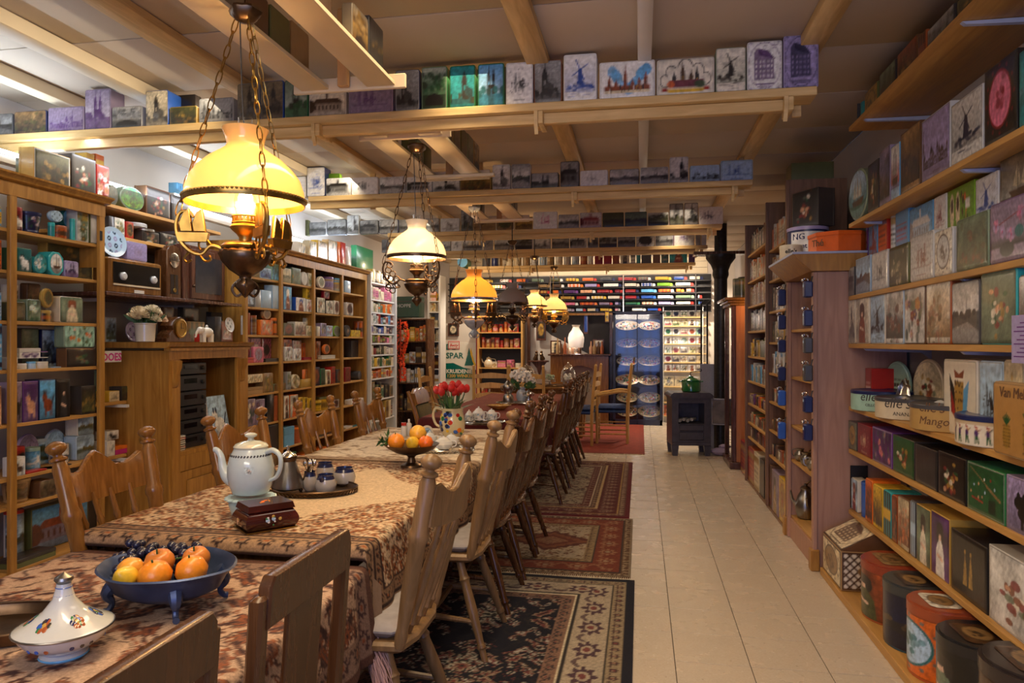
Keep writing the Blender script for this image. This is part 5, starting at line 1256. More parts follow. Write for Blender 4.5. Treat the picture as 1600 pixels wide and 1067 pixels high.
ya_ = onX(-3.6, 278)[0]; yb2 = onX(-3.6, 346)[0]; w_ = (yb2-ya_)/2-.01; hh = onX(-3.6, 310, 385)[2]-zs
t = thing('wall_cabinet', 'dark wall cabinet with a smoked glass door right of the small clock', 'cabinet', (-3.6, (ya_+yb2)/2, zs), PI/2)
obj('case', MB().box(-w_, w_, -.04, .2, 0, hh, .006), M_MAHOG, t); dr = obj('door', MB().box(-w_+.08, w_-.03, -.058, -.041, .02, hh-.03, .004), M_MAHOG, t)
obj('glass', MB().box(-w_+.13, w_-.08, -.0605, -.0582, .07, hh-.08), flat('smoked_glass', (.03, .032, .04), .12), dr); obj('knob', MB().sphere(-w_+.1, -.068, .12, .012), M_DBRASS, dr)
row('X', -3.6, zs, 'books by the dark cabinet', .12, '''
350 356 445 bk yellow none x x x|narrow yellow book beside the red one
357 367 440 bk magenta none x x x|tall magenta red book next to the bookcase
''')
# things on the stereo cabinet
zt2 = 1.4205
def P3(X, u, z): return (X, onX(X, u)[0], z)
t = thing('flower_pot', 'ivory pot of cream roses on the pine cabinet', 'flowers', P3(-3.36, 227, zt2))
obj('pot', MB().lathe([(.045, 0), (.06, .004), (.068, .12), (.074, .125), (.074, .13), (.066, .13), (.06, .02)], 20), M_GLAZE, t, color=C('ivory'))
M_PETAL = attr_mat('petals', 'obj', .6, bump=.1); M_LEAF = flat('leaf_green', (.05, .13, .035), .5, noise=.4)
def rose(mb, x, y, z, R_, r):
 for lay in range(4):
  n = 3+lay*2; q = R_*(.25+.25*lay)
  for k in range(n):
   a = 2*PI*k/n+lay*.5; T = TR(x, y, z) @ TR(0, 0, 0, rz=a) @ TR(q*.6, 0, -lay*R_*.1, ry=.5+lay*.22)
   mb.lathe([(.0001, 0), (R_*.28, R_*.1), (R_*.36, R_*.34), (R_*.3, R_*.6)], 7, T, sx=.5, a0=-1.5, a1=1.5, caps=False)
r_ = RR(8); lf = MB()
for k in range(60):
 a = r_.uniform(0, 6.28); e = r_.uniform(-.1, 1.2); R_ = r_.uniform(.07, .115); T = TR(0, 0, .15) @ TR(rz=a, ry=-e+PI/2-.6)
 lf.add([(0, 0, 0), (.012, 0, R_*.6), (0, .003, R_), (-.012, 0, R_*.6)], [(0, 1, 2, 3)], TR(r_.uniform(-.05, .05), r_.uniform(-.05, .05), .13) @ TR(rz=a) @ TR(ry=r_.uniform(.2, 1.5)))
obj('leaves', lf, M_LEAF, t)
for k, (x, y, z, R_) in enumerate([(.02, -.07, .2, .055), (.05, .02, .23, .05), (.04, .08, .18, .06), (-.02, -.02, .22, .05), (.07, -.0, .17, .045), (.0, .11, .19, .04), (.0, -.11, .18, .04)]):
 mb = MB(); rose(mb, 0, 0, 0, R_, r_); obj('rose', mb, M_PETAL, t, M=TR(x, y, z, ry=.4), color=C([(.75, .62, .4), (.78, .7, .5), (.72, .5, .3)][k % 3]))
t = thing('mantel_clock', 'walnut mantel clock with rounded shoulders and a brass dial on the pine cabinet', 'clock', P3(-3.38, 272, zt2), PI/2)
P = [(-.15, 0), (.15, 0), (.15, .025), (.13, .03)]+[(.13-.05*(1-cos(a)), .03+.06*a/1.57) for a in (0.4, .8, 1.2, 1.57)]+[(.1*cos(a), .085+.1*sin(a)) for a in (.35, .7, 1.1, 1.57, 2.04, 2.44, 2.79)]+[(-.13+.05*(1-cos(a)), .03+.06*a/1.57) for a in (1.57, 1.2, .8, .4)]+[(-.13, .03), (-.15, .025)]
obj('case', MB().prism(P, -.05, .05, bev=.004), M_OAKD, t); obj('dial', MB().lathe([(.068, 0), (.07, .01), (.06, .014), (.055, .008), (.0001, .008)], 24, TR(0, -.05, .1, rx=PI/2)), M_BRASS, t)
obj('hand', MB().box(-.002, .002, -.061, -.0595, .1, .14).box(0, .03, -.061, -.0595, .099, .103), M_BLACK, t)
row('X', -3.45, zt2, 'things on the pine cabinet', .08, '''
294 320 501 sq tan stripes olive tan sage|striped olive and cream box behind the white elephant
296 306 520 sq red none x x x o=-.09 d=.05|small red box before the striped one
336 346 493 sq charcoal none x x x|dark narrow box behind the white elephant
345 364 500 sq brown rose rust brown gold|dark tin with rust flowers under the round silver plate
''')
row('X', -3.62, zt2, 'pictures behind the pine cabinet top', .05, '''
165 182 494 sq silver scene ice olive sage|small framed pale picture beside the bookcase post
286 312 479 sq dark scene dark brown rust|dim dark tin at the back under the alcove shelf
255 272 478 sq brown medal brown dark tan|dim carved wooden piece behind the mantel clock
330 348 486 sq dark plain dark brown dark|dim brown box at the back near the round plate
''')
disc(P3(-3.4, 356, zt2+.08), PI/2, .062, 'silver', 'silver dish with engraved script standing over the rust flowered tin', pal=('silver', 'charcoal', 'silver'))
disc(P3(-3.55, 204, zt2), PI/2, .07, 'mauve', 'dim pale plate leaning behind the rose pot', pal=('mauve', 'dark', 'grey'))
# elephant
t = thing('elephant_figurine', 'small white elephant figurine on the pine cabinet', 'figurine', P3(-3.3, 323, zt2), PI/2-.3)
eb = MB(); eb.sphere(0, 0, .075, .042, 14, 1.35, .85, .95); eb.sphere(-.06, 0, .09, .026, 12, 1, .9, 1.1)
for x, y in ((-.035, .018), (-.035, -.018), (.035, .018), (.035, -.018)): eb.lathe([(.013, 0), (.012, .01), (.014, .06)], 8, TR(x, y, 0))
eb.tube([(-.078, 0, .09), (-.093, 0, .07), (-.098, 0, .045), (-.105, 0, .035)], [.011, .009, .007, .005], 8); eb.tube([(.055, 0, .09), (.062, 0, .06)], .003, 5)
for s in (-1, 1): eb.sphere(-.052, s*.022, .092, .02, 8, .9, .25, 1.1)
eb.sphere(0, 0, .118, .012, 8, 1, 1, 1.3)
obj('body', eb, M_GLAZE, t, color=C('ivory'))
# small shelf ends
row('X', -3.52, ez+.0005, 'tins on the short shelf ends', .1, '''
170 187 609 sq yellow sketch cream dark gold|small pale yellow tin with a dark horse on the upper shelf end
190 215 601 sq dark scene olive dark brown|dark olive tin with a landscape on the upper shelf end
''')
row('X', -3.7, ez+.0005, 'tins on the short shelf ends', .1, '''
166 184 577 sq sage sketch sage olive sage|dim grey green tin at the back of the upper shelf end
''')
row('X', -3.52, ez2+.0005, 'tins on the short shelf ends', .1, '''
167 180 687 sq white sketch white charcoal silver|small white tin with a drawing, lower of a stack on the shelf end
181 226 692 fl magenta none x x x lid=orange d=.14|flat pink tin with an orange lid on the lower shelf end
''')
row('X', -3.55, onX(-3.52, 173, 687)[2], 'tins on the short shelf ends', .09, '''
167 186 671 sq ivory animal white charcoal charcoal|white tin with a dark dog, upper of a stack on the shelf end
''')
o = obj('street_sign', MB().box(-.09, .09, -.004, .004, 0, .075, .002), M_WHITE, loc=P3(-3.45, 174, onX(-3.45, 174, 564)[2]), rz=PI/2); tm = text_mb('DOES', .07, .0006, bold=.0015); tm.v = [(x, y-.005, z+.012) for x, y, z in tm.v]; obj('lettering', tm, M_MATTE, o, color=C('magenta')); tag(o, 'white plate with red capital letters beside the bookcase post', 'sign')
obj('hook', MB().box(-.004, .004, .004, .03, .05, .06), M_IRON, o)
G3 = 'tins in the long pine bookcase'
def u3(i, items, dep=.1, val=Lx, dz=0): row('X', val, U3[i]+dz, G3, dep, '\n'.join(l+f', {["top", "second", "third", "fourth", "fifth", "sixth", "seventh", "bottom"][i]} long-bookcase shelf' for l in items.strip().split('\n')), parts=False)
u3(0, '''393 406 416 sq tan scene tan olive gold|dim tan tin by the first post
407 424 417 sq ice scene ice blue navy|pale tin with a blue landscape
425 436 411 sq mint scene sage sky olive|pale green tin with a blue scene
442 455 417 sq sage wide cream olive sage|pale yellow tin with a plain landscape
456 470 417 sq sage flowers sage tan olive|pale green flowered tin
471 481 424 dk silver plain silver grey silver d=.03|silver oval tin
482 489 425 sq ivory flowers ivory olive green|ivory tin with a thistle
497 508 430 dk ivory medal ivory olive sage d=.03|ivory oval tin with a floral wreath
514 526 431 cy purple label lilac purple gold|lilac and orange canister
527 533 433 cy sky label yellow blue sky|blue and yellow canister
539 548 437 sq ice none x x x|pale grey box''')
u3(0, '''442 455 399 cy brown none x x x z=.19|dark brown canister at the back
457 469 402 cy dark none x x x z=.18|dark canister at the back
510 524 418 cy brown stripes brown tan dark z=.1|brown stack of round tins at the back''', val=-3.56)
u3(1, '''386 397 436 sq navy scene navy ice mauve|tall navy tin
399 408 451 sq grey none x x x|blue grey box
409 424 452 sq ice none x x x|pale blue grey box
426 436 444 sq ice plain ice grey ice|tall pale box by the post
443 456 446 sq blue portrait sky white rust|tall blue tin with a white apron
462 478 463 bx blue portrait white blue rust|blue tin with a laughing child
479 489 466 sq white flowers white crimson magenta|white tin with a crimson flower
495 508 463 bx black flowers ivory dark rust b=ivory|black tin with a rounded cream border
509 521 468 bx dark flowers ivory black rust|tin with black and red figures
522 530 468 bx ivory medal ivory rust brown|ivory tin with a small brown badge
531 537 464 dk rust medal ivory rust rust d=.04|rust rimmed oval tin
541 552 471 bx white medal ivory rust black b=black|white tin with a black ring and rust badge''')
row('X', Lx-.02, onX(Lx, 484, 465)[2], G3, .06, '479 489 447 sq yellow flowers yellow dark gold|yellow tin with a dark flower on top of the crimson flower tin', parts=False)
row('X', Lx-.02, onX(Lx, 508, 464)[2], G3, .05, '506 515 452 bx crimson medal red ivory navy|red octagon tin with a white face above the cream bordered tin', parts=False)
u3(2, '''379 382 491 cy ivory none x x x|slim ivory canister
384 395 487 cy rust none x x x|tall reddish brown canister
396 404 491 cy rust label tan rust brown|brown canister with a label
407 427 498 bx orange flowers orange cream gold|glossy orange tin with a pale flower
428 436 495 cy orange label orange gold brown|orange canister by the post
443 459 503 sq olive medal olive dark rust|olive tin with a dark disc
461 478 501 sq ivory scene ivory rust brown|ivory tin with a rust coloured map
479 488 507 sq cream flowers cream green gold|cream tin with a yellow flower
495 500 508 sq ivory none x x x|narrow ivory tin
501 510 503 sq mauve flowers lilac gold navy|mauve tin with a gold crown
511 520 507 sq ice flowers ice pink magenta|pale blue tin with pink figures
521 533 507 dk lime medal sage dark olive d=.04|green oval tin
539 548 506 dk dark rose dark brown rust d=.04|dark oval tin
549 563 514 sq yellow flowers yellow dark red|yellow tin with red and black blossoms
564 570 500 cy rust stripes rust orange brown|rust red canister by the last post''')
row('X', Lx-.02, onX(Lx, 417, 497)[2], G3, .05, '411 424 481 dk tan medal tan rust brown d=.03|tan oval tin standing on the orange flower tin', parts=False)
row('X', Lx-.05, onX(Lx, 484, 506)[2], G3, .05, '478 487 495 sq ivory label ivory dark sage|small ivory tin stacked on the cream one', parts=False)
u3(3, '''379 391 526 sq pink lattice pink crimson rust|pink tin with a crimson lattice
392 408 526 sq white lattice pink purple white|white and purple patterned tin
409 424 526 sq rust lattice pink brown dark|pink tin with a dark diamond
425 436 527 sq crimson lattice pink crimson pink|pink and crimson zigzag tin
443 456 528 sq orange flowers orange crimson red|orange and crimson tin
458 471 530 sq white dots white rust pink|white tin with a pink monogram
472 487 534 sq orange dots orange rust peach|orange tin with a white monogram
494 501 531 sq orange flowers peach orange rust|orange flowered tin by the post
549 568 530 sq charcoal etch charcoal black grey|large charcoal tin with an engraved figure''', val=-3.50)
u3(3, '''383 410 556 fl red none x x x d=.06|flat dark red tin lying in front
396 412 540 bx pink medal pink crimson mauve d=.04|pink tin with an oval label in front
415 437 558 fl dark none x x x|flat black tin lying in front
445 457 540 bx white flowers white rust purple d=.04|small white tin with berries in front
459 471 543 bx white flowers white purple rust d=.04|second small white tin with berries in front
475 488 556 fl crimson none x x x d=.05|flat crimson tin lying in front
503 524 553 fl ivory none x x x d=.05|flat ivory tins lying in front
506 516 536 dk orange medal orange gold brown z=.055 d=.03|round orange tin standing on the flat ones''')
u3(4, '''383 411 603 fl tan none x x x d=.09|tan box carved with flowers, lower of two
412 427 581 bx tan flowers tan gold brown|tan tin with faded flowers
449 455 579 sq grey flowers grey sage olive|grey green tin by the post
456 469 583 dk cream flowers cream rust olive d=.04|cream oval tin with berries
471 486 590 sq gold none x x x d=.04|gold base box
488 500 572 sq navy medal navy brown rust|navy tin with an oval portrait
501 508 574 sq green scene green dark sage|dark green tin
509 517 576 bx cream portrait cream rust brown|cream tin with a kneeling figure
518 524 571 sq red label red dark rust|narrow tall red tin
526 534 575 sq charcoal medal charcoal sage rust|charcoal tin with an oval view
539 548 572 sq crimson medal crimson dark rust|dull crimson tin''')
row('X', Lx, U3[4]+(onX(Lx, 397, 583)[2]-onX(Lx, 397, 601)[2]), G3, .08, '383 411 583 bx tan flowers cream brown rust|tan box tin with a brown garland, upper of two, fifth long-bookcase shelf', parts=False)
row('X', Lx-.02, U3[4], G3, .05, '428 447 597 bx sage flowers tan olive sage|small grey green tin, fifth long-bookcase shelf\n', parts=False)
row('X', Lx-.02, onX(Lx, 478, 590)[2], G3, .04, '472 484 575 sq orange portrait orange navy gold r=.3|orange tin cut like a bird on the gold base box', parts=False)
u3(5, '''383 399 622 sq mauve flowers mauve purple white|mauve patterned tin
400 414 622 sq mauve flowers mauve white purple|second mauve patterned tin
417 428 609 sq black none x x x|tall black box
430 437 616 cy rust none x x x|rust canister by the post
443 452 616 sq brown portrait ivory rust brown|brown tin with a cream figure
453 466 615 sq orange portrait ivory brown orange|orange tin with a girl in an arch
467 474 619 sq yellow portrait yellow dark olive|yellow tin with a black figure, first of three
475 481 619 sq yellow portrait yellow dark olive|yellow tin with a black figure, second of three
482 488 620 sq yellow portrait yellow dark olive|yellow tin with a black figure, third of three
496 506 624 cy yellow label yellow olive olive|low yellow canister
507 517 618 cy olive label gold dark yellow|tall olive yellow canister
520 530 622 sq dark medal silver rust dark|dark tin with a red disc
549 569 621 sq white rose white gold grey|white tin with orange blossoms''')
o = obj('round_tin', MB().lathe([(.055, 0), (.055, .16), (.05, .163)], 18, TR(0, 0, .056, ry=PI/2)), M_TIN, loc=(-3.6, onX(-3.5, 555)[0], U3[5]+.3), color=C('charcoal')); tag(o, 'black cylinder tin lying on its side on the white blossom tin', 'tin'); o.location.z = U3[4]+.0
u3(6, '''380 386 668 sq navy none x x x|narrow navy tin
388 394 668 sq orange label orange dark blue|narrow orange tin
396 416 664 sq black none x x x|black box
418 436 662 sq charcoal plain charcoal dark dark|charcoal box tin
444 460 665 fl sky none x x x|pale blue flat box
461 477 665 rd rust none x x x lid=orange|round rust red tin
479 489 668 fl gold none x x x|gold flat box
497 512 668 sq olive scene olive dark gold|olive scene tin
514 530 666 sq brown rose brown olive gold|brown flowered tin
541 551 664 sq ivory label ivory navy red|ivory lettered tin
553 568 664 bx teal flowers teal gold red|teal flowered tin''')
u3(7, '''383 405 716 sq ivory label ivory dark olive|ivory box
407 434 712 sq tan scene tan dark rust|tan scene tin
445 463 706 sq green flowers green orange cream|green tin with an orange vine
465 487 708 bx orange scene orange dark cream|orange tin
497 514 698 sq orange portrait orange black yellow|large orange tin with a black figure
515 531 698 sq yellow label green dark yellow|large green and yellow lettered tin
541 549 694 sq red label orange white red|orange and white tin
550 558 694 sq sage label olive cream sage|olive green label tin
559 569 694 sq red flowers red cream white|bright red tin''', dep=.14)
row('X', -3.46, 2.316, 'tins on top of the long bookcase', .09, '''
463 481 378 sq ivory flowers ivory blue sky r=.2|ivory tin with blue sprigs over the long bookcase
483 495 375 sq cream flowers ivory olive gold|cream tin with a green wreath over the long bookcase
496 512 375 sq yellow medal cream dark gold|yellow tin with a dark oval over the long bookcase
513 527 374 sq tan flowers ivory tan rust|pale brown patterned tin over the long bookcase
528 532 376 sq orange none x x x|narrow orange tin over the long bookcase
533 540 377 sq red none x x x|narrow red tin over the long bookcase
543 549 384 sq white none x x x|small white tin over the long bookcase
''', parts=False)
row('X', -3.62, 2.316, 'tins on top of the long bookcase', .09, '''
395 410 355 dk sky scene sky white ice d=.05|round sky blue tin over the first bay of the long bookcase
414 436 357 dk ice scene sky navy white d=.05|large round pale blue tin over the first post of the long bookcase
557 583 385 sq green none x x x|dark green box over the last bay of the long bookcase
''', parts=False)
# blue grey board inside the last bay
o = obj('board', MB().box(-.004, .004, -.2, .2, 0, .44, .002), M_MATTE, loc=(-3.72, 8.2, U3[1]+.0), color=C((.4, .46, .56))); tag(o, 'pale blue grey board standing in the last bay of the long bookcase', 'board')
PH = dict(label='lettering', flowers='flowers', medal='oval badge', stripes='stripes', dots='dots', portrait='a figure', scene='a scene', lattice='a lattice', plain='plain sides', wide='a landscape', sketch='a drawing', rose='a bouquet')
def fill(val, y0, y1, z, hr, wr, cols, mots, ctx, group, rs, dep=.1, shapes=('sq', 'cy', 'bx'), hmax=None, gap=.006, skip=0):
 r_ = RR(rs); y = y0; k = 0
 while True:
  w_ = r_.uniform(*wr); 
  if y+w_ > y1: break
  if r_.random() < skip: y += w_; continue
  c = r_.choice(cols); m = r_.choice(mots); sh = r_.choice(shapes); h_ = r_.uniform(*hr); bg = r_.choice([c, c, 'ivory', 'cream']); ink = r_.choice(['dark', 'brown', 'navy', 'crimson', 'green']); ac = r_.choice(cols)
  sg = 1 if val > 0 else -1; dd = min(dep, w_ if sh in ('cy', 'rd') else dep)
  if sh == 'dk': h_ = w_
  nm = c if isinstance(c, str) else 'brown'
  lab = f'{nm} {SAY[sh]} with {PH[m]}, {ORD[k]} from near end, {ctx}'
  if sh == 'bk': lab = f'{nm} book, {ORD[k]} from near end, {ctx}'; m = 'label'
  tin((val+sg*dd/2, y+w_/2, z+.0005), -PI/2 if val > 0 else PI/2, w_-gap, h_, dd if sh != 'dk' else .03, sh, c, m, bg, ink, ac, lab, group, parts=False, seed=r_.randrange(9999), cell=.011, name=('goods_tin' if val < 0 else 'box') if sh in ('sq', 'bx') else None)  # these are small tins too; only the object name differs
  y += w_; k += 1
  if k > 26: break
UN = ['top', 'second', 'third', 'fourth', 'fifth', 'sixth', 'seventh', 'eighth', 'ninth', 'tenth', 'lowest']
pal4 = [['yellow', 'gold', 'black'], ['ivory', 'pink', 'cream'], ['orange', 'cream', 'sage'], ['green', 'sky', 'white', 'red'], ['blue', 'navy', 'white'], ['lime', 'yellow', 'pink', 'brown'], ['dark', 'cream', 'crimson', 'olive'], ['green', 'yellow', 'sage', 'gold'], ['orange', 'red', 'yellow', 'green'], ['olive', 'sage', 'tan', 'dark'], ['gold', 'brown', 'tan', 'silver']]
for i, z in enumerate(U4):
 gh = (U4[i-1]-z if i else .2)
 fill(-3.385, wy[0]+.03, wy[1]-.03, z, (min(.1, gh*.55), min(.26, gh*.85)), (.07, .12), pal4[i], ['label', 'flowers', 'medal', 'stripes', 'plain'], f'{UN[i]} white-unit shelf', 'small tins in the white unit', 50+i, shapes=('sq', 'sq', 'bx') if i < 9 else ('cy', 'sq'))
# right tall bookcases
for bay, (y0, y1, zz, nm) in enumerate(((5.60, 6.42, [.28+.0, .46, .68, .92, 1.16, 1.42, 1.68, 1.94, 2.2], 'near'), (6.48, 7.64, [.46, .61, .80, 1.03, 1.28, 1.53, 1.78, 2.03, 2.3], 'far'))):
 zz = zz[1:] if bay == 0 else zz
 for i, z in enumerate(zz):
  cols = [['brown', 'rust', 'dark'], ['olive', 'orange', 'brown'], ['orange', 'gold', 'purple', 'brown'], ['white', 'sky', 'rust', 'silver'], ['yellow', 'olive', 'gold', 'dark'], ['charcoal', 'brown', 'grey'], ['tan', 'gold', 'rust', 'silver'], ['silver', 'rust', 'orange'], ['brown', 'rust', 'dark']][i % 9]
  gp = .19 if i > 2 else .12
  bk = i in (5, 6, 7, 8)
  fill(1.10, y0, y1, z, (gp*.7, gp) if not bk else (.16, .21), (.05, .12) if not bk else (.035, .07), cols, ['label', 'flowers', 'medal', 'stripes', 'scene'], f'shelf {["one", "two", "three", "four", "five", "six", "seven", "eight", "nine"][i]} up, {nm} aisle bay', 'goods in the tall aisle bookcase', 90+i+bay*20, shapes=('bk', 'bk', 'sq') if bk else ('sq', 'cy', 'tb'), dep=.12)
# large tins on the floor of the aisle bookcases
for k, (u0, u1, vt, c, m, bg, ink, l) in enumerate([(1157, 1170, 690, 'crimson', 'label', 'crimson', 'orange', 'dark red box tin'), (1170, 1178, 698, 'rust', 'label', 'red', 'orange', 'orange red lettered tin'), (1178, 1186, 706, 'cream', 'label', 'cream', 'brown', 'cream and brown tin'), (1187, 1194, 716, 'dark', 'plain', 'dark', 'dark', 'black box tin'), (1197, 1206, 722, 'brown', 'scene', 'brown', 'crimson', 'brown tin with a red label'), (1206, 1216, 735, 'mauve', 'portrait', 'mauve', 'dark', 'mauve tin with a standing figure'), (1217, 1228, 746, 'yellow', 'medal', 'yellow', 'red', 'yellow tin with a red disc')]):
 row('X', 1.085, .003, 'large tins on the floor along the aisle', .2, f'{u0} {u1} {vt} sq {c} {m} {bg} {ink} gold|{l}, on the floor before the tall aisle bookcase', parts=False)
# blue hanging mugs and pewter
def grinder(u, v0, v1, c, lab, X=1.045, yo=0):
 y, d, z1 = onX(X, u, v0); z0 = onX(X, u, v1)[2]; t = thing('hanging_grinder', lab, 'grinder', (X-.004, y+yo, z0), -PI/2, 'blue grinders hung on the pine posts'); h_ = z1-z0
 obj('body', MB().box(-.028, .028, -.055, -.003, 0, h_*.78, .008), M_TIN, t, color=C(c)); obj('tag_plate', MB().box(-.012, .012, -.0565, -.0552, h_*.5, h_*.62), M_MATTE, t, color=C('ice'))
 obj('crank', MB().tube([(0, -.03, h_*.78), (0, -.03, h_*.9), (-.03, -.04, h_*.93), (-.03, -.05, h_*.84)], .005, 6).sphere(-.03, -.052, h_*.84, .011, 8), M_SILVER, t)
 obj('hook', MB().tube([(0, -.01, h_*.7), (0, -.003, h_), (0, .002, h_)], .004, 5), M_IRON, t)
for k, (v0, v1, c) in enumerate([(443, 476, 'navy'), (484, 513, 'navy'), (523, 549, 'navy'), (565, 593, 'navy'), (601, 632, 'blue'), (650, 684, 'blue')]):
 grinder(1229, v0, v1, c, f'{["dark", "dark", "dark", "dark", "bright", "bright"][k]} blue grinder with a silver crank on the far post, {ORD[k]} from the top', yo=0)
for k, (v0, v1, c) in enumerate([(430, 463, 'navy'), (475, 508, 'navy'), (518, 550, 'charcoal'), (560, 594, 'charcoal'), (609, 643, 'navy'), (653, 687, 'navy')]):
 grinder(1271, v0, v1, c, f'{["dark blue", "dark blue", "grey", "grey", "dark blue", "dark blue"][k]} grinder with a silver crank on the near post, {ORD[k]} from the top')
def jug(loc, h_, R_, mat, lab, cat='jug', group=None, rz=0, color=None, spout=True, name='jug', lid=True):
 t = thing(name, lab, cat, loc, rz, group)
 obj('body', MB().lathe([(R_*.6, 0), (R_*.75, .004), (R_*.95, h_*.2), (R_, h_*.35), (R_*.8, h_*.6), (R_*.45, h_*.78), (R_*.5, h_*.85), (R_*.42, h_*.84), (.001, h_*.8)], 18), mat, t, color=color)
 if lid: obj('lid', MB().lathe([(R_*.52, h_*.85), (R_*.4, h_*.9), (.008, h_*.94), (.012, h_*.98), (.001, h_)], 14), mat, t, color=color)
 obj('handle', MB().tube([(R_*.45, 0, h_*.8), (R_*1.3, 0, h_*.75), (R_*1.45, 0, h_*.5), (R_*.95, 0, h_*.3)], .006, 6), mat, t, color=color)
 if spout: obj('spout', MB().tube([(-R_*.8, 0, h_*.35), (-R_*1.3, 0, h_*.55), (-R_*1.45, 0, h_*.78)], [.014, .01, .007], 8), mat, t, color=color)
 return t
GP = 'pewter in the pink pine bookcase'
zb_ = .141+.02
for k, (u, X, h_, R_, l) in enumerate([(1258, 1.16, .25, .07, 'tall pewter jug at the bottom front of the pink pine bookcase'), (1247, 1.2, .2, .06, 'pewter jug behind the tall one in the pink pine bookcase'), (1262, 1.32, .28, .08, 'large pewter pot at the back bottom of the pink pine bookcase'), (1240, 1.3, .34, .09, 'brown copper flagon at the back bottom of the pink pine bookcase')]):
 jug((X, min(5.42, max(4.9, onX(X, u)[0])), zb_), h_, R_, M_DBRASS if k == 3 else M_PEWTER, l, group=GP, rz=k)
for k in range(12):
 r_ = RR(k); o = obj('brass_jug', MB().lathe([(.02, 0), (.035, .02), (.04, .05), (.022, .075), (.03, .09), (.02, .088), (.001, .08)], 12).tube([(.02, 0, .085), (.055, 0, .075), (.05, 0, .04), (.036, 0, .03)], .004, 5), M_BRASS if k % 3 else M_PEWTER, loc=(1.12+.1*(k % 3), 4.83+.19*(k//3), .5905-.02+.0005), rz=k)
 tag(o, f'small {"brass" if k % 3 else "pewter"} jug, {["front", "middle", "back"][k % 3]} row, {ORD[k//3]} in from the panel, pink bookcase', 'jug', 'little jugs on the second shelf')
for k, (z, u, w_, h_, l) in enumerate([(1.17, 1247, .1, .06, 'pewter pot lid'), (1.17, 1259, .09, .07, 'small pewter bowl')]):
 pass
tin((1.25, 5.2, 1.5105), -PI/2, .2, .12, .12, 'sq', 'black', 'plain', 'black', 'dark', 'dark', 'black box on the upper shelf of the pink pine bookcase', None)
tin((1.2, 5.0, 1.5105), -PI/2, .07, .15, .07, 'cy', 'silver', 'label', 'ice', 'navy', 'grey', 'pale grey canister on the upper shelf of the pink pine bookcase', None)
tin((1.25, 5.15, 1.1705), -PI/2, .3, .06, .2, 'fl', 'tan', None, 'tan', 'dark', 'dark', 'tan wooden box on the middle shelf of the pink pine bookcase', None, mat=M_MATTE)
tin((1.18, 5.1, .8205), -PI/2, .25, .03, .14, 'fl', 'brown', None, 'tan', 'dark', 'dark', 'brown leather case on the lower shelf of the pink pine bookcase', None, mat=M_MATTE)

# ================================================================== CHAIRS
def turned(p0, p1, prof, n=8):
 p0, p1 = Vector(p0), Vector(p1); return [p0.lerp(p1, t) for t, r in prof], [r for t, r in prof], n
LEGP = [(0, .014), (.12, .016), (.14, .021), (.17, .021), (.2, .016), (.5, .024), (.75, .02), (.8, .026), (.84, .02), (1, .017)]
POSTP = [(0, .017), (.06, .022), (.1, .019), (.3, .026), (.55, .028), (.57, .034), (.6, .034), (.62, .028), (.85, .027), (.885, .02), (.895, .029), (.905, .029), (.915, .015), (.926, .015), (.936, .025), (.95, .033), (.965, .035), (.98, .03), (.993, .018), (1, .004)]
POSTD = [(0, .017), (.06, .022), (.1, .018), (.3, .025), (.52, .022), (.55, .03), (.58, .022), (.62, .028), (.8, .024), (.84, .017), (.86, .03), (.88, .018), (.9, .026), (.92, .017), (.94, .025), (.965, .028), (.985, .022), (1, .004)]
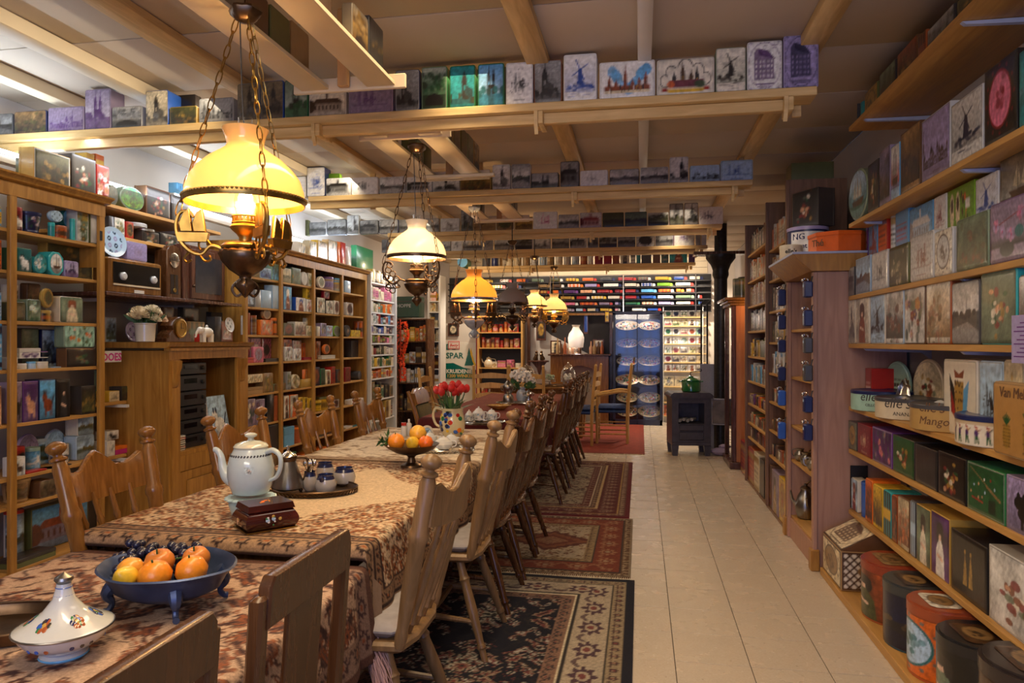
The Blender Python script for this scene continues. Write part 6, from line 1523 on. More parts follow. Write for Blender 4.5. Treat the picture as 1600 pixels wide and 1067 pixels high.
def press_chair(name, label, mat, post, loc, rz, group, spread=.245):
 t = thing(name, label, 'chair', loc, rz, group); W = .235
 s = MB(); P = [(-.2, -.2), (-.22, .05), (-.21, .18), (-.15, .22), (0, .23), (.15, .22), (.21, .18), (.22, .05), (.2, -.2), (.1, -.225), (-.1, -.225)]
 n = len(P)
 for z, k in ((.425, .9), (.44, 1), (.455, 1), (.465, .95)): s.v += [(x*k, y*k, z) for x, y in P]; s.c += [(1, 1, 1)]*n
 s.f += [tuple(range(n-1, -1, -1)), tuple(range(3*n, 4*n))]+[(k*n+j, k*n+(j+1) % n, (k+1)*n+(j+1) % n, (k+1)*n+j) for k in range(3) for j in range(n)]
 obj('seat', s, mat, t)
 for sx in (-1, 1):
  a, r, n_ = turned((sx*.19, -.19, .45), (sx*spread, -.315, 1.075), post, 10); obj('back_post', MB().tube(a, r, 12), mat, t)
  for sy in (-1, 1):
   a, r, n_ = turned((sx*.23, .2 if sy > 0 else -.27, 0), (sx*.15, sy*.13, .43), LEGP); obj('leg', MB().tube(a, r, 10), mat, t)
  obj('stretcher', MB().tube([(sx*.205, -.215, .17), (sx*.2, 0, .185), (sx*.205, .17, .2)], [.01, .016, .01], 8), mat, t)
 obj('stretcher', MB().tube([(-.2, 0, .185), (0, 0, .185), (.2, 0, .185)], [.01, .017, .01], 8), mat, t)
 vs = []; m = 17
 for i in range(m):
  x = -1+2*i/(m-1); q = abs(x); zt = .955+.055*max(0, 1-q*2.6)**.8+.028*math.exp(-((q-.92)/.16)**2)-.012*math.exp(-((q-.5)/.2)**2); zb = .845-.015*(1-q*q)
  y = -.305-.045*(1-x*x)+.0
  for dz, dy in ((zb, .012), (zt-.006, .012), (zt, .006), (zt, -.006), (zt-.006, -.012), (zb, -.012)):
   yy = y+dy+(.93-dz)*.16; vs.append((x*(spread-.012), yy, dz))
 fs = [(i*6+j, i*6+(j+1) % 6, (i+1)*6+(j+1) % 6, (i+1)*6+j) for i in range(m-1) for j in range(6)]+[tuple(range(6)), tuple(range(m*6-1, m*6-7, -1))]
 obj('crest_rail', MB().add(vs, fs), mat, t)
 for k in range(4):
  x = (k-1.5)*.09; a, r, n_ = turned((x*.85, -.195, .46), (x, -.3-.04*(1-(x/.23)**2)+.012, .86), [(0, .007), (.08, .01), (.1, .014), (.13, .009), (.35, .014), (.5, .015), (.6, .015), (.72, .01), (.75, .014), (.78, .01), (1, .009)]); obj('spindle', MB().tube(a, r, 8), mat, t)
 return t
def slat_chair(name, label, mat, loc, rz, group, top=.95):
 t = thing(name, label, 'chair', loc, rz, group)
 obj('seat', MB().box(-.2, .2, -.2, .22, .43, .46, .012), mat, t)
 for sx in (-1, 1):
  obj('back_post', MB().box(-.019, .019, -.016, .016, 0, top-.035, .007, M=TR(sx*.205, -.2, 0) @ Matrix(((1, 0, 0, 0), (0, 1, -.07, .0), (0, 0, 1, 0), (0, 0, 0, 1)))), mat, t)
  obj('leg', MB().box(sx*.19-.018, sx*.19+.018, .17, .205, 0, .43, .004), mat, t)
 Sh = Matrix(((1, 0, 0, 0), (0, 1, -.07, -.2), (0, 0, 1, 0), (0, 0, 0, 1)))
 P = [(-.2, top-.105), (.2, top-.105), (.2, top-.02), (.185, top), (-.185, top), (-.2, top-.02)]
 obj('crest_rail', MB().prism(P, -.022, .008, bev=.004, M=Sh), mat, t)
 for x, w_ in ((0, .085),): obj('splat', MB().box(x-w_, x+w_, -.006, .006, .46, top-.1, .003, M=Sh), mat, t)
 obj('apron', MB().box(-.18, .18, -.17, .18, .37, .428), mat, t)
 return t
GR = 'turned oak chairs along the aisle side'; GL = 'turned oak chairs along the bookcase side'
def yat(X, u): return onX(X, u)[0]
mats = {'a': (M_OAKL, POSTP), 'b': (M_OAK, POSTP), 'd': (M_OAKD, POSTD), 'o': (M_OAK, POSTD)}
for (ya, yb2, m, l) in [(2.12, 2.62, 'a', 'pale oak spindle chair with ball knobs nearest the camera, back to the aisle'), (3.09, 3.57, 'a', 'pale oak spindle chair with ball knobs, second along the aisle'), (3.66, 4.12, 'd', 'dark turned spindle chair with ringed knobs, third along the aisle'), (4.2, 4.66, 'd', 'dark turned spindle chair with ringed knobs, fourth along the aisle'), (4.74, 5.18, 'd', 'dark turned spindle chair at the far end of the patterned cloths'),
 (6.2, 6.66, 'd', 'dark turned chair at the near end of the red tablecloth'), (6.95, 7.4, 'd', 'dark turned chair, second beside the red tablecloth'), (7.65, 8.1, 'd', 'dark turned chair, third beside the red tablecloth'), (8.3, 8.75, 'd', 'dark turned chair at the far end of the red tablecloth')]:
 ma, po = mats[m]; press_chair('spindle_chair', l, ma, po, (-.945, (ya+yb2)/2, 0), PI/2, GR, spread=(yb2-ya)/2-.01)
for (ya, yb2, m, l) in [(2.16, 2.65, 'b', 'honey oak spindle chair with ball knobs nearest the bookcase side'), (3.05, 3.55, 'b', 'honey oak spindle chair behind the white teapot'), (3.95, 4.42, 'o', 'brown turned chair before the long bookcase, third on that side'), (4.8, 5.27, 'o', 'brown turned chair before the last bay of the long bookcase')]:
 ma, po = mats[m]; press_chair('spindle_chair', l, ma, po, (-1.69, (ya+yb2)/2, 0), -PI/2, GL, spread=(yb2-ya)/2-.01)
GO = 'plain oak slat chairs'
slat_chair('slat_chair', 'plain dark oak slat chair in the foreground, its crest beside the blue fruit bowl', M_OAKD, (-.76-.26, .955, 0), PI/2, GO)
slat_chair('slat_chair', 'plain dark oak slat chair with a broad splat before the red box', M_OAKD, (-.75-.26, 1.52, 0), PI/2, GO)
slat_chair('slat_chair', 'red brown slat chair cut off at the bookcase side of the near table', M_OAKD, (-2.0+.26, 1.70, 0), -PI/2, GO)
# two leather backed chairs at the far table
def padded_chair(label, loc, rz):
 t = thing('padded_chair', label, 'chair', loc, rz, 'padded back chairs'); 
 obj('seat', MB().box(-.22, .22, -.2, .22, .42, .48, .02), flat('red_leather', (.16, .03, .015), .4) if 'red_leather' not in MATS else MATS['red_leather'], t)
 for sx in (-1, 1):
  obj('back_post', MB().tube([(sx*.2, -.2, 0), (sx*.2, -.2, .45), (sx*.2, -.25, .75), (sx*.2, -.33, .98)], [.018, .022, .022, .018], 8), M_OAK, t)
  obj('leg', MB().box(sx*.2-.02, sx*.2+.02, .17, .21, 0, .42, .004), M_OAK, t)
 P = [(-.2, .86), (.2, .86), (.2, .96), (.1, 1.0), (.06, .985), (0, 1.0), (-.06, .985), (-.1, 1.0), (-.2, .96)]
 Sh = Matrix(((1, 0, 0, 0), (0, 1, -.3, .0), (0, 0, 1, 0), (0, 0, 0, 1))); obj('crest_rail', MB().prism(P, -.02, .02, bev=.005, M=Sh), M_OAK, t); obj('back_pad', MB().box(-.18, .18, -.015, .015, .6, .855, .01, M=Sh), MATS.get('dull_green_cloth') or flat('dull_green_cloth', (.09, .09, .05), .8), t)
padded_chair('brown chair with a green padded back, left of the tulip jug', (-1.72, 6.35, 0), -PI/2); padded_chair('brown chair with a padded back beside the tulip jug', (-1.72, 7.05, 0), -PI/2)
# rush chairs with blue seats at the far end
def ladder_chair(label, loc, rz, arms=False, seat=True, H_=1.12):
 t = thing('ladder_back_chair', label, 'chair', loc, rz, 'golden ladder back chairs'); W = .23
 for sx in (-1, 1):
  obj('back_post', MB().tube([(sx*W, -.22, 0), (sx*W, -.22, .46), (sx*W, -.27, H_-.06), (sx*W, -.272, H_-.04), (sx*W, -.275, H_-.02), (sx*W, -.275, H_)], [.02, .022, .02, .012, .022, .008], 8), M_RUSH, t)
  obj('leg', MB().tube([(sx*W, .2, 0), (sx*W, .2, .66 if arms else .46)], .02, 8), M_RUSH, t)
  if arms: obj('armrest', MB().tube([(sx*W, -.25, .72), (sx*W, -.1, .73), (sx*W, .1, .69), (sx*W, .24, .67)], [.014, .02, .022, .02], 8), M_RUSH, t)
  for z in (.14, .26): obj('stretcher', MB().tube([(sx*W, -.22, z), (sx*W, .2, z)], .011, 6), M_RUSH, t)
 for z in (.2, .32): obj('stretcher', MB().tube([(-W, .2, z), (W, .2, z)], .011, 6), M_RUSH, t)
 for k in range(4):
  z = .58+k*.13; y = -.235-.012*k; P = [(-W, z-.03), (W, z-.03), (W, z+.02), (W*.5, z+.035), (0, z+.045), (-W*.5, z+.035), (-W, z+.02)]; obj('ladder_slat', MB().prism(P, y-.007, y+.007), M_RUSH, t)
 obj('seat', MB().box(-W, W, -.21, .21, .43, .47, .015), MATS.get('blue_velvet') or flat('blue_velvet', (.02, .05, .16), .8, noise=.3), t)
 if seat: obj('cushion', MB().box(-W+.01, W-.01, -.2, .2, .471, .53, .028), MATS['blue_velvet'], t)
ladder_chair('golden ladder back armchair with a blue seat facing the far table, nearer the glass cabinet', (-.40, 10.3, 0), PI/2, arms=True)
ladder_chair('golden ladder back chair with a blue seat beside the armchair', (-.85, 10.05, 0), PI/2-.1)
ladder_chair('golden ladder back chair behind the far end of the red cloth', (-2.0, 9.6, 0), .15, seat=False); ladder_chair('golden ladder back chair half hidden by the hydrangea vase', (-1.45, 9.55, 0), -.1, seat=False)
ladder_chair('golden ladder back chair below the shop sign', (-2.3, 8.35, 0), -PI/2, seat=False)
# ================================================================== WOVEN PATTERNS
def persian(w, h, cell, ground, inks, bands, seed=1, sc=1.0, dens=.5, medal=None, flip=True, swirl=1.0, open_=0):
 nx, ny = int(w/cell), int(h/cell); X, Y = np.meshgrid((np.arange(nx)+.5)*cell, (np.arange(ny)+.5)*cell); r = np.random.RandomState(seed)
 A = np.ones((ny, nx, 3))*C(ground); U = np.abs(X-w/2) if flip else X; V = np.abs((Y % (h/2 if h > 2.4 else h))-(h/4 if h > 2.4 else h/2)) if flip else Y
 def put(m, c, o=1): 
  m = (m.astype(float)*o)[..., None]; A[:] = A*(1-m)+C(c)*m
 wx = U+.03*np.sin(V*21/sc+1)*swirl+.012*np.sin(V*57/sc); wy = V+.03*np.sin(U*19/sc+2)*swirl+.012*np.sin(U*61/sc)
 put(np.abs(np.sin(wx*17/sc+1.7*np.sin(wy*13/sc))) < .13, inks[0], .8)
 for li in range(3):
  p = (.17-.035*li)*sc; ox, oy = r.rand(2)*p; gx = np.floor((wx+ox)/p); gy = np.floor((wy+oy)/p); fx = (wx+ox)/p-gx-.5+.18*np.sin(gx*7+gy*3); fy = (wy+oy)/p-gy-.5+.18*np.sin(gx*5-gy*9)
  rr = np.hypot(fx, fy); th = np.arctan2(fy, fx); hsh = np.abs(np.sin(gx*12.98+gy*78.2+li*3)*437.5) % 1; pet = .23*(1+.28*np.cos(6*th+hsh*6))*(.7+.6*hsh); on = hsh > 1-dens
  k = [inks[(li+1) % len(inks)], inks[(li+2) % len(inks)]]; put((rr < pet) & on, k[0]); put((rr < pet*.72) & on, k[1]); put((rr < pet*.3) & on, inks[0])
  lf = np.abs(np.sin(th*2.5+hsh*9))*.42; put((rr > pet*1.15) & (rr < lf) & on, inks[li % len(inks)], .85)
 if open_:
  g = np.sin(U*7+1.5*np.sin(V*3.1))+np.sin(V*5.3+1.2*np.sin(U*6)); A[:] = np.where((g > open_)[..., None], C(ground)*.97, A)
 if medal:
  cx, cy, rx, ry, cs = medal
  for k, c in enumerate(cs): q = 1-.2*k; rr = np.abs(X-cx)/(rx*q)+np.abs(Y-cy)/(ry*q); z = rr+.06*np.sin(np.arctan2(Y-cy, X-cx)*16); put(z < 1, c)
  put((np.abs(rr % .5-.25) < .03) & (rr < 1.6), cs[0])
 D = np.minimum(np.minimum(X, w-X), np.minimum(Y, h-Y)); along = np.where(np.minimum(X, w-X) < np.minimum(Y, h-Y), Y, X)
 for d0, d1, bg, ink, per in bands:
  m = (D >= d0) & (D < d1); put(m, bg)
  if ink is not None:
   t = (D-(d0+d1)/2)/((d1-d0)/2); ph = (along % per)/per-.5; q = np.hypot(ph*2.1, t)
   put(m & (q < .62+.15*np.cos(8*np.arctan2(t, ph*2))), ink); put(m & (q < .36), bg); put(m & (q < .2), inks[2])
   put(m & (np.abs(t-.55*np.sin(2*PI*along/per+1.5)) < .14) & (q > .75), ink, .8)
 A *= 1+.3*(r.rand(ny, nx, 1)-.5); return A
def rug(name, label, x0, x1, y0, y1, z, arr, fringe=None, group=None):
 ny, nx = arr.shape[:2]; X, Y = np.meshgrid(np.linspace(x0, x1, nx), np.linspace(y0, y1, ny)); Z = z+.0085+.0012*np.sin(X*9+Y*4)*np.sin(Y*7)
 o = obj('rug', grid_mesh('rug', np.stack([X, Y, Z], -1), arr, M_WOVEN), M_WOVEN); tag(o, label, 'rug', group)
 obj('backing', MB().box(x0, x1, y0, y1, z, z+.0055), M_MATTE, o, color=arr[2, 2])
 if fringe:
  mb = MB(); r_ = RR(2)
  for ya, s in fringe:
   n = int((x1-x0)/.012)
   for k in range(n): x = x0+(x1-x0)*(k+.5)/n; mb.tube([(x, ya, z+.006), (x+r_.uniform(-.008, .008), ya+s*.03, z+.004), (x+r_.uniform(-.015, .015), ya+s*.055, z+.003)], .0022, 3)
  f = obj('fringe', mb, M_MATTE, o, color=C('cream')); f['kind'] = 'stuff'
 return o
DN = (.012, .012, .03)
rug('rug', 'navy rug with cream flowered border nearest the camera', -1.5, -.035, 1.6, 4.31, 0, persian(1.465, 2.71, .0085, DN, ['dark', (.42, .3, .2), (.3, .08, .07), (.5, .45, .36)], [(0, .055, DN, None, 1), (.055, .12, (.42, .32, .19), (.12, .05, .05), .07), (.12, .128, 'dark', None, 1), (.128, .30, (.5, .41, .29), (.13, .06, .08), .26), (.30, .315, 'dark', None, 1), (.315, .33, 'cream', None, 1), (.33, .395, (.36, .2, .13), (.05, .04, .05), .09)], 3, .75, .55))
rug('rug', 'rust bordered rug with a cream field and diamond medallion, second along the aisle', -1.5, -.06, 4.36, 5.80, 0, persian(1.44, 1.44, .0095, (.5, .4, .27), [(.2, .1, .04), (.3, .07, .03), (.42, .3, .18), (.25, .08, .04)], [(0, .02, (.35, .26, .16), None, 1), (.02, .07, (.2, .09, .04), (.5, .38, .22), .06), (.07, .085, 'dark', None, 1), (.085, .25, (.30, .055, .02), (.42, .2, .1), .2), (.25, .265, 'dark', None, 1), (.265, .32, (.4, .28, .14), (.15, .06, .03), .07)], 5, .5, .3, (.86, .72, .33, .25, [(.2, .05, .03), (.35, .12, .05), (.28, .06, .03), (.4, .2, .1)])), [(4.36, -1)])
rug('rug', 'maroon rug with pale wavy stripes, third along the aisle', -1.5, -.09, 5.84, 8.54, .0, persian(1.41, 2.7, .011, (.45, .36, .24), [(.16, .04, .035), (.25, .03, .025), (.4, .3, .2), 'dark'], [(0, .05, (.22, .012, .02), None, 1), (.05, .1, (.2, .08, .05), (.45, .3, .2), .08), (.1, .115, (.55, .35, .12), None, 1), (.115, .28, (.17, .02, .02), (.35, .2, .14), .14), (.28, .295, (.6, .42, .2), None, 1), (.295, .34, (.16, .06, .04), (.4, .25, .15), .09), (.34, .355, (.6, .5, .35), None, 1), (.355, .42, (.2, .03, .025), (.4, .25, .18), .1)], 7, .6, .4))
arr = persian(2.75, 3.3, .02, (.42, .05, .018), [(.36, .04, .015), (.38, .045, .016), (.46, .075, .03), (.4, .05, .02)], [(0, .1, (.38, .04, .015), None, 1)], 9, 1, .2); rug('rug', 'brick red rug under the golden chairs at the far end', -2.7, .05, 9.2, 12.5, 0, arr, [(9.2, -1)])
# ================================================================== TABLES AND CLOTHS
def table(label, x0, x1, y0, y1, z, name='dining_table', legy=None):
 t = thing(name, label, 'table', ((x0+x1)/2, (y0+y1)/2, 0)); a, b = (x1-x0)/2, (y1-y0)/2
 obj('table_top', MB().box(-a, a, -b, b, z-.035, z, .004), M_OAK, t); obj('apron', MB().box(-a+.08, a-.08, -b+.08, b-.08, z-.13, z-.036), M_OAK, t)
 for sx in (-1, 1):
  for sy in (-1, 1): obj('leg', MB().lathe([(.03, 0), (.035, .05), (.025, .1), (.045, .3), (.03, .5), (.04, .55), (.04, z-.131)], 10, TR(sx*(a-.12), sy*(b-.12), 0)), M_OAK, t)
 return t
table('long dining table under the near patterned cloths', -1.9, -.92, 2.24, 5.28, .745); table('near dining table under a darker patterned cloth, slightly lower', -1.9, -.92, .25, 2.2, .685); table('far dining table under the red cloth', -1.83, -.93, 5.95, 8.85, .765)
def cloth(label, x0, x1, y0, y1, z, drops, arrf, cell, group=None, rip=.012, seed=0):
 dl, dr, dn, df = drops; W = x1-x0+dl+dr; L_ = y1-y0+dn+df; arr = arrf(W, L_); ny, nx = arr.shape[:2]
 s, t = np.meshgrid(np.linspace(-dl, x1-x0+dr, nx), np.linspace(-dn, y1-y0+df, ny)); w_ = x1-x0; l_ = y1-y0
 ox = np.where(s < 0, -s, np.where(s > w_, s-w_, 0)); oy = np.where(t < 0, -t, np.where(t > l_, t-l_, 0)); R_ = .02
 def fold(o): k = np.minimum(o/R_, PI/2); return R_*np.sin(k), R_*(1-np.cos(k))+np.maximum(o-R_*PI/2, 0)
 hx, zx = fold(ox); hy, zy = fold(oy); both = np.minimum(zx, zy)
 zz = np.maximum(zx, zy)+both*.15
 rp = rip*(np.sin((t+seed)*11)+.6*np.sin((t+seed)*23+1))*np.clip(zx*5, 0, 1.5); rq = rip*(np.sin((s+seed)*13)+.6*np.sin(s*29))*np.clip(zy*5, 0, 1)
 X = x0+np.clip(s, 0, w_)+np.where(s < 0, -1, 1)*(hx+zx*.04+np.abs(rp)*np.sign(ox)+both*.15*np.sign(ox)); Y = y0+np.clip(t, 0, l_)+np.where(t < 0, -1, 1)*(hy+zy*.04+rq*np.sign(oy)*.5+both*.15*np.sign(oy))
 Z = z-zz+.0012*np.sin(s*17+t*5)*np.sin(t*9)
 o = obj('tablecloth', grid_mesh('tablecloth', np.stack([X, Y, Z], -1), arr, M_CLOTH), M_CLOTH); tag(o, label, 'tablecloth', group); sm = o.modifiers.new('thick', 'SOLIDIFY'); sm.thickness = .003; sm.offset = 1; return o
BE = (.72, .54, .34); BRN = (.075, .025, .014); RU = (.5, .13, .02)
cA = lambda W, L_: persian(W, L_, .007, BE, [BRN, (.3, .09, .02), RU, (.5, .26, .1)], [(0, .012, BRN, None, 1), (.012, .1, (.5, .31, .17), (.06, .02, .012), .085), (.1, .112, BRN, None, 1), (.112, .15, (.42, .24, .12), BRN, .05), (.15, .162, BRN, None, 1)], 11, .42, .78, open_=1.0)
cloth('long tapestry tablecloth in beige and rust with dark borders on the middle table', -1.93, -.90, 2.22, 3.86, .752, (.2, .33, .052, .0), cA, .007, 'patterned tablecloths', seed=.3)
cB = lambda W, L_: persian(W, L_, .009, (.74, .62, .46), [(.42, .28, .17), (.46, .27, .16), (.55, .42, .3), (.5, .38, .26)], [(0, .03, (.35, .2, .1), None, 1), (.03, .1, (.5, .35, .22), (.3, .14, .07), .1)], 21, 1.2, .28)
cloth('pale beige tablecloth with faint flowers at the far half of the middle table', -1.93, -.90, 3.80, 5.30, .7565, (.25, .3, .0, .25), cB, .009, 'patterned tablecloths', seed=.7)
cC = lambda W, L_: persian(W, L_, .0065, (.62, .42, .29), [(.1, .03, .025), (.15, .045, .03), (.42, .12, .04), (.3, .13, .08)], [(0, .04, (.2, .08, .05), None, 1), (.04, .12, (.4, .25, .18), (.12, .05, .05), .1)], 31, .8, .5)
cloth('darker rose beige patterned cloth on the near table under the blue fruit bowl', -1.93, -.89, .2, 2.2, .692, (.2, .3, .2, .0), cC, .0065, 'patterned tablecloths', seed=.1)
def cR(W, L_):
 A = persian(W, L_, .011, (.34, .05, .025), [(.3, .03, .015), (.36, .07, .04), (.42, .13, .08), (.33, .05, .02)], [(0, .3, (.2, .012, .012), None, 1), (.3, .34, (.13, .008, .008), None, 1)], 41, 1, .4); return A
cloth('deep red tablecloth with a faded woven top on the far table', -1.85, -.91, 5.93, 8.87, .772, (.35, .42, .32, .32), cR, .011, None, seed=.9)
# fringe tuft of the near corner
t = obj('cloth_corner', MB(), M_CLOTH) if False else None
mb = MB(); r_ = RR(4)
for k in range(150):
 q = r_.random(); x = -.865+.05*q+r_.uniform(-.02, .02); y = 2.16+.05*(1-q)+r_.uniform(-.02, .02); z = .47-.12*q+r_.uniform(-.03, .03)
 mb.tube([(x, y, z), (x+.02+r_.uniform(-.01, .02), y-.015, z-.05), (x+.04+r_.uniform(-.01, .03), y-.01, z-.13-.05*r_.random()), (x+.06+r_.uniform(-.02, .03), y, z-.2-.06*r_.random())], [.0016, .0013, .001, .0008], 3)
pt = thing('cloth_tassel', 'frayed pink and white fringed corner of the cloth hanging beside the broad-splat chair', 'tassel', (0, 0, 0))
f = obj('fringe', mb, M_MATTE, pt, color=C((.5, .3, .27))); f['kind'] = 'stuff'
obj('corner_flap', MB().add([(-.885, 2.2, .69), (-.86, 2.3, .6), (-.83, 2.24, .38), (-.86, 2.15, .42), (-.89, 2.14, .55)], [(0, 1, 2, 3, 4)]).add([(-.889, 2.2, .69), (-.864, 2.3, .6), (-.834, 2.24, .38), (-.864, 2.15, .42), (-.894, 2.14, .55)], [(4, 3, 2, 1, 0)]), M_MATTE, pt, color=C((.3, .2, .13)))
for yy, l in ((2.37, 'nearest'), (3.33, 'second')):
 o = obj('seat_cushion', MB().box(-.2, .2, -.19, .19, 0, .05, .022), flat('cushion_cotton', (.33, .3, .29), .9, noise=.15) if 'cushion_cotton' not in MATS else MATS['cushion_cotton'], loc=(-.96, yy, .4665)); tag(o, f'off-white seat cushion on the {l} pale oak chair of the aisle side', 'cushion')
# ================================================================== THINGS ON THE TABLES
Z1, Z0, Z2_ = .7565, .6965, .7765
def at(Z, u, v): x, y, d = onZ(Z, u, v); return (x, y, Z)
def fan(o, m): return o
# teapot on a warmer
x, y, _ = at(Z1, 392, 806); S1 = 1.12; tp = thing('teapot_warmer', 'pale blue porcelain warmer with a pierced rim under the teapot', 'warmer', (x, y, Z1))
obj('body', MB().lathe([(.055, 0), (.06, .004), (.072, .05), (.068, .062), (.062, .066), (.058, .06), (.05, .01)], 24), M_GLAZE, tp, color=C((.42, .62, .62))); rm = MB()
for k in range(18): a = k*2*PI/18; rm.sphere(.073*cos(a), .073*sin(a), .068, .013, 8, 1, 1, .5)
obj('rim', rm.lathe([(.058, .062), (.078, .066), (.078, .07), (.05, .072), (.02, .07)], 24), M_GLAZE, tp, color=C((.5, .68, .66)))
t = thing('teapot', 'tall pale blue white teapot with a dark band and small emblem', 'teapot', (x, y, Z1+.0825*S1), -.1); t.scale = tp.scale = (S1,)*3
obj('body', MB().lathe([(.055, 0), (.06, .004), (.07, .03), (.076, .06), (.076, .09), (.068, .125), (.055, .15), (.052, .155), (.048, .15)], 28), M_GLAZE, t, color=C((.56, .66, .66)))
bnd = MB()
for k in range(40): a = k*2*PI/40; bnd.box(-.002, .003, -.0012, .0006, -.004, .004, M=TR(.0655*cos(a), .0655*sin(a), .131, rz=a+PI/2) @ TR(ry=.5))
obj('leaf_band', bnd, M_MATTE, t, color=C('charcoal'), kind='stuff')
obj('emblem', wrap_picture(picture(.03, .024, 'rose', (.56, .66, .66), 'dark', 'charcoal', 3, .003), .0765, .075, .024, .35, .75, M_GLAZEP), M_GLAZEP, t)
lidb = obj('lid', MB().lathe([(.055, .152), (.057, .158), (.05, .167), (.03, .175), (.012, .178), (.009, .186), (.02, .192), (.021, .198), (.012, .203), (.0001, .204)], 24), M_GLAZE, t, color=C((.6, .62, .5)))
obj('spout', MB().tube([(-.06, 0, .035), (-.095, 0, .05), (-.112, 0, .085), (-.12, 0, .12), (-.135, 0, .138), (-.145, 0, .14)], [.026, .02, .014, .011, .01, .009], 12), M_GLAZE, t, color=C((.56, .66, .66)))
obj('handle', MB().tube([(.05, 0, .135), (.085, 0, .148), (.112, 0, .13), (.115, 0, .095), (.1, 0, .06), (.07, 0, .045)], [.009, .009, .008, .008, .007, .006], 10), M_GLAZE, t, color=C((.5, .58, .55)))
# painted box
p1, p2 = at(Z1, 395, 834), at(Z1, 467, 822); an = math.atan2(p2[1]-p1[1], p2[0]-p1[0]); L_ = math.hypot(p2[0]-p1[0], p2[1]-p1[1])+.01; Wd = .14
t = thing('trinket_box', 'dark red lacquered box with bulging sides and painted flowers', 'box', (p1[0]-.02, p1[1], Z1), an)
M_LAC = flat('dark_lacquer', (.045, .007, .005), .15, noise=.6, nscale=9, coat=.6)
def bulge(z0, z1, f, k0=0):
 vs = []; n = 7
 for i in range(n):
  s_ = i/(n-1); z = z0+(z1-z0)*s_; e = f(s_); vs += [(-e, -e, z), (L_+e, -e, z), (L_+e, Wd+e, z), (-e, Wd+e, z)]
 return MB().add(vs, [(3, 2, 1, 0), tuple(range(4*n-4, 4*n))]+[(i*4+j, i*4+(j+1) % 4, (i+1)*4+(j+1) % 4, (i+1)*4+j) for i in range(n-1) for j in range(4)])
obj('body', bulge(.004, .07, lambda s_: .012*sin(s_*3.6)-.004), M_LAC, t, angle=60); obj('lid', bulge(.071, .092, lambda s_: -.003-.006*s_), M_LAC, t); obj('base', MB().box(-.004, L_+.004, -.004, Wd+.004, 0, .004), M_BRASS, t)
def posy(cx, cz, R_, T, par, cols, n=14, seed=1):
 r_ = RR(seed)
 for k in range(n):
  x, z = r_.gauss(cx, R_), r_.gauss(cz, R_*.7); q = r_.uniform(.003, .007); o = obj('painted_flower', MB().lathe([(q, 0), (q*.8, .0006), (.0001, .0008)], 7, T @ TR(x, 0, z, rx=PI/2)), M_MATTE, par, color=C(r_.choice(cols)))
posy(L_*.5, .038, .014, TR(0, -.0125, 0), t, ['orange', 'white', 'gold', 'ice', 'green'], 12, 3); posy(-Wd*.5, .038, .01, TR(-.0125, 0, 0, rz=-PI/2), t, ['orange', 'gold', 'peach', 'white'], 9, 4); posy(L_*.5, Wd*.5, .018, TR(0, 0, .0925) @ TR(rx=-PI/2) @ TR(0, 0, 0), t, ['orange', 'gold', 'rust'], 8, 5)
# oval tray with the pewter pot and blue rimmed cups
def tray(label, c, a, b, mat, h_=.018, rz=0, lace=False):
 o = thing('tray', label, 'tray', c, rz); obj('base', MB().lathe([(.0001, .0), (.9, .0), (.93, .004), (1, h_), (1.01, h_), (.95, .002), (.92, .003), (.0001, .003)], 36, sx=a, sy=b), mat, o, angle=30)
 obj('rim', MB().tube([(a*cos(2*PI*k/40), b*sin(2*PI*k/40), h_+.001) for k in range(40)], .0035, 5, closed=True), mat, o)
 if lace: obj('gallery', MB().tube([(a*1.0*cos(2*PI*k/120), b*sin(2*PI*k/120), h_*.5+.006*(-1)**k) for k in range(120)], .002, 4, closed=True), mat, o)
 return o
ct = at(Z1, 488, 766); tray('oval dark metal tray with a ribbed rim holding coffee things', ct, .20, .15, M_DBRASS, .022, .1, True)
ZT = Z1+.0035
px_ = at(ZT, 450, 766); t = thing('coffee_pot', 'brushed pewter coffee pot with a conical body beside the white teapot', 'coffee pot', (px_[0], px_[1], ZT), .3)
obj('body', MB().lathe([(.055, .012), (.07, .02), (.068, .04), (.045, .1), (.034, .135)], 26), M_PEWTER, t); obj('collar', MB().lathe([(.036, .136), (.038, .15), (.036, .156)], 20), M_DBRASS, t); obj('lid', MB().lathe([(.04, .157), (.036, .162), (.015, .175), (.006, .18), (.007, .2), (.0001, .204)], 20), M_SILVER, t)
obj('handle', MB().tube([(.036, 0, .15), (.075, 0, .15), (.09, 0, .11), (.068, 0, .05)], .006, 7), M_DBRASS, t); obj('spout', MB().tube([(-.05, 0, .07), (-.075, 0, .11), (-.085, 0, .145)], [.014, .01, .007], 8), M_PEWTER, t)
for k in range(3): obj('foot', MB().sphere(.055*cos(k*2.1), .055*sin(k*2.1), .008, .009, 8), M_DBRASS, t)
def cup(c, R_, h_, lab, name='cup', blue=True, spoons=False, col_=(.4, .38, .36)):
 t = thing(name, lab, name.replace('_', ' '), c); obj('body', MB().lathe([(R_*.6, 0), (R_*.9, h_*.15), (R_, h_*.45), (R_*.85, h_*.75)], 20), M_GLAZE, t, color=C(col_))
 obj('glazed_collar', MB().lathe([(R_*.85, h_*.75), (R_*.72, h_*.92), (R_*.76, h_), (R_*.7, h_), (R_*.6, h_*.5)], 20), M_GLAZE, t, color=C((.015, .02, .07) if blue else col_)); return t
x, y, z = at(ZT, 484, 764); t = cup((x, y, z), .033, .085, 'narrow stoneware pot with a blue rim holding teaspoons', 'spoon_pot')
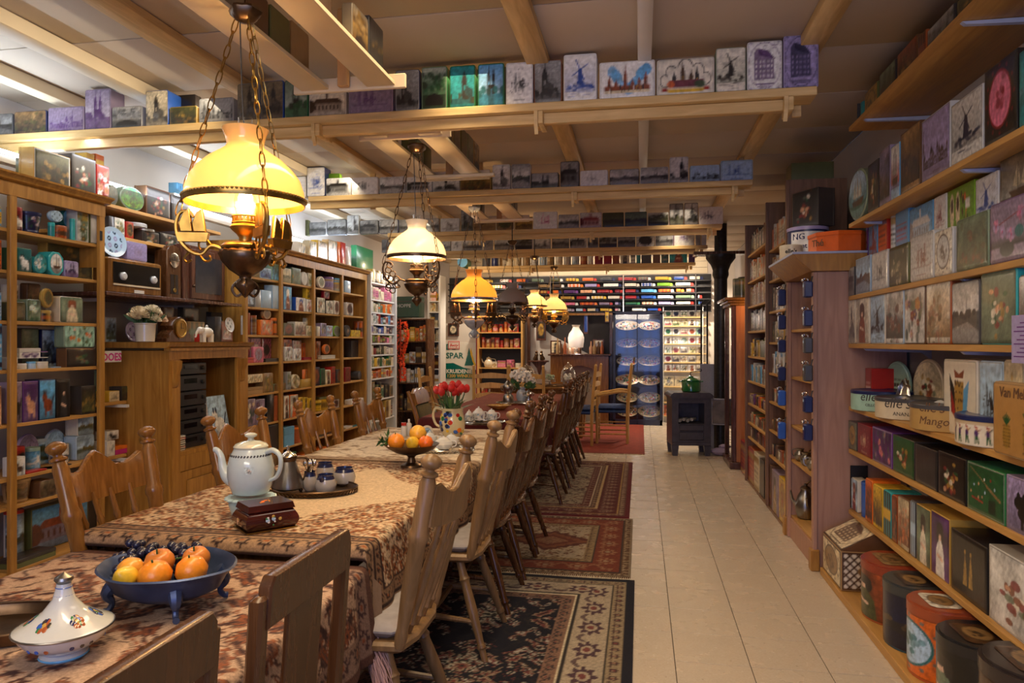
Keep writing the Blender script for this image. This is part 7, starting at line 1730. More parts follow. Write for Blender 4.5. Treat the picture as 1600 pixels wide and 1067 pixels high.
for k in range(9):
 r_ = RR(k); a = r_.uniform(0, 6.28); dx, dy = .022*cos(a), .022*sin(a); o = obj('teaspoon', MB().tube([(x-dx*.5, y-dy*.5, z+.02), (x+dx, y+dy, z+.11)], .0016, 5).sphere(x+dx*1.05, y+dy*1.05, z+.122, .009, 8, 1, .4, 1.5), M_SILVER); tag(o, 'silver teaspoon in the blue rimmed spoon pot', 'spoon', 'teaspoons in the pot')
x, y, z = at(ZT, 509, 768); t = cup((x, y, z), .047, .082, 'round stoneware milk jug with a dark blue spout', 'milk_jug'); obj('spout', MB().tube([(0, -.036, .062), (0, -.05, .078)], [.012, .008], 8), M_GLAZE, t, color=C((.02, .025, .07)))
x, y, z = at(ZT, 538, 755); cup((x, y, z), .052, .08, 'round stoneware sugar pot with a blue collar at the tray end', 'sugar_pot')
x, y, z = at(ZT, 508, 748); cup((x, y, z), .045, .085, 'blue patterned stoneware cup at the back of the tray', 'cup')
# fruits
def fruit(kind, loc, R_, label, group, rz=0, parent=None):
 r_ = RR(int(loc[0]*999)); cc = dict(orange=(.85, .27, .015), lemon=(.8, .5, .03), mandarin=(.85, .16, .01), apple=(.6, .2, .03), grapefruit=(.8, .42, .04), pear=(.62, .5, .07), peach=(.8, .35, .04))[kind]
 mb = MB(); n = 20; 
 if kind == 'apple': prof = [(.0001, -.78), (.3, -.88), (.7, -.65), (.97, -.1), (.98, .25), (.75, .7), (.4, .88), (.15, .8), (.0001, .62)]
 elif kind == 'lemon' or kind == 'pear': prof = [(.0001, -1.0), (.3, -.92), (.75, -.6), (.95, -.1), (.9, .3), (.6, .7), (.3, 1.0), (.14, 1.12), (.0001, 1.15)]
 else: prof = [(.0001, -.93), (.4, -.87), (.8, -.55), (1, 0), (.82, .55), (.42, .86), (.12, .93), (.0001, .9)]
 mb.lathe([(a*R_, b*R_) for a, b in prof], n, TR(0, 0, R_*.95, rx=.9 if kind in ('lemon', 'pear') else .3, rz=rz)); mt = MATS.get('skin_'+kind) or flat('skin_'+kind, cc, .35, noise=.12 if kind != 'apple' else .45, nscale=9 if kind == 'apple' else 60, bump=.12 if kind != 'apple' else 0, coat=.2)
 o = obj(kind, mb, mt, loc=loc, angle=80); tag(o, label, 'fruit', group)
 if kind in ('apple', 'orange', 'mandarin'): obj('stem', MB().tube([(0, -.27*R_*.9, R_*(1.82 if kind != 'apple' else 1.55)), (0, -.3*R_, R_*2.0)], .0025, 5), M_LEAF, o)
 return o
x, y, z = at(Z1, 643, 727); t = thing('fruit_stand', 'dark footed fruit stand with a pierced rim on the middle table', 'bowl', (x, y, z))
obj('foot', MB().lathe([(.06, 0), (.055, .012), (.025, .025), (.018, .05), (.03, .065)], 20), M_DBRASS, t); obj('dish', MB().lathe([(.03, .062), (.08, .075), (.125, .1), (.145, .118), (.148, .122), (.14, .12), (.1, .092), (.0001, .08)], 28), M_DBRASS, t)
GF = 'fruit on the footed stand'
for kd, u, v, R_, l in (('orange', 622, 700, .046, 'orange at the left of the footed fruit stand'), ('grapefruit', 649, 690, .048, 'yellow grapefruit at the back of the footed fruit stand'), ('lemon', 648, 702, .038, 'greenish yellow lemon at the front of the footed fruit stand'), ('mandarin', 669, 700, .04, 'red orange mandarin at the right of the footed fruit stand')):
 dx = (u-643)/F*3.75; fruit(kd, (x+dx*CS, y+dx*SN+(0.045 if v < 695 else -.035), z+.095+(.03 if v < 695 else 0)), R_, l, GF)
lf = MB(); r_ = RR(6)
for k in range(26): lf.add([(0, 0, 0), (.01, .004, .03), (0, 0, .06), (-.01, .004, .03)], [(0, 1, 2, 3)], TR(r_.uniform(-.03, .03), r_.uniform(-.02, .02), r_.uniform(0, .03), rx=r_.uniform(-2.4, 2.4), ry=r_.uniform(-2.6, 1), rz=r_.uniform(0, 6)))
o = obj('herb_sprig', lf, M_LEAF, loc=(x-.13*CS, y-.13*SN, z+.12), kind=None); tag(o, 'green leafy sprig hanging over the edge of the footed fruit stand', 'herb')
# silver tray with white tea set behind the fruit
c = at(Z1, 690, 703); tray('pierced oval silver tray behind the fruit stand', c, .2, .14, M_SILVER, .02, .3, True)
def teaset(u, v, Z, R_, h_, lab, nm='sugar_bowl', spout=False, blue=False):
 x, y, z = at(Z, u, v); t = thing(nm, lab, nm.replace('_', ' '), (x, y, z)); obj('body', MB().lathe([(R_*.5, 0), (R_*.8, h_*.12), (R_, h_*.4), (R_*.9, h_*.62), (R_*.55, h_*.75)], 20), M_GLAZE, t, color=C('white'))
 obj('lid', MB().lathe([(R_*.6, h_*.74), (R_*.4, h_*.86), (R_*.1, h_*.9), (R_*.15, h_*.96), (.0001, h_)], 16), M_GLAZE, t, color=C('white')); obj('handle', MB().tube([(R_*.7, 0, h_*.65), (R_*1.3, 0, h_*.6), (R_*1.3, 0, h_*.3), (R_*.9, 0, h_*.2)], .004, 6), M_GLAZE, t, color=C('white'))
 if spout: obj('spout', MB().tube([(-R_*.8, 0, h_*.3), (-R_*1.3, 0, h_*.5), (-R_*1.5, 0, h_*.75)], [.01, .008, .005], 8), M_GLAZE, t, color=C('white'))
 if blue: obj('pattern', wrap_picture(picture(R_*2, h_*.4, 'flowers', 'white', 'blue', 'sky', 3, .006), R_*1.0, h_*.12, h_*.45, -1.2, 1.2, M_GLAZEP), M_GLAZEP, t)
 return t
ZS = Z1+.0035
teaset(693, 700, ZS, .06, .085, 'white porcelain sugar bowl on the pierced silver tray', spout=False); teaset(705, 694, ZS, .05, .08, 'white porcelain teapot on the pierced silver tray', 'small_teapot', True); teaset(672, 692, ZS, .045, .085, 'white lidded cup left on the pierced silver tray', 'milk_pot', False)
x, y, z = at(Z1, 669, 687); disc((x, y, z), -.3, .052, 'ivory', 'white blue edged saucer leaning behind the fruit stand', 'medal', ('white', 'navy', 'ice'), .2, 'saucer')
for u, v, c, h_, lab in ((631, 680, 'white', .1, 'white bottle with a red cap left behind the fruit'), (639, 679, 'silver', .12, 'slim clear spray bottle behind the fruit')):
 x, y, z = at(Z1, u, v); t = thing('bottle', lab, 'bottle', (x, y, z)); obj('body', MB().lathe([(.018, 0), (.02, .003), (.02, h_*.7), (.012, h_*.78)], 14), M_GLAZE, t, color=C(c)); obj('cap', MB().lathe([(.019 if c == 'white' else .008, h_*.79), (.019 if c == 'white' else .008, h_*.98), (.004, h_)], 12), M_GLAZE, t, color=C('red' if c == 'white' else 'white'))
# painted jug with tulips
x, y, z = at(Z1, 707, 681); t = thing('painted_jug', 'cream jug painted with coloured fruits at the far end of the middle table', 'jug', (x, y, z))
JP = [(.055, 0), (.06, .004), (.085, .06), (.09, .1), (.08, .15), (.072, .18), (.078, .205), (.07, .205), (.06, .15)]
obj('body', MB().lathe(JP, 26), M_GLAZE, t, color=C((.72, .62, .36))); obj('handle', MB().tube([(-.07, 0, .19), (-.12, 0, .2), (-.14, 0, .15), (-.12, 0, .09), (-.085, 0, .07)], .009, 8), M_GLAZE, t, color=C((.72, .62, .36)))
r_ = RR(9)
for k in range(26):
 a = r_.uniform(-2.9, -.2); zz = r_.uniform(.03, .17); R_ = np.interp(zz, [p[1] for p in JP[1:7]], [p[0] for p in JP[1:7]]); q = r_.uniform(.012, .02); T = TR(R_*cos(a), R_*sin(a), zz, rz=a) @ TR(ry=PI/2)
 obj('painted_fruit', MB().lathe([(q, -.003), (q*.85, .002), (.0001, .0035)], 10, T), M_GLAZE, t, color=C(r_.choice(['navy', 'yellow', 'red', 'orange', 'green', 'blue'])))
tm = flat('tulip_petal', (.5, .015, .012), .45, noise=.3); tl = thing('tulip_bouquet', 'bunch of red tulips in the painted jug', 'flowers', (x, y, z+.1))
for k in range(13):
 a = k*2.4; R_ = .03+.06*((k*37) % 10)/10; hx, hy, hz = R_*1.3*cos(a), R_*1.1*sin(a), .19+.05*((k*53) % 10)/10; fl = obj('tulip', MB().lathe([(.008, 0), (.022, .012), (.026, .03), (.02, .05), (.008, .062)], 6, TR(hx, hy, hz, rx=-hy*4, ry=hx*4), flute=.1, nf=3), tm, tl); obj('stem', MB().tube([(hx*.2, hy*.2, 0), (hx, hy, hz)], .004, 5), M_LEAF, fl)
for k in range(22):
 a = k*1.9; e = .5+.9*((k*31) % 10)/10; mb = MB(); L2 = .2; P = []
 for i in range(6): s_ = i/5; P.append((s_*L2*sin(e*.8)*(.6+.6*s_), .018*sin(PI*min(1, s_*1.0+.08)), .04+L2*s_*cos(e*.7)-.05*s_*s_*e))
 vs = [(p[0], p[1], p[2]) for p in P]+[(p[0], -p[1], p[2]) for p in P]; mb.add(vs, [(i, i+1, i+7, i+6) for i in range(5)], TR(rz=a)); obj('leaf', mb, M_LEAF, tl)
# red table
c = at(Z2_, 756, 660); tray('oval silver tray with a blue and white tea set on the red cloth', c, .17, .12, M_SILVER, .015, .2); ZR = Z2_+.0035
teaset(748, 656, ZR, .055, .12, 'blue and white porcelain teapot on the red cloth tray', 'small_teapot', True, True); teaset(768, 655, ZR, .05, .1, 'blue and white sugar bowl on the red cloth tray', 'sugar_bowl', False, True); teaset(733, 657, ZR, .035, .1, 'small blue and white milk pot on the red cloth tray', 'milk_pot', False, True)
c = at(Z2_, 803, 629); tray('square edged silver tray with the urn and the flower vase', c, .19, .16, M_SILVER, .015)
def urn(u, v, lab, R_, h_, mat=M_PEWTER, Z=ZR):
 x, y, z = at(Z, u, v); t = thing('urn', lab, 'urn', (x, y, z)); obj('body', MB().lathe([(R_*.9, 0), (R_, h_*.05), (R_*.9, h_*.3), (R_*.5, h_*.4), (R_*.9, h_*.55), (R_, h_*.68), (R_*.8, h_*.8), (R_*.5, h_*.86)], 18), mat, t); obj('lid', MB().lathe([(R_*.55, h_*.86), (R_*.3, h_*.93), (.008, h_*.95), (.012, h_*.99), (.0001, h_)], 12), mat, t)
 for s in (-1, 1): obj('handle', MB().tube([(s*R_*.8, 0, h_*.75), (s*R_*1.25, 0, h_*.7), (s*R_*1.2, 0, h_*.55), (s*R_*.9, 0, h_*.52)], .005, 6), mat, t)
urn(794, 628, 'dark pewter tea urn on the red cloth', .06, .25); urn(826, 627, 'small silver pot right of the flower vase', .045, .14, M_SILVER)
x, y, z = at(ZR, 815, 626); t = thing('flower_vase', 'pale blue vase of white hydrangeas on the red cloth', 'flowers', (x, y, z)); obj('vase', MB().lathe([(.04, 0), (.06, .05), (.055, .1), (.035, .13), (.05, .16), (.04, .155)], 18), M_GLAZE, t, color=C((.4, .48, .6)))
lf = MB(); r_ = RR(12)
for k in range(50): a = r_.uniform(0, 6.28); R_ = r_.uniform(.03, .1); lf.add([(0, 0, 0), (.018, 0, .04), (0, 0, .08), (-.018, 0, .04)], [(0, 1, 2, 3)], TR(R_*cos(a), R_*sin(a), r_.uniform(.14, .22), rz=a, ry=r_.uniform(.3, 1.8)))
obj('leaves', lf, M_LEAF, t, kind='stuff')
for x2, y2, z2, R_ in ((-.06, -.03, .28, .055), (.0, .03, .31, .05), (.055, -.03, .27, .055), (.09, .0, .24, .045), (0, -.05, .25, .04)):
 mb = MB(); 
 for k in range(44): a, b = r_.uniform(0, 6.28), r_.uniform(-.8, 1.57); mb.sphere(R_*cos(a)*cos(b), R_*sin(a)*cos(b), R_*sin(b), R_*.28, 5)
 obj('hydrangea', mb, M_PETAL, t, M=TR(x2, y2, z2), color=C('white'))
x, y, z = at(Z2_, 779, 638); t = thing('candle_dish', 'amber cut glass dish on the red cloth', 'dish', (x, y, z)); obj('dish', MB().lathe([(.05, 0), (.1, .03), (.12, .045), (.11, .045), (.05, .01), (.0001, .01)], 14, flute=.04, nf=14), flat('amber_glass', (.8, .5, .15), .1, trans=.6), t)
obj('beads', (lambda mb: [mb.sphere(.06*cos(k*2.4)*((k % 5)/5), .06*sin(k*2.4)*((k % 5)/5), .03, .012, 6) for k in range(24)] and mb)(MB()), M_BRASS, t, kind='stuff')
# near table: blue pewter bowl with fruit
x, y, z = at(Z0, 262, 945); BX, BY_, BZ = x, y, z; t = thing('fruit_bowl', 'blue grey metal bowl on curled feet full of grapes and fruit', 'bowl', (x, y, z), -.1); a_, b_ = .178, .15
def oct_(th): return 1+.05*abs(cos(2*th))**6
vs = []; pr = [(.3, .036), (.6, .038), (.82, .06), (.93, .095), (1.02, .11), (1.06, .115), (1.03, .119), (.95, .104), (.86, .075), (.6, .05), (.01, .046)]; n = 40
for r_k, zz in pr:
 for j in range(n): th = 2*PI*j/n; q = r_k*(oct_(th) if r_k > .8 else 1); vs.append((a_*q*cos(th), b_*q*sin(th), zz))
fs = [(k*n+j, k*n+(j+1) % n, (k+1)*n+(j+1) % n, (k+1)*n+j) for k in range(len(pr)-1) for j in range(n)]+[tuple(range(n-1, -1, -1))]
M_BLUEPEW = flat('blue_pewter', (.06, .09, .19), .38, .55, noise=.3, nscale=14); obj('bowl', MB().add(vs, fs), M_BLUEPEW, t)
for k in range(4):
 a = PI/4+k*PI/2; cx, cy_ = a_*.75*cos(a), b_*.75*sin(a); ux, uy = cos(a), sin(a)
 obj('foot', MB().tube([(cx, cy_, .085), (cx+.022*ux, cy_+.022*uy, .055), (cx+.01*ux, cy_+.01*uy, .03), (cx+.018*ux, cy_+.018*uy, .012), (cx+.03*ux, cy_+.03*uy, .009)], [.022, .016, .008, .008, .009], 8), M_BLUEPEW, t)
GB = 'fruit in the blue bowl'
def inb(u, v, zz):  # a point in the bowl under a pixel
 X, Y, d = onZ(BZ+zz, u, v); return X, Y
for kd, u, v, zz, R_, l in (('peach', -.085, -.03, .074, .036, 'dull orange peach beside the grapes in the blue bowl'), ('lemon', -.068, -.088, .074, .034, 'yellow lemon at the front of the blue bowl'), ('apple', -.018, -.008, .082, .04, 'red apple showing its hollow behind the big orange'), ('orange', .008, -.085, .07, .043, 'big orange at the front of the blue bowl'), ('orange', .088, -.05, .074, .042, 'orange at the right of the blue bowl'), ('apple', .065, .03, .082, .038, 'green and red apple at the back right of the blue bowl')):
 fruit(kd, (BX+u*CS-v*SN, BY_+u*SN+v*CS, BZ+zz), R_, l, GB)
M_GRAPE = flat('grape_skin', (.012, .012, .035), .25, noise=.4, nscale=30, coat=.3); gp = thing('grape_bunch', 'bunch of black grapes heaped in the back of the blue bowl', 'grapes', (BX, BY_, BZ+.07)); r_ = RR(3); gm = MB().sphere(0, 0, 0, .0138, 10).mesh('grape', angle=80); gm.materials.append(M_GRAPE); pts = []
tries = 0
while len(pts) < 95 and tries < 6000:
 tries += 1; u = r_.uniform(176, 305); v0 = 862+10*sin((u-176)/129*PI)*-1; X, Y = inb(u, r_.uniform(866, 905) if u < 205 else r_.uniform(864, 886), .1); hz = r_.uniform(.0, .065)*(1 if u > 190 else .6)
 p = (X-BX, Y-BY_+hz*.3, hz)
 if all((p[0]-q[0])**2+(p[1]-q[1])**2+(p[2]-q[2])**2 > .00042 for q in pts): pts.append(p); o = bpy.data.objects.new('grape', gm); COL.objects.link(o); o.parent = gp; o.location = p
obj('stem', MB().tube([pts[0], (.0, .03, .05), (.05, .04, .06)], .003, 5), M_LEAF, gp)
# tureen
x, y, z = at(Z0, 100, 1022); t = thing('tureen', 'lidded delft tureen with a pointed lid and painted flowers nearest the camera', 'tureen', (x, y, z)); R_ = .115; t.scale = (.86, .86, .86)
obj('bowl', MB().lathe([(.055, 0), (.058, .01), (.05, .018), (.075, .03), (.1, .05), (R_, .074), (R_-.006, .076)], 32), M_GLAZE, t, color=C((.6, .62, .62)))
LP = [(R_+.003, .076), (R_+.004, .081), (R_-.004, .086), (.085, .1), (.05, .124), (.027, .155), (.019, .185), (.018, .195)]
obj('lid', MB().lathe(LP+[(.0001, .196)], 32), M_GLAZE, t, color=C((.62, .64, .62))); obj('rim', MB().torus(R_+.004, .003, 36, 6, TR(0, 0, .079)), M_PEWTER, t)
obj('finial', MB().lathe([(.016, .196), (.024, .205), (.022, .212), (.008, .22), (.0001, .226)], 12), M_PEWTER, t); obj('foot_ring', MB().lathe([(.056, .001), (.06, .005), (.056, .01)], 24), M_GLAZE, t, color=C('sky'))
for k, zz in ((0, .185), (1, .165)): obj('blue_line', MB().torus(.0195+.004*k, .0012, 20, 4, TR(0, 0, zz)), M_GLAZE, t, color=C('blue'))
for k in range(6):
 a = -PI/2+.1+k*PI/3; r_ = RR(k)
 for j in range(13):
  rr = .075+(.012*cos(j) if j else 0); aa = a+(.17*sin(j)*(.5 if j < 7 else 1)); zz = float(np.interp(-rr, [-q[0] for q in LP], [q[1] for q in LP])); sl = .62; q = .0095 if j else .013; T = TR(rr*cos(aa), rr*sin(aa), zz+.0008, rz=aa) @ TR(ry=sl)
  obj('painted_petal', MB().lathe([(q, 0), (q*.7, .0008), (.0001, .001)], 7, T @ Matrix.Diagonal((1, .6, 1, 1))), M_GLAZE, t, color=C('gold' if j == 0 else r_.choice(['navy', 'green', 'dark', 'rust', 'blue'])))
 for j in range(5):
  aa = a+(j-2)*.12; zz = .05+.008*((j*3) % 2); obj('painted_petal', MB().lathe([(.006, 0), (.0001, .001)], 7, TR(.101*cos(aa), .101*sin(aa), zz, rz=aa) @ TR(ry=PI/2+.3)), M_GLAZE, t, color=C(r_.choice(['navy', 'blue', 'rust', 'dark'])))
c = at(Z0, 5, 1000); tray('dark oval metal tray cut off at the frame behind the tureen', (c[0]-.06, c[1]+.05, c[2]), .19, .12, M_DBRASS, .03, .3)
# ================================================================== HANGING LAMPS
def shade_mat(name, c, tr, g=.5):
 m, nt, b = nodes(name); L = nt.links.new; out = nt.nodes['Material Output']; t_ = N(nt, 'ShaderNodeBsdfTranslucent'); t_.inputs[0].default_value = (*tr, 1); b.inputs['Base Color'].default_value = (*c, 1); b.inputs['Roughness'].default_value = .15; b.inputs['Coat Weight'].default_value = .5
 nz = N(nt, 'ShaderNodeTexNoise'); nz.inputs['Scale'].default_value = 3; tc = N(nt, 'ShaderNodeTexCoord'); L(tc.outputs['Object'], nz.inputs[0]); mr = N(nt, 'ShaderNodeMapRange'); mr.inputs[3].default_value = g-.04; mr.inputs[4].default_value = g+.04; L(nz.outputs['Fac'], mr.inputs[0])
 mxs = N(nt, 'ShaderNodeMixShader'); L(mr.outputs[0], mxs.inputs[0]); L(b.outputs[0], mxs.inputs[1]); L(t_.outputs[0], mxs.inputs[2]); L(mxs.outputs[0], out.inputs[0]); return m
S_AMB = shade_mat('amber_shade', (.85, .58, .22), (.95, .62, .24), .16); S_WHT = shade_mat('opal_shade', (.85, .8, .7), (.95, .88, .74), .13); S_ORG = shade_mat('orange_shade', (.85, .45, .1), (.95, .45, .08), .14); S_GRY = shade_mat('grey_shade', (.6, .54, .5), (.4, .33, .3)); S_CRM = shade_mat('cream_shade', (.85, .68, .42), (.95, .76, .45), .16)
M_BULB = flat('lamp_filament_glass', (1, .9, .7), .3, noise=0, emit=(1, .72, .38), es=22); M_BULBOFF = flat('unlit_bulb', (.7, .68, .62), .2)
def chain(mb, p0, p1, n, L_, wd, r, sag=0):
 p0, p1 = Vector(p0), Vector(p1); D = p1-p0; dl = D.length/n; z = D.normalized(); x = z.cross(Vector((0, 0, 1))) if abs(z.z) < .99 else Vector((1, 0, 0)); x.normalize(); y = z.cross(x)
 for k in range(n):
  c = p0+D*((k+.5)/n)-Vector((0, 0, sag*sin(PI*(k+.5)/n))); a, b = (x, y) if k % 2 else (y, x); h = dl*.62; P = []
  for j in range(10): th = 2*PI*j/10; P.append(c+a*(wd*cos(th))+z*(h*sin(th)))
  mb.tube(P, r, 4, closed=True)
def hanging_lamp(label, x, y, rz_, R, zc_, shade, lit, font, ang=0, ornate=True, chim=True, scale=None, links=16, arms=3, cable=True):
 s = scale or R/.205; t = thing('hanging_oil_lamp', label, 'lamp', (x, y, rz_), ang, 'antique hanging lamps')
 SP = [(.205, -.004), (.206, .01), (.203, .04), (.19, .08), (.165, .115), (.128, .15), (.09, .176), (.068, .192), (.063, .205), (.07, .235), (.08, .26)]
 sh = obj('shade', MB().lathe([(a*s, b*s) for a, b in SP], 40, caps=False), shade, t, angle=80)
 obj('shade_ring', MB().lathe([(.207*s, -.012*s), (.21*s, .0), (.209*s, .012*s), (.205*s, .012*s), (.205*s, -.012*s), (.207*s, -.012*s)], 40, caps=False), font[0], t)
 if s > .95: bd = MB(); [bd.sphere(.211*s*cos(k*2*PI/90), .211*s*sin(k*2*PI/90), .008, .005, 5) for k in range(90)]; obj('beading', bd, font[0], t, kind='stuff')
 cr = MB(); [cr.box(-.004*s, .004*s, -.001, .001, 0, .024*s, .0, M=TR(.045*s*cos(k*2*PI/22), .045*s*sin(k*2*PI/22), -.078*s, rz=k*2*PI/22+PI/2)) for k in range(22)]
 obj('burner_crown', cr.torus(.045*s, .003*s, 22, 5, TR(0, 0, -.055*s)).torus(.045*s, .003*s, 22, 5, TR(0, 0, -.078*s)), font[0], t)
 obj('burner', MB().lathe([(.044*s, -.08*s), (.054*s, -.092*s), (.05*s, -.1*s), (.03*s, -.118*s), (.022*s, -.13*s), (.022*s, -.142*s), (.05*s, -.15*s), (.074*s, -.153*s), (.086*s, -.163*s), (.08*s, -.171*s)], 26), font[0], t)
 obj('oil_font', MB().lathe([(.07*s, -.172*s), (.082*s, -.174*s), (.09*s, -.19*s), (.08*s, -.215*s), (.055*s, -.245*s), (.03*s, -.262*s), (.02*s, -.27*s), (.02*s, -.28*s), (.034*s, -.29*s), (.036*s, -.305*s), (.02*s, -.325*s), (.008*s, -.34*s), (.0001, -.345*s)], 30, flute=.04 if ornate else 0, nf=15), font[1], t, angle=60)
 if ornate:
  pe = MB(); [pe.tube([(0, 0, -.27*s), (.03*s*cos(a), .03*s*sin(a), -.29*s), (.045*s*cos(a), .045*s*sin(a), -.315*s), (.03*s*cos(a), .03*s*sin(a), -.34*s), (.012*s*cos(a), .012*s*sin(a), -.33*s)], .005*s, 5) for a in (.3, 1.87, 3.44, 5.0)]; obj('pendant_scroll', pe, font[1], t)
 gl = obj('chimney', MB().lathe([(.03*s, -.055*s), (.036*s, -.03*s), (.04*s, .0), (.03*s, .04*s), (.026*s, .1*s)]+([(.026*s, .3*s)] if chim else []), 20, caps=False), M_GLASS, t)
 obj('bulb', MB().sphere(0, 0, 0*s, .026*s, 12, sz=1.3), M_BULB if lit else M_BULBOFF, t)
 tips = []
 for k in range(arms):
  a = k*2*PI/arms; T = TR(rz=a); am = MB(); r_ = .006*s
  am.tube([(.08*s, 0, -.17*s), (.12*s, 0, -.16*s), (.15*s, 0, -.19*s), (.19*s, 0, -.18*s), (.225*s, 0, -.14*s), (.238*s, 0, -.09*s), (.225*s, 0, -.045*s), (.195*s, 0, -.04*s), (.18*s, 0, -.06*s)], [r_, r_, r_, r_*1.3, r_*1.4, r_*1.2, r_, r_*1.2, r_*.8], 7, T)
  am.tube([(.12*s, 0, -.155*s), (.14*s, 0, -.135*s), (.16*s, 0, -.15*s), (.155*s, 0, -.175*s), (.14*s, 0, -.17*s)], r_*.7, 6, T); am.tube([(.16*s, 0, -.19*s), (.14*s, 0, -.215*s), (.12*s, 0, -.21*s), (.125*s, 0, -.195*s)], r_*.8, 6, T)
  am.tube([(.19*s, 0, -.18*s), (.21*s, 0, -.205*s), (.2*s, 0, -.22*s), (.185*s, 0, -.21*s)], r_*.7, 6, T)
  if not ornate or scale: [am.torus(.02*s, .0042*s, 10, 5, T @ TR(a_*s, 0, b_*s, rx=PI/2)) for a_, b_ in ((.17, -.12), (.2, -.095), (.15, -.2), (.215, -.145), (.185, -.155), (.2, -.215), (.17, -.235), (.19, -.06))]
  ao = obj('arm', am, font[2], t)
  if ornate:
   sh_ = MB(); sh_.prism([(-.03, -.02), (.03, -.02), (.036, .0), (-.034, .0)], -.008, .008, T @ TR(.18*s, 0, -.115*s, s=s*1.6)); 
   for q in (-.016, .012): sh_.prism([(q-.012, .002), (q+.014, .002), (q+.018, .02), (q+.008, .045), (q-.004, .055), (q-.008, .03)], -.006, .006, T @ TR(.18*s, 0, -.115*s, s=s*1.6), bev=.002)
   obj('ship_ornament', sh_, font[2], ao)
  tips.append((.235*s*cos(a), .235*s*sin(a), -.05*s))
 zt = zc_-rz_
 for p in tips:
  mb = MB(); chain(mb, p, (.03*p[0]/.235/s, .03*p[1]/.235/s, zt-.04), links, .05, .009*max(.8, s), .0024*max(.8, s)); obj('chain', mb, font[2] if ornate else font[1], t)
 obj('ceiling_rose', MB().lathe([(.012, -.05), (.03, -.045), (.05, -.025), (.055, -.01), (.05, 0)], 20, TR(0, 0, zt), flute=.08, nf=14), font[1], t)
 if cable: obj('cable', MB().tube([(.02, 0, zt-.02), (.01, 0, zt*.5), (.0, 0, .26*s), (-.03*s, 0, .15*s), (-.05*s, -.02*s, -.05*s), (-.06*s, 0, -.15*s)], .0025, 5), M_BLACK, t)
 return t
GBR = (M_BRASS, M_DBRASS, M_BRASS); GDB = (M_DBRASS, M_DBRASS, M_DBRASS); POR = flat('grey_porcelain', (.5, .53, .52), .15, noise=.2, coat=.5)
A0 = PSI
hanging_lamp('large amber glass lamp with brass ship arms, nearest the camera', -1.40, 2.37, 1.925, .205, 2.62, S_AMB, True, GBR, ang=PI+A0+.12, links=15)
hanging_lamp('white opal glass lamp with a clear chimney, second from the camera', -1.34, 4.19, 1.935, .177, 2.62, S_WHT, True, GDB, ang=PI+A0+.3, links=14, ornate=False)
hanging_lamp('orange glass lamp with a grey porcelain font, third from the camera', -1.456, 6.21, 1.80, .216, 2.62, S_ORG, True, (M_SILVER, POR, M_DBRASS), ang=PI+A0-.4, links=16, cable=False, scale=1.0)
hanging_lamp('unlit grey glass lamp behind the orange one', -1.41, 7.87, 1.85, .18, 2.55, S_GRY, False, GDB, ang=PI+A0+.5, links=12, ornate=False, cable=False, chim=False)
hanging_lamp('cream glass lamp partly hidden by the grey one', -1.31, 8.9, 1.87, .16, 2.5, S_CRM, True, GDB, ang=PI+A0, links=12, cable=False, chim=False)
hanging_lamp('farthest cream glass lamp above the wooden table', -1.22, 10.2, 1.87, .19, 2.5, S_CRM, True, GBR, ang=PI+A0+.6, links=12, cable=False, chim=False)

# ================================================================== THE FAR END
YT = 12.93
def yx(u, v=533, Y=YT): x, d, z = onY(Y, u, v); return x, z
# rack of model trucks
M_RACK = flat('rack_black', (.018, .016, .016), .5)
x0, z0 = yx(700, 487); x1, z1 = yx(1112, 425)
t = thing('display_rack', 'black wall rack with rows of model trucks under the ceiling at the far end', 'rack', (x0, YB-.012, 0)); obj('back_board', MB().box(0, x1-x0, -.008, .01, z0, z1), M_RACK, t)
RV = [438, 447.3, 456.7, 466.2, 475.6, 485]
RZv = [yx(900, v)[1] for v in RV]
for z in RZv: obj('rail', MB().box(0, x1-x0, -.12, -.009, z-.018, z-.004), M_RACK, t)
for u in (860, 974, 1087): xx = yx(u)[0]-x0; obj('divider', MB().box(xx-.01, xx+.01, -.125, -.009, z0, z1), M_SILVER, t)
TR_ = ['''740,752 gold;755,770 yellow;780,800 ivory;806,826 orange;830,850 sage;860,880 olive;883,905 yellow;909,933 orange;936,962 charcoal;965,995 red;996,1018 sage;1023,1050 yellow;1052,1075 blue;1077,1100 ivory''',
'''742,764 ivory;768,790 yellow;795,815 rust;840,860 tan;862,882 brown;886,912 orange;913,938 lilac;942,972 white;975,1000 ivory;1001,1025 blue;1026,1052 lime;1055,1085 cream''',
'''838,860 gold;863,878 orange;880,904 purple;906,931 peach;932,958 red;960,974 crimson;976,999 red;1001,1027 sky;1028,1054 orange;1056,1070 orange;1072,1086 peach''',
'''850,872 tan;875,898 gold;900,922 red;923,948 yellow;949,974 ivory;976,1000 red;1001,1026 blue;1027,1053 white;1055,1086 sage;1090,1098 silver''',
'''852,876 silver;880,904 pink;905,934 orange;935,958 mauve;960,971 lilac;976,1001 green;1002,1027 cream;1028,1054 lilac;1056,1085 ivory;1091,1098 sky''',
'''856,878 olive;880,898 mauve;899,916 ice;917,936 cream;937,957 yellow;960,970 pink;987,1010 white;1011,1034 blue''']
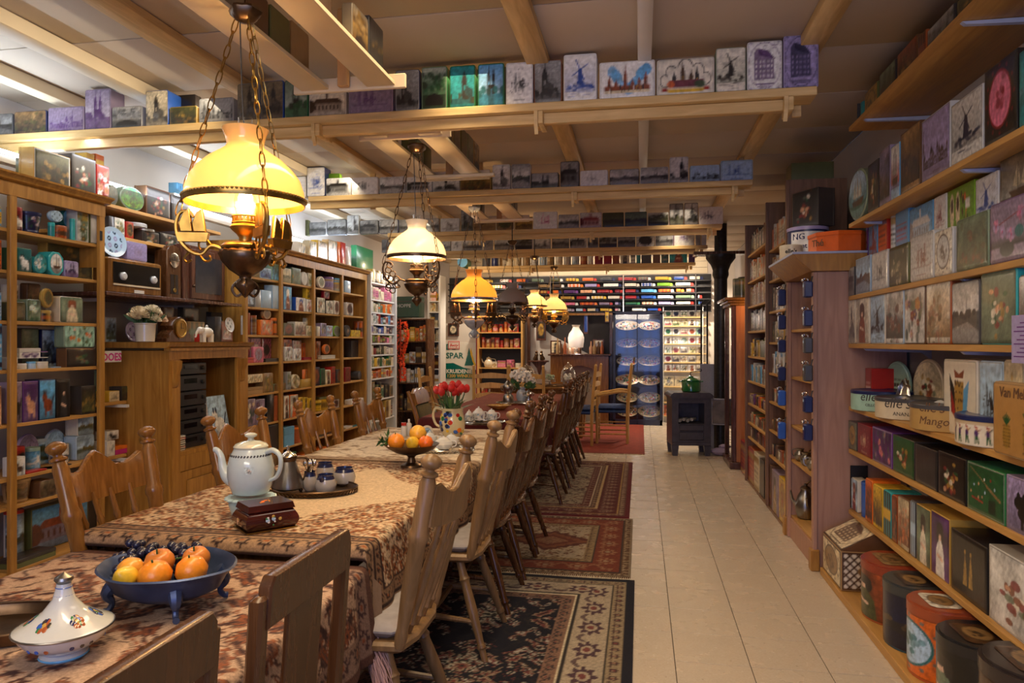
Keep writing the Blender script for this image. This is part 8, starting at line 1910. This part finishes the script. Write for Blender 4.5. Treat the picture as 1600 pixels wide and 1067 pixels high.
for ri, row__ in enumerate(TR_):
 for ti, it in enumerate(row__.split(';')):
  uu, c = it.split(); u0, u1 = map(float, uu.split(',')); xa = yx(u0)[0]+.01; xb = yx(u1)[0]-.01; L_ = xb-xa; z = RZv[ri]-.003
  t = thing('model_truck', f'{c} model truck, {ORD[ti]} in the {["top", "second", "third", "fourth", "fifth", "lowest"][ri]} row of the black truck rack', 'truck', (xa, YB-.07, z), 0, 'model trucks')
  cab = .05 if L_ > .13 else .035; cc = C(c); s_ = 1 if (ti+ri) % 3 else 1
  arr = picture(L_-cab-.01, .052, ['label', 'plain', 'stripes', 'label'][(ri+ti) % 4], c, ['white', 'dark', 'crimson', 'navy'][(ri*3+ti) % 4], c, ri*20+ti, .012)
  tr = obj('trailer', MB().box(0, L_-cab-.008, -.022, .022, .016, .07, .002), M_TIN, t, color=cc); obj('print', flat_picture(arr, L_-cab-.01, .05, 0, 0), M_PRINT, tr, M=TR((L_-cab-.008)/2, -.0225, .018))
  obj('cab', MB().prism([(0, .012), (cab, .012), (cab, .035), (cab*.8, .06), (0, .062)], -.02, .02, M=TR(L_-cab, 0, 0)), M_TIN, t, color=C(['white', c, 'red', 'navy', c][(ti+ri) % 5]))
  wl = MB(); [wl.lathe([(.009, -.022), (.009, .022)], 8, TR(q, 0, .009, rx=PI/2)) for q in (.02, .045, L_-cab-.02, L_-.014)]; obj('wheels', wl, M_BLACK, t)
# pale planks above the rack
xa = yx(700)[0]
for k in range(3): obj('wall_plank', MB().box(xa, 1.16, YB-.014, YB-.002, z1+.012+k*.11, z1+.115+k*.11, .003), M_CREAM, bpy.data.objects['wall_back'])
# dark nook with the hearth
xa, za = yx(824, 487); xb = yx(957)[0]
t = thing('hearth_surround', 'dark recessed hearth nook with a gabled pale wall at the far end', 'nook', (xa, YB-.001, 0)); w_ = xb-xa
obj('back_panel', MB().box(0, w_, -.03, -.012, 0, za-.03), M_RACK, t); obj('header', MB().box(0, w_, -.14, -.012, za-.05, za-.01), M_OAK, t)
q = yx(864, 490)[0]-xa; obj('gable_board', MB().prism([(.0, 0), (q+.75, 0), (q+.75, 1.15), (q-.05, za-.4), (.15, za-.15), (0, za-.15)], -.045, -.031), MATS['wall_paint_left'], t)
for x in (0, w_-.05): obj('post', MB().box(x, x+.05, -.13, -.03, 0, za-.05), M_OAKD if x == 0 else M_MAHOG, t)
xm0, zm = yx(860, 551, 12.6); xm1 = yx(951, 551, 12.6)[0]
t = thing('mantelpiece', 'brown wooden mantelpiece behind the glass cloches', 'mantel', (xm0, 12.6, 0)); w_ = xm1-xm0
obj('shelf', MB().box(-.04, w_+.04, -.06, .38, zm-.03, zm, .006), M_OAKD, t)
for x in (0, w_-.22): obj('leg', MB().box(x, x+.22, 0, .3, 0, zm-.031, .006), M_OAK, t)
obj('arch', MB().prism([(.22, zm-.031), (w_-.22, zm-.031), (w_-.22, zm-.2)]+[(w_/2+(w_/2-.22)*cos(a), zm-.36+.16*sin(a)) for a in (.3, .8, 1.57, 2.3, 2.8)]+[(.22, zm-.2)], .02, .06), M_OAK, t)
for k in range(13):
 x = xm0+.12+k*(w_-.24)/12
 if 6 < k < 9: continue
 r_ = RR(k); h_ = r_.uniform(.16, .3); o = obj('bottle', MB().lathe([(.03, 0), (.032, h_*.5), (.012, h_*.68), (.012, h_)], 10), M_TIN, loc=(x, 12.68+.05*(k % 2), zm+.0005), color=C(['tan', 'brown', 'rust', 'cream', 'peach'][k % 5])); tag(o, f'{["tan", "brown", "rust", "cream", "peach"][k % 5]} stoneware bottle, {ORD[k]} along the mantelpiece', 'bottle', 'bottles on the mantelpiece')
def table_lamp(u, Y, z, lab, s=1.0, c=None):
 x = onY(Y, u)[0]; t = thing('oil_lamp', lab, 'lamp', (x, Y, z)); obj('base', MB().lathe([(.07*s, 0), (.06*s, .01), (.02*s, .03), (.045*s, .08), (.045*s, .12), (.03*s, .15)], 16), M_GLAZE, t, color=C('white'))
 obj('shade', MB().lathe([(.15*s, .24*s), (.153*s, .3*s), (.13*s, .38*s), (.08*s, .45*s), (.06*s, .5*s), (.08*s, .54*s)], 24, caps=False), S_WHT, t); obj('frill', MB().lathe([(.15*s, .24*s), (.135*s, .12*s)], 24, caps=False), S_WHT, t); obj('bulb', MB().sphere(0, 0, .3*s, .03, 10), M_BULB, t)
table_lamp(900, 12.72, zm+.001, 'glowing white shaded oil lamp on the mantelpiece', .95); lamp('hearth_lamp_light', 'POINT', (onY(12.72, 900)[0], 12.72, zm+.27), 9, (.9, .85, 1), .04)
def pic_frame(u0, u1, v0, v1, Y, lab, m, pal, fm=None):
 xa, z1_ = yx(u0, v0, Y); xb, z0_ = yx(u1, v1, Y); W, Hh = xb-xa, z1_-z0_; o = obj('framed_picture', MB().box(-W/2, W/2, -.012, .012, 0, Hh, .004), fm or M_MAHOG, loc=((xa+xb)/2, Y, z0_)); tag(o, lab, 'picture')
 arr = picture(W*.76, Hh*.8, m, *pal, 5, .014); obj('print', flat_picture(arr, W*.76, Hh*.8, -.0125, Hh*.1), M_MPRINT, o)
pic_frame(860, 877, 530, 551, 12.95, 'small framed portrait of a dark figure left above the mantelpiece', 'portrait', ('cream', 'dark', 'charcoal')); pic_frame(926, 944, 528, 548, 12.95, 'small framed print right above the mantelpiece', 'scene', ('ivory', 'mauve', 'dark'))
pic_frame(838, 853, 497, 530, 12.94, 'dark carved wall clock case in the nook', 'medal', ('dark', 'brown', 'gold')); pic_frame(912, 919, 487, 520, 12.94, 'narrow blue hanging banner in the dark nook', 'plain', ('blue', 'navy', 'sky'))
pic_frame(945, 952, 484, 502, 12.85, 'narrow yellow price sign hanging beside the glass cabinet', 'label', ('yellow', 'dark', 'yellow'))
xs, zs_ = yx(842, 561, 12.85); t = thing('carved_bracket', 'dark carved wall bracket with two small figures in the nook', 'bracket', (xs, 12.93, zs_)); obj('shelf', MB().box(-.18, .18, -.14, .0, -.03, 0, .006), M_MAHOG, t); obj('scroll', MB().prism([(-.14, -.03), (.14, -.03), (.05, -.14), (.0, -.3), (-.05, -.14)], -.03, -.004), M_MAHOG, t)
for s in (-1, 1): obj('figure', MB().lathe([(.04, 0), (.05, .03), (.03, .08), (.035, .11), (.012, .14)], 8, TR(s*.07, -.07, 0, ry=-s*.25)).sphere(s*.045, -.07, .15, .026, 8), M_DBRASS, t)
# orange framed shelf with red tins
xa, za = yx(749, 494); xb = yx(819)[0]; w_ = xb-xa
t = thing('display_shelf', 'orange framed black shelf of red tins left of the hearth nook', 'shelf', (xa, YB-.001, 0)); obj('back_panel', MB().box(0, w_, -.02, -.01, 0, za), M_RACK, t)
for x in (0, w_-.03): obj('upright', MB().box(x, x+.03, -.3, -.02, 0, za), M_RUSH, t)
OS = [yx(780, v)[1] for v in (517, 541, 572, 612)]
for z in OS: obj('shelf', MB().box(.03, w_-.03, -.28, -.021, z-.02, z), M_RUSH, t)
obj('header', MB().box(0, w_, -.3, -.02, za, za+.025), M_RUSH, t)
for si, z in enumerate(OS):
 r_ = RR(si); x = xa+.05; k = 0
 while x < xb-.13:
  w2 = r_.uniform(.07, .12) if si < 2 else r_.uniform(.1, .2); h_ = r_.uniform(.13, .2) if si != 2 else r_.uniform(.08, .16); c = r_.choice(['red', 'red', 'orange', 'rust'] if si < 2 else (['ivory', 'silver', 'pink'] if si == 2 else ['orange', 'gold', 'red', 'brown']))
  if not (si == 2 and k == 0): tin((x+w2/2, YB-.17, z+.0005), 0, w2-.01, h_, .07, r_.choice(['sq', 'cy', 'tb']), c, r_.choice(['portrait', 'label', 'medal', 'flowers']), c, r_.choice(['white', 'ivory', 'dark']), 'gold', f'{c} tin, {ORD[k]} on the {["top", "second", "third", "lowest"][si]} shelf of the orange framed shelf', 'red tins in the orange framed shelf', parts=False, cell=.014, name='display_tin')
  x += w2; k += 1
x, z = yx(762, 572); t = jug((x+.03, YB-.17, OS[2]+.001), .2, .09, M_GLAZE, 'cream teapot with a bow handle on the orange framed shelf', 'teapot', color=C('cream'), name='teapot')
# glass cabinet with plates
xa, za = yx(958, 487, 12.45); xb = yx(1035, 487, 12.45)[0]; Yc = 12.45; w_ = xb-xa
M_NAVY = flat('navy_frame', (.015, .018, .04), .3); t = thing('glass_cabinet', 'dark framed glass cabinet of lit china plates reflecting a blue window', 'cabinet', (xa, Yc, 0))
for x in (0, w_/2-.012, w_-.04): obj('frame_post', MB().box(x, x+(.04 if x != w_/2-.012 else .012), -.01, .02, 0, za), M_NAVY, t)
obj('top', MB().box(0, w_, -.01, .42, za-.03, za+.02), M_NAVY, t); obj('base', MB().box(0, w_, -.01, .42, 0, .09), M_NAVY, t); obj('back_panel', MB().box(0, w_, .4, .42, .09, za-.03), flat('cabinet_back', (.02, .022, .04), .5), t)
for x in (0, w_-.015): obj('side_panel', MB().box(x, x+.015, .021, .399, .09, za-.03), M_NAVY, t)
m = sheer('cabinet_glass', -.035)
for x, x2 in ((.042, w_/2-.014), (w_/2+.002, w_-.042)): obj('glass_pane', MB().box(x, x2, .0, .005, .09, za-.03), m, t)
GS = [yx(1000, v, 12.6)[1] for v in (516, 543, 571, 601, 628, 650)]
for i, z in enumerate(GS):
 obj('glass_shelf', MB().box(.03, w_-.03, .05, .395, z-.008, z), M_GLASS, t)
 for k in range(2):
  R_ = .19 if (i+k) % 3 else .205; x = xa+.04+w_*(.24+.46*k); r_ = RR(i*2+k)
  p = thing('china_plate', f'{"left" if k == 0 else "right"} china plate of small painted pieces on the {["top", "second", "third", "fourth", "fifth", "lowest"][i]} glass shelf', 'plate', (x, 12.66, z+.001+R_*.42), 0, 'china plates in the glass cabinet'); p.rotation_euler.x = .43
  obj('plate', MB().lathe([(.0001, 0), (R_*.5, 0), (R_, .022), (R_, .027), (R_*.5, .006), (.0001, .006)], 24), M_GLAZE, p, color=C('cream'))
  mb = MB(); [mb.lathe([(.016, 0), (.014, .008), (.0001, .009)], 6, TR(R_*.9*q*cos(a), R_*.9*q*sin(a)*.9, .008+.02*(1-q)+.012*r_.random(), rx=.7), c=tuple(C(r_.choice(['white', 'cream', 'peach', 'red', 'ivory', 'navy', 'gold', 'green'])))) for q, a in [(math.sqrt(r_.random()), r_.uniform(0, 6.28)) for _ in range(70)]]; obj('painted_pieces', mb, M_PRINT, p, kind='stuff')
for x in (.25, .72): lamp('cabinet_spot', 'POINT', (xa+w_*x, 12.6, za-.1), 3, (1, .85, .75), .02)
lamp('cabinet_low', 'POINT', (xa+w_*.5, 12.55, .75), 1.2, (1, .85, .75), .05)
# shelves of tiles
xa, za = yx(1036, 477); xb = 1.16; w_ = xb-xa; t = thing('tile_shelf', 'pale shelf wall of picture tiles beside the glass cabinet', 'shelf', (xa, YB-.001, 0)); obj('back_panel', MB().box(0, w_, -.012, -.002, 0, za), M_WHITE, t)
TS = [yx(1060, v)[1] for v in (493, 507, 521, 535, 550, 564, 578, 602, 627, 648)]
for z in TS: obj('shelf', MB().box(0, w_, -.1, -.013, z-.018, z, .002), M_PINE, t)
for x in (0, w_*.88): obj('upright', MB().box(x, x+.012, -.105, -.013, 0, za), M_WHITE, t)
for si, z in enumerate(TS):
 for k in range(6 if si < 7 else 4):
  r_ = RR(si*9+k+1); wd_ = .125 if si < 7 else .2; x = xa+.09+k*(wd_+.012); hh = .115 if si < 7 else .18
  if x+wd_/2 > xb: continue
  c = r_.choice(['white', 'white', 'ivory', 'cream']) if si < 8 else r_.choice(['orange', 'tan', 'cream']); ik = r_.choice(['navy', 'rust', 'dark', 'crimson', 'green', 'brown']); 
  if (si, k) == (2, 4): c = 'mint'
  o = obj('picture_tile', MB().box(-wd_/2, wd_/2, -.004, .004, 0, hh, .001), M_GLAZE, loc=(x, YB-.05, z+.0005), color=C(c)); tag(o, f'{c} picture tile with {ik} painting, {ORD[k]} on {["top", "second", "third", "fourth", "fifth", "sixth", "seventh", "eighth", "ninth", "lowest"][si]} tile shelf', 'tile', 'picture tiles')
  obj('painting', flat_picture(picture(wd_*.9, hh*.9, r_.choice(['medal', 'portrait', 'sketch', 'ship', 'flowers']), c, ik, ik, si*7+k, .013), wd_*.9, hh*.9, -.0042, hh*.05), M_GLAZEP, o)
# corner shelf, white shelves and sign on the left of the far end
def frame_shelf(name, lab, u0, u1, vt, zs_, dep, mat, Y, post=.03):
 xa, za = yx(u0, vt, Y); xb = yx(u1, vt, Y)[0]; w_ = xb-xa; t = thing(name, lab, 'shelf', (xa, Y, 0)); obj('back_panel', MB().box(0, w_, dep-.01, dep, 0, za), M_MAHOG if mat != M_WHITE else M_WHITE, t)
 for x in (0, w_-post): obj('upright', MB().box(x, x+post, 0, dep-.011, 0, za), mat, t)
 for z in zs_: obj('shelf', MB().box(post, w_-post, .005, dep-.011, z-.018, z), mat, t)
 obj('top', MB().box(0, w_, 0, dep, za, za+.02), mat, t); return xa+post, xb-post
SV = [yx(640, v, 11.2)[1] for v in (531, 565, 596, 640)]; a_, b_ = frame_shelf('corner_shelf', 'dark shelf of household goods framed by a red garland', 619, 668, 498, SV, .4, M_OAKD, 11.2)
SW = [yx(680, v, 11.9)[1] for v in (468, 485, 509, 531, 551, 574, 600)]; c_, d_ = frame_shelf('white_shelf', 'white shelf unit of tins beside the shop sign', 668, 688, 430, SW, .35, M_WHITE, 11.9)
def fillx(x0, x1, Y, z, hr, cols, ctx, grp, rs, wr=(.06, .11), name='jar'):
 r_ = RR(rs); x = x0; k = 0
 while x+.06 < x1:
  w2 = min(r_.uniform(*wr), x1-x); c = r_.choice(cols); sh = r_.choice(['sq', 'cy', 'tb']); m = r_.choice(['label', 'flowers', 'medal', 'stripes'])
  tin((x+w2/2, Y, z+.0005), 0, w2-.008, r_.uniform(*hr), min(w2-.008, .09), sh, c, m, c, r_.choice(['dark', 'white', 'rust']), 'gold', f'{c} {SAY[sh]} with {PH[m]}, {ORD[k]} on {ctx}', grp, parts=False, cell=.014, name=name); x += w2; k += 1
for i, z in enumerate(SV): fillx(a_, b_, 11.3, z, (.14, .27), [['orange', 'yellow', 'cream', 'green'], ['gold', 'orange', 'silver', 'brown'], ['charcoal', 'silver', 'crimson', 'ivory'], ['brown', 'tan', 'dark']][i], f'{["top", "second", "third", "lowest"][i]} corner shelf', 'household goods in the corner shelf', 300+i)
for i, z in enumerate(SW): fillx(c_, d_, 12.0, z, (.12, .2), [['orange', 'yellow'], ['orange', 'cream', 'red'], ['cream', 'orange', 'gold'], ['silver', 'cream', 'brown'], ['brown', 'gold', 'dark'], ['dark', 'crimson', 'rust'], ['sage', 'brown', 'silver']][i], f'{UN[i]} white shelf by the shop sign', 'tins in the white shelf by the sign', 330+i)
xg, zg = yx(625, 500, 11.1); mb = MB(); r_ = RR(5)
for k in range(520):
 s_ = r_.random(); a = r_.uniform(0, 6.28); R_ = .075+.02*sin(s_*9); L2 = .045; p = (xg+.03*sin(s_*6)+R_*cos(a), 11.09+R_*.5*sin(a), zg-s_*.95); mb.add([p, (p[0]+L2*cos(a), p[1]+.01, p[2]+r_.uniform(-.03, .02)), (p[0]+L2*.7*cos(a+.5), p[1]-.02, p[2]-.03)], [(0, 1, 2)])
g = thing('garland', 'bright red orange tinsel garland hanging on the dark corner shelf', 'garland', (0, 0, 0)); f = obj('tinsel', mb, flat('tinsel', (.75, .06, .01), .4, noise=.4), g, kind='stuff'); obj('cord', MB().tube([(xg, 11.12, zg+.03), (xg+.03*sin(3), 11.12, zg-.5), (xg, 11.12, zg-.98)], .012, 5), flat('red_cord', (.5, .04, .01), .7), g)
# green box sign above the corner shelf
xa, z1_ = yx(618, 462, 11.3); xb, z0_ = yx(657, 496, 11.3); o = obj('trunk', MB().box(0, xb-xa, 0, .3, 0, z1_-z0_-.02, .006), M_TIN, loc=(xa, 11.22, z0_+.022), color=C((.02, .055, .035))); tag(o, 'dark green lettered box on top of the corner shelf', 'box')
obj('lid_edge', MB().box(-.004, xb-xa+.004, -.004, .304, (z1_-z0_)*.7, (z1_-z0_)*.74), M_TIN, o, color=C('dark')); tm = text_mb('HOPPE', .08, .001); tm.v = [(q+(xb-xa)*.4, w2-.002, e+(z1_-z0_)*.45) for q, w2, e in tm.v]; obj('lettering', tm, M_MATTE, o, color=C('grey'))
# shop sign
xa, z1_ = yx(694, 533); xb, z0_ = yx(742, 590); W, Hh = xb-xa, z1_-z0_; t = thing('shop_sign', 'white enamel shop sign with a green fir tree and green lettering', 'sign', (xa, YB-.006, z0_)); obj('plate', MB().box(0, W, -.008, .004, 0, Hh, .002), M_GLAZE, t, color=C('ivory'))
GRN = C((.005, .13, .1)); obj('field', MB().prism([(0, 0), (W, 0), (W, Hh*.24), (W*.6, Hh*.3), (W*.25, Hh*.43), (0, Hh*.42)], -.011, -.0085), M_GLAZE, t, color=GRN)
tree = [(.62, .36)]+[(.62+dx, .36+dz) for dx, dz in ((.06, .16), (.05, .16), (.11, .32), (.1, .32), (.15, .5), (.2, .32), (.19, .32), (.25, .16), (.24, .16), (.32, 0))]
obj('fir_shadow', MB().prism([((a+.06)*W, b*Hh) for a, b in tree], -.012, -.0086), M_GLAZE, t, color=C('yellow')); obj('fir_tree', MB().prism([(a*W, b*Hh) for a, b in tree], -.015, -.0125), M_GLAZE, t, color=GRN)
for s, sz, x, z, c in (('DE', .15, .01, .8, GRN), ('SPAR', .15, .01, .56, GRN), ('KRUIDENIER', .1, .02, .15, C('ivory')), ('1200 WINKELS', .085, .04, .03, C('gold'))):
 tm = text_mb(s, sz, .001, 'LEFT', bold=.003); tm.v = [(q+x*W, w2-.012, e+z*Hh) for q, w2, e in tm.v]; obj('lettering', tm, M_MATTE, t, color=c)
xa, z1_ = yx(698, 531); xb, z0_ = yx(717, 545)[0], yx(717, 544)[1]; t = obj('enamel_sign', MB().box(0, .22, -.006, .004, 0, .15, .003), M_GLAZE, loc=(xa, YB-.02, z1_-.15), color=C('red')); tag(t, 'small red and white enamel sign with cursive lettering above the shop sign', 'sign'); obj('field', MB().box(.012, .208, -.0075, -.0061, .012, .138), M_GLAZE, t, color=C('ivory')); tm = text_mb('Betty', .075, .0006, bold=.002, shear=.3); tm.v = [(q+.11, w2-.009, e+.05) for q, w2, e in tm.v]; obj('lettering', tm, M_MATTE, t, color=C('red'))
for z in (.02, .118): obj('stripe', MB().box(.02, .2, -.0085, -.0076, z, z+.008), M_MATTE, t, color=C('red'))
pic_frame(700, 717, 503, 523, 13.02, 'small dark poster with a pale dish above the enamel signs', 'medal', ('dark', 'charcoal', 'cream'))
xr, _ = yx(744); struct('trim_7', MB().box(xr-.02, xr+.03, YB-.05, YB-.002, 0, 2.05), flat('red_post', (.3, .01, .015), .4))
# far wooden table with cloches
t = table('plain wooden table with glass cloches in front of the hearth', -2.3, -.75, 10.45, 11.15, .76, 'side_table')
x, y, _ = at(.761, 870, 604); x = -1.35; y = 10.75; tray('dark oval tray under the glass cloches', (x, y, .761), .55, .22, M_DBRASS, .015)
for k, (dx, R_, h_, l) in enumerate(((-.35, .15, .34, 'left domed glass cloche with fruit on the far wooden table'), (.28, .12, .36, 'right tall glass cloche with a star knob on the far wooden table'), (0, .09, .16, 'low glass bowl between the two cloches'))):
 t = thing('glass_cloche' if k < 2 else 'glass_bowl', l, 'cloche' if k < 2 else 'bowl', (x+dx, y, .7655)); obj('base', MB().lathe([(.08, 0), (.02, .02), (.02, .05), (R_, .06), (R_, .07)], 18), M_SILVER, t)
 obj('dome', MB().lathe([(R_*.95, .071), (R_, .1), (R_*.9, h_*.6), (R_*.45, h_*.85), (.012, h_*.9), (.02, h_*.95), (.0001, h_)], 20, caps=False), M_GLASS, t)
 mb = MB(); r_ = RR(k); [mb.sphere(r_.uniform(-R_*.5, R_*.5), r_.uniform(-R_*.5, R_*.5), .1+r_.random()*.07, .026, 7) for _ in range(9)]; obj('sweets', mb, M_TIN, t, color=C(['rust', 'silver', 'sage'][k]), kind='stuff')
# stove
sx, sy = .62, 9.22; M_STV = flat('stove_iron', (.075, .07, .085), .4, .4, noise=.2); t = thing('stove', 'grey cast iron wood stove with an open glass door and small legs', 'stove', (sx, sy, 0), .12)
for a in (-.2, .2):
 for b in (0, .34): obj('leg', MB().prism([(-.03, 0), (.03, 0), (.045, .13), (-.045, .13)], -.03, .03, M=TR(a, b, 0)), M_STV, t)
obj('body', MB().box(-.24, .24, -.04, .4, .13, .17, .004).box(-.24, -.16, -.03, .39, .17, .72).box(.16, .24, -.03, .39, .17, .72).box(-.16, .16, .34, .39, .17, .72).box(-.16, .16, -.03, .34, .17, .40).box(-.16, .16, -.03, .34, .66, .72), M_STV, t)
obj('ash_panel', MB().box(-.15, .15, -.042, -.031, .2, .30, .005), M_STV, t); obj('ash_panel', MB().box(-.15, .15, -.042, -.031, .315, .39, .005), M_STV, t); obj('top', MB().prism([(-.25, .72), (.25, .72), (.27, .745), (.25, .77), (.22, .79), (-.22, .79), (-.25, .77), (-.27, .745)], -.06, .42), M_STV, t)
lg = MB(); [lg.tube([(-.13+.05*k, .06, .43+.015*(k % 2)), (-.06+.05*k, .2, .44)], .022, 6) for k in range(4)]; obj('ash_logs', lg, flat('pale_ash', (.4, .37, .33), .9), t)
dr = obj('door', MB().box(0, .02, -.3, .0, 0, .33, .004, M=TR(.245, -.03, .39, rz=1.25)), M_STV, t); obj('glass', MB().box(-.003, -.0005, -.285, -.015, .02, .31, M=TR(.245, -.03, .39, rz=1.25)), flat('sooty_glass', (.12, .1, .09), .2, noise=.5, nscale=8), dr); obj('door_frame', MB().tube([(-.004, -.29, .01), (-.004, -.01, .01), (-.004, -.01, .32), (-.004, -.29, .32)], .006, 5, TR(.245, -.03, .39, rz=1.25), closed=True), M_SILVER, dr)
M_GRN = flat('green_enamel', (.01, .14, .035), .15, coat=.6, noise=.1); t = thing('stew_pot', 'green enamel pot with a folding crank handle standing on the stove', 'pot', (sx+.01, sy+.14, .791)); obj('body', MB().lathe([(.1, 0), (.118, .01), (.118, .13), (.112, .14)], 24), M_GRN, t); obj('lid', MB().lathe([(.122, .141), (.122, .148), (.09, .165), (.03, .185), (.03, .2), (.0001, .202)], 24), M_GRN, t); obj('crank', MB().tube([(0, 0, .2), (0, 0, .25), (.12, 0, .26), (.12, 0, .29)], .006, 6), M_IRON, t)
for s in (-1, 1): obj('handle', MB().box(s*.11-.0, s*.15, -.03, .03, .125, .14, .004), M_GRN, t)
xs_, _, _ = onY(9.75, 1126); t = thing('stovepipe', 'tall black iron column with a flared capital beside the stove', 'column', (xs_, 9.75, 0)); obj('pipe', MB().lathe([(.085, 0), (.085, 2.25)], 24), M_IRON, t); obj('capital', MB().lathe([(.086, 2.25), (.105, 2.3), (.1, 2.36), (.13, 2.44), (.19, 2.52), (.19, 2.56)], 24), M_IRON, t); obj('plank', MB().box(-.35, .3, -.12, .12, 2.561, 2.6), M_OAKD, t)
obj('flue', MB().lathe([(.08, 2.6), (.08, ZC-.01)], 20), M_IRON, t)
xa = onY(9.95, 1093)[0]; o = obj('heat_shield', MB().box(0, .24, -.005, .005, .0, 1.13, .002), M_MATTE, loc=(xa, 9.86, 0), color=C((.42, .43, .5))); tag(o, 'pale grey heat shield panel standing behind the stove', 'panel')
t = thing('hat_stand', 'black iron fire tool stand behind the stove', 'stand', (onY(10.2, 1098)[0], 10.2, 0)); obj('base', MB().lathe([(.12, 0), (.1, .02), (.02, .04)], 14), M_IRON, t)
for dx in (-.02, .06): obj('rod', MB().tube([(dx, 0, .03), (dx, 0, 1.95), (dx+.05, 0, 2.0)], .013, 6), M_IRON, t)
t = obj('rag_bundle', MB().sphere(0, 0, .05, .1, 10, 1.2, .8, .5).sphere(.06, .03, .11, .06, 8, 1.3, .8, .5), M_MATTE, loc=(.98, 9.3, 0), color=C('mauve')); tag(t, 'mauve cloth bundle lying on the floor beside the stove', 'cloth')
# lit display cabinet on the right
Yd = 8.32; t = thing('display_cabinet', 'tall brown display cabinet with a lit glass front and moulded cornice', 'cabinet', (1.0, Yd, 0)); hd = onX(1.0, 1143, 463)[2]
M_ORW = wood('lit_orange_wood', (.42, .14, .04), (.56, .22, .07), rough=.35, axis=2)
for y in (0, .62): obj('post', MB().box(0, .05, y, y+.05, .08, hd-.09, .005), M_MAHOG, t)
obj('side_panel', MB().box(.051, .5, .02, .04, .08, hd-.09), M_ORW, t); obj('back_panel', MB().box(.48, .5, .04, .67, .08, hd-.09), M_ORW, t); obj('cornice', MB().box(-.02, .52, -.02, .69, hd-.089, hd-.06, .004).box(-.05, .54, -.05, .72, hd-.06, hd-.03, .008).box(-.08, .56, -.08, .75, hd-.03, hd, .006), M_OAK, t)
obj('base', MB().box(-.02, .5, -.02, .7, 0, .08, .006), M_MAHOG, t); obj('glass_pane', MB().box(.01, .015, .05, .62, .08, hd-.09), m, t)
for i in range(6):
 z = .35+i*.25; obj('glass_shelf', MB().box(.06, .47, .05, .61, z-.006, z), M_GLASS, t)
 for k in range(4): o = obj('glass', MB().lathe([(.02, 0), (.004, .01), (.004, .05), (.025, .08), (.028, .13)], 10, caps=False), M_SILVER if k % 2 else M_GLAZE, loc=(1.14, Yd+.12+k*.13, z+.001), color=C('ivory')); tag(o, f'{"silver" if k % 2 else "white china"} goblet, {ORD[k]} from the front on the {["lowest", "second", "third", "fourth", "fifth", "top"][i]} display cabinet shelf', 'goblet', 'goblets in the display cabinet')
for k, (y, c, w2, h_) in enumerate(((.1, 'olive', .2, .22), (.36, 'charcoal', .22, .26), (.52, 'gold', .2, .3))): tin((1.13+.1*k, Yd+y+.05, hd+.0005), -PI/2, w2, h_, w2, 'cy', c, 'label', c, 'dark', 'tan', f'{c} canister, {ORD[k]} from the front on top of the display cabinet', 'canisters on the display cabinet', parts=False)
# ceiling spot cluster
t = thing('spot_cluster', 'chrome ceiling spotlight cluster before the truck rack', 'lamp', (0, 0, 0)); cx, _, _ = onY(12.2, 990)
obj('bar', MB().tube([(cx-.3, 12.2, 2.74), (cx+.3, 12.2, 2.74)], .012, 6).tube([(cx, 12.2, 2.74), (cx, 12.2, ZC-.003)], .012, 6), M_SILVER, t)
for dx in (-.25, 0, .25): s_ = obj('spot_head', MB().lathe([(.02, .06), (.045, 0), (.05, -.01)], 14, TR(cx+dx, 12.2, 2.69, rx=-.5), caps=False), M_SILVER, t); obj('bulb', MB().sphere(cx+dx, 12.2, 2.68, .03, 8), M_BULB, s_)
# lamp hooks above the three rear lamps
for x, y in ((-1.41, 7.87), (-1.31, 8.9), (-1.22, 10.2)): o = obj('ceiling_hook', MB().tube([(x, y, 2.5), (x, y, ZC-.003)], .006, 6).sphere(x, y, ZC-.02, .02, 8), M_IRON); tag(o, f'iron ceiling hook carrying the {dict([(7.87, "grey"), (8.9, "small cream"), (10.2, "farthest cream")])[y]} glass lamp', 'hook')
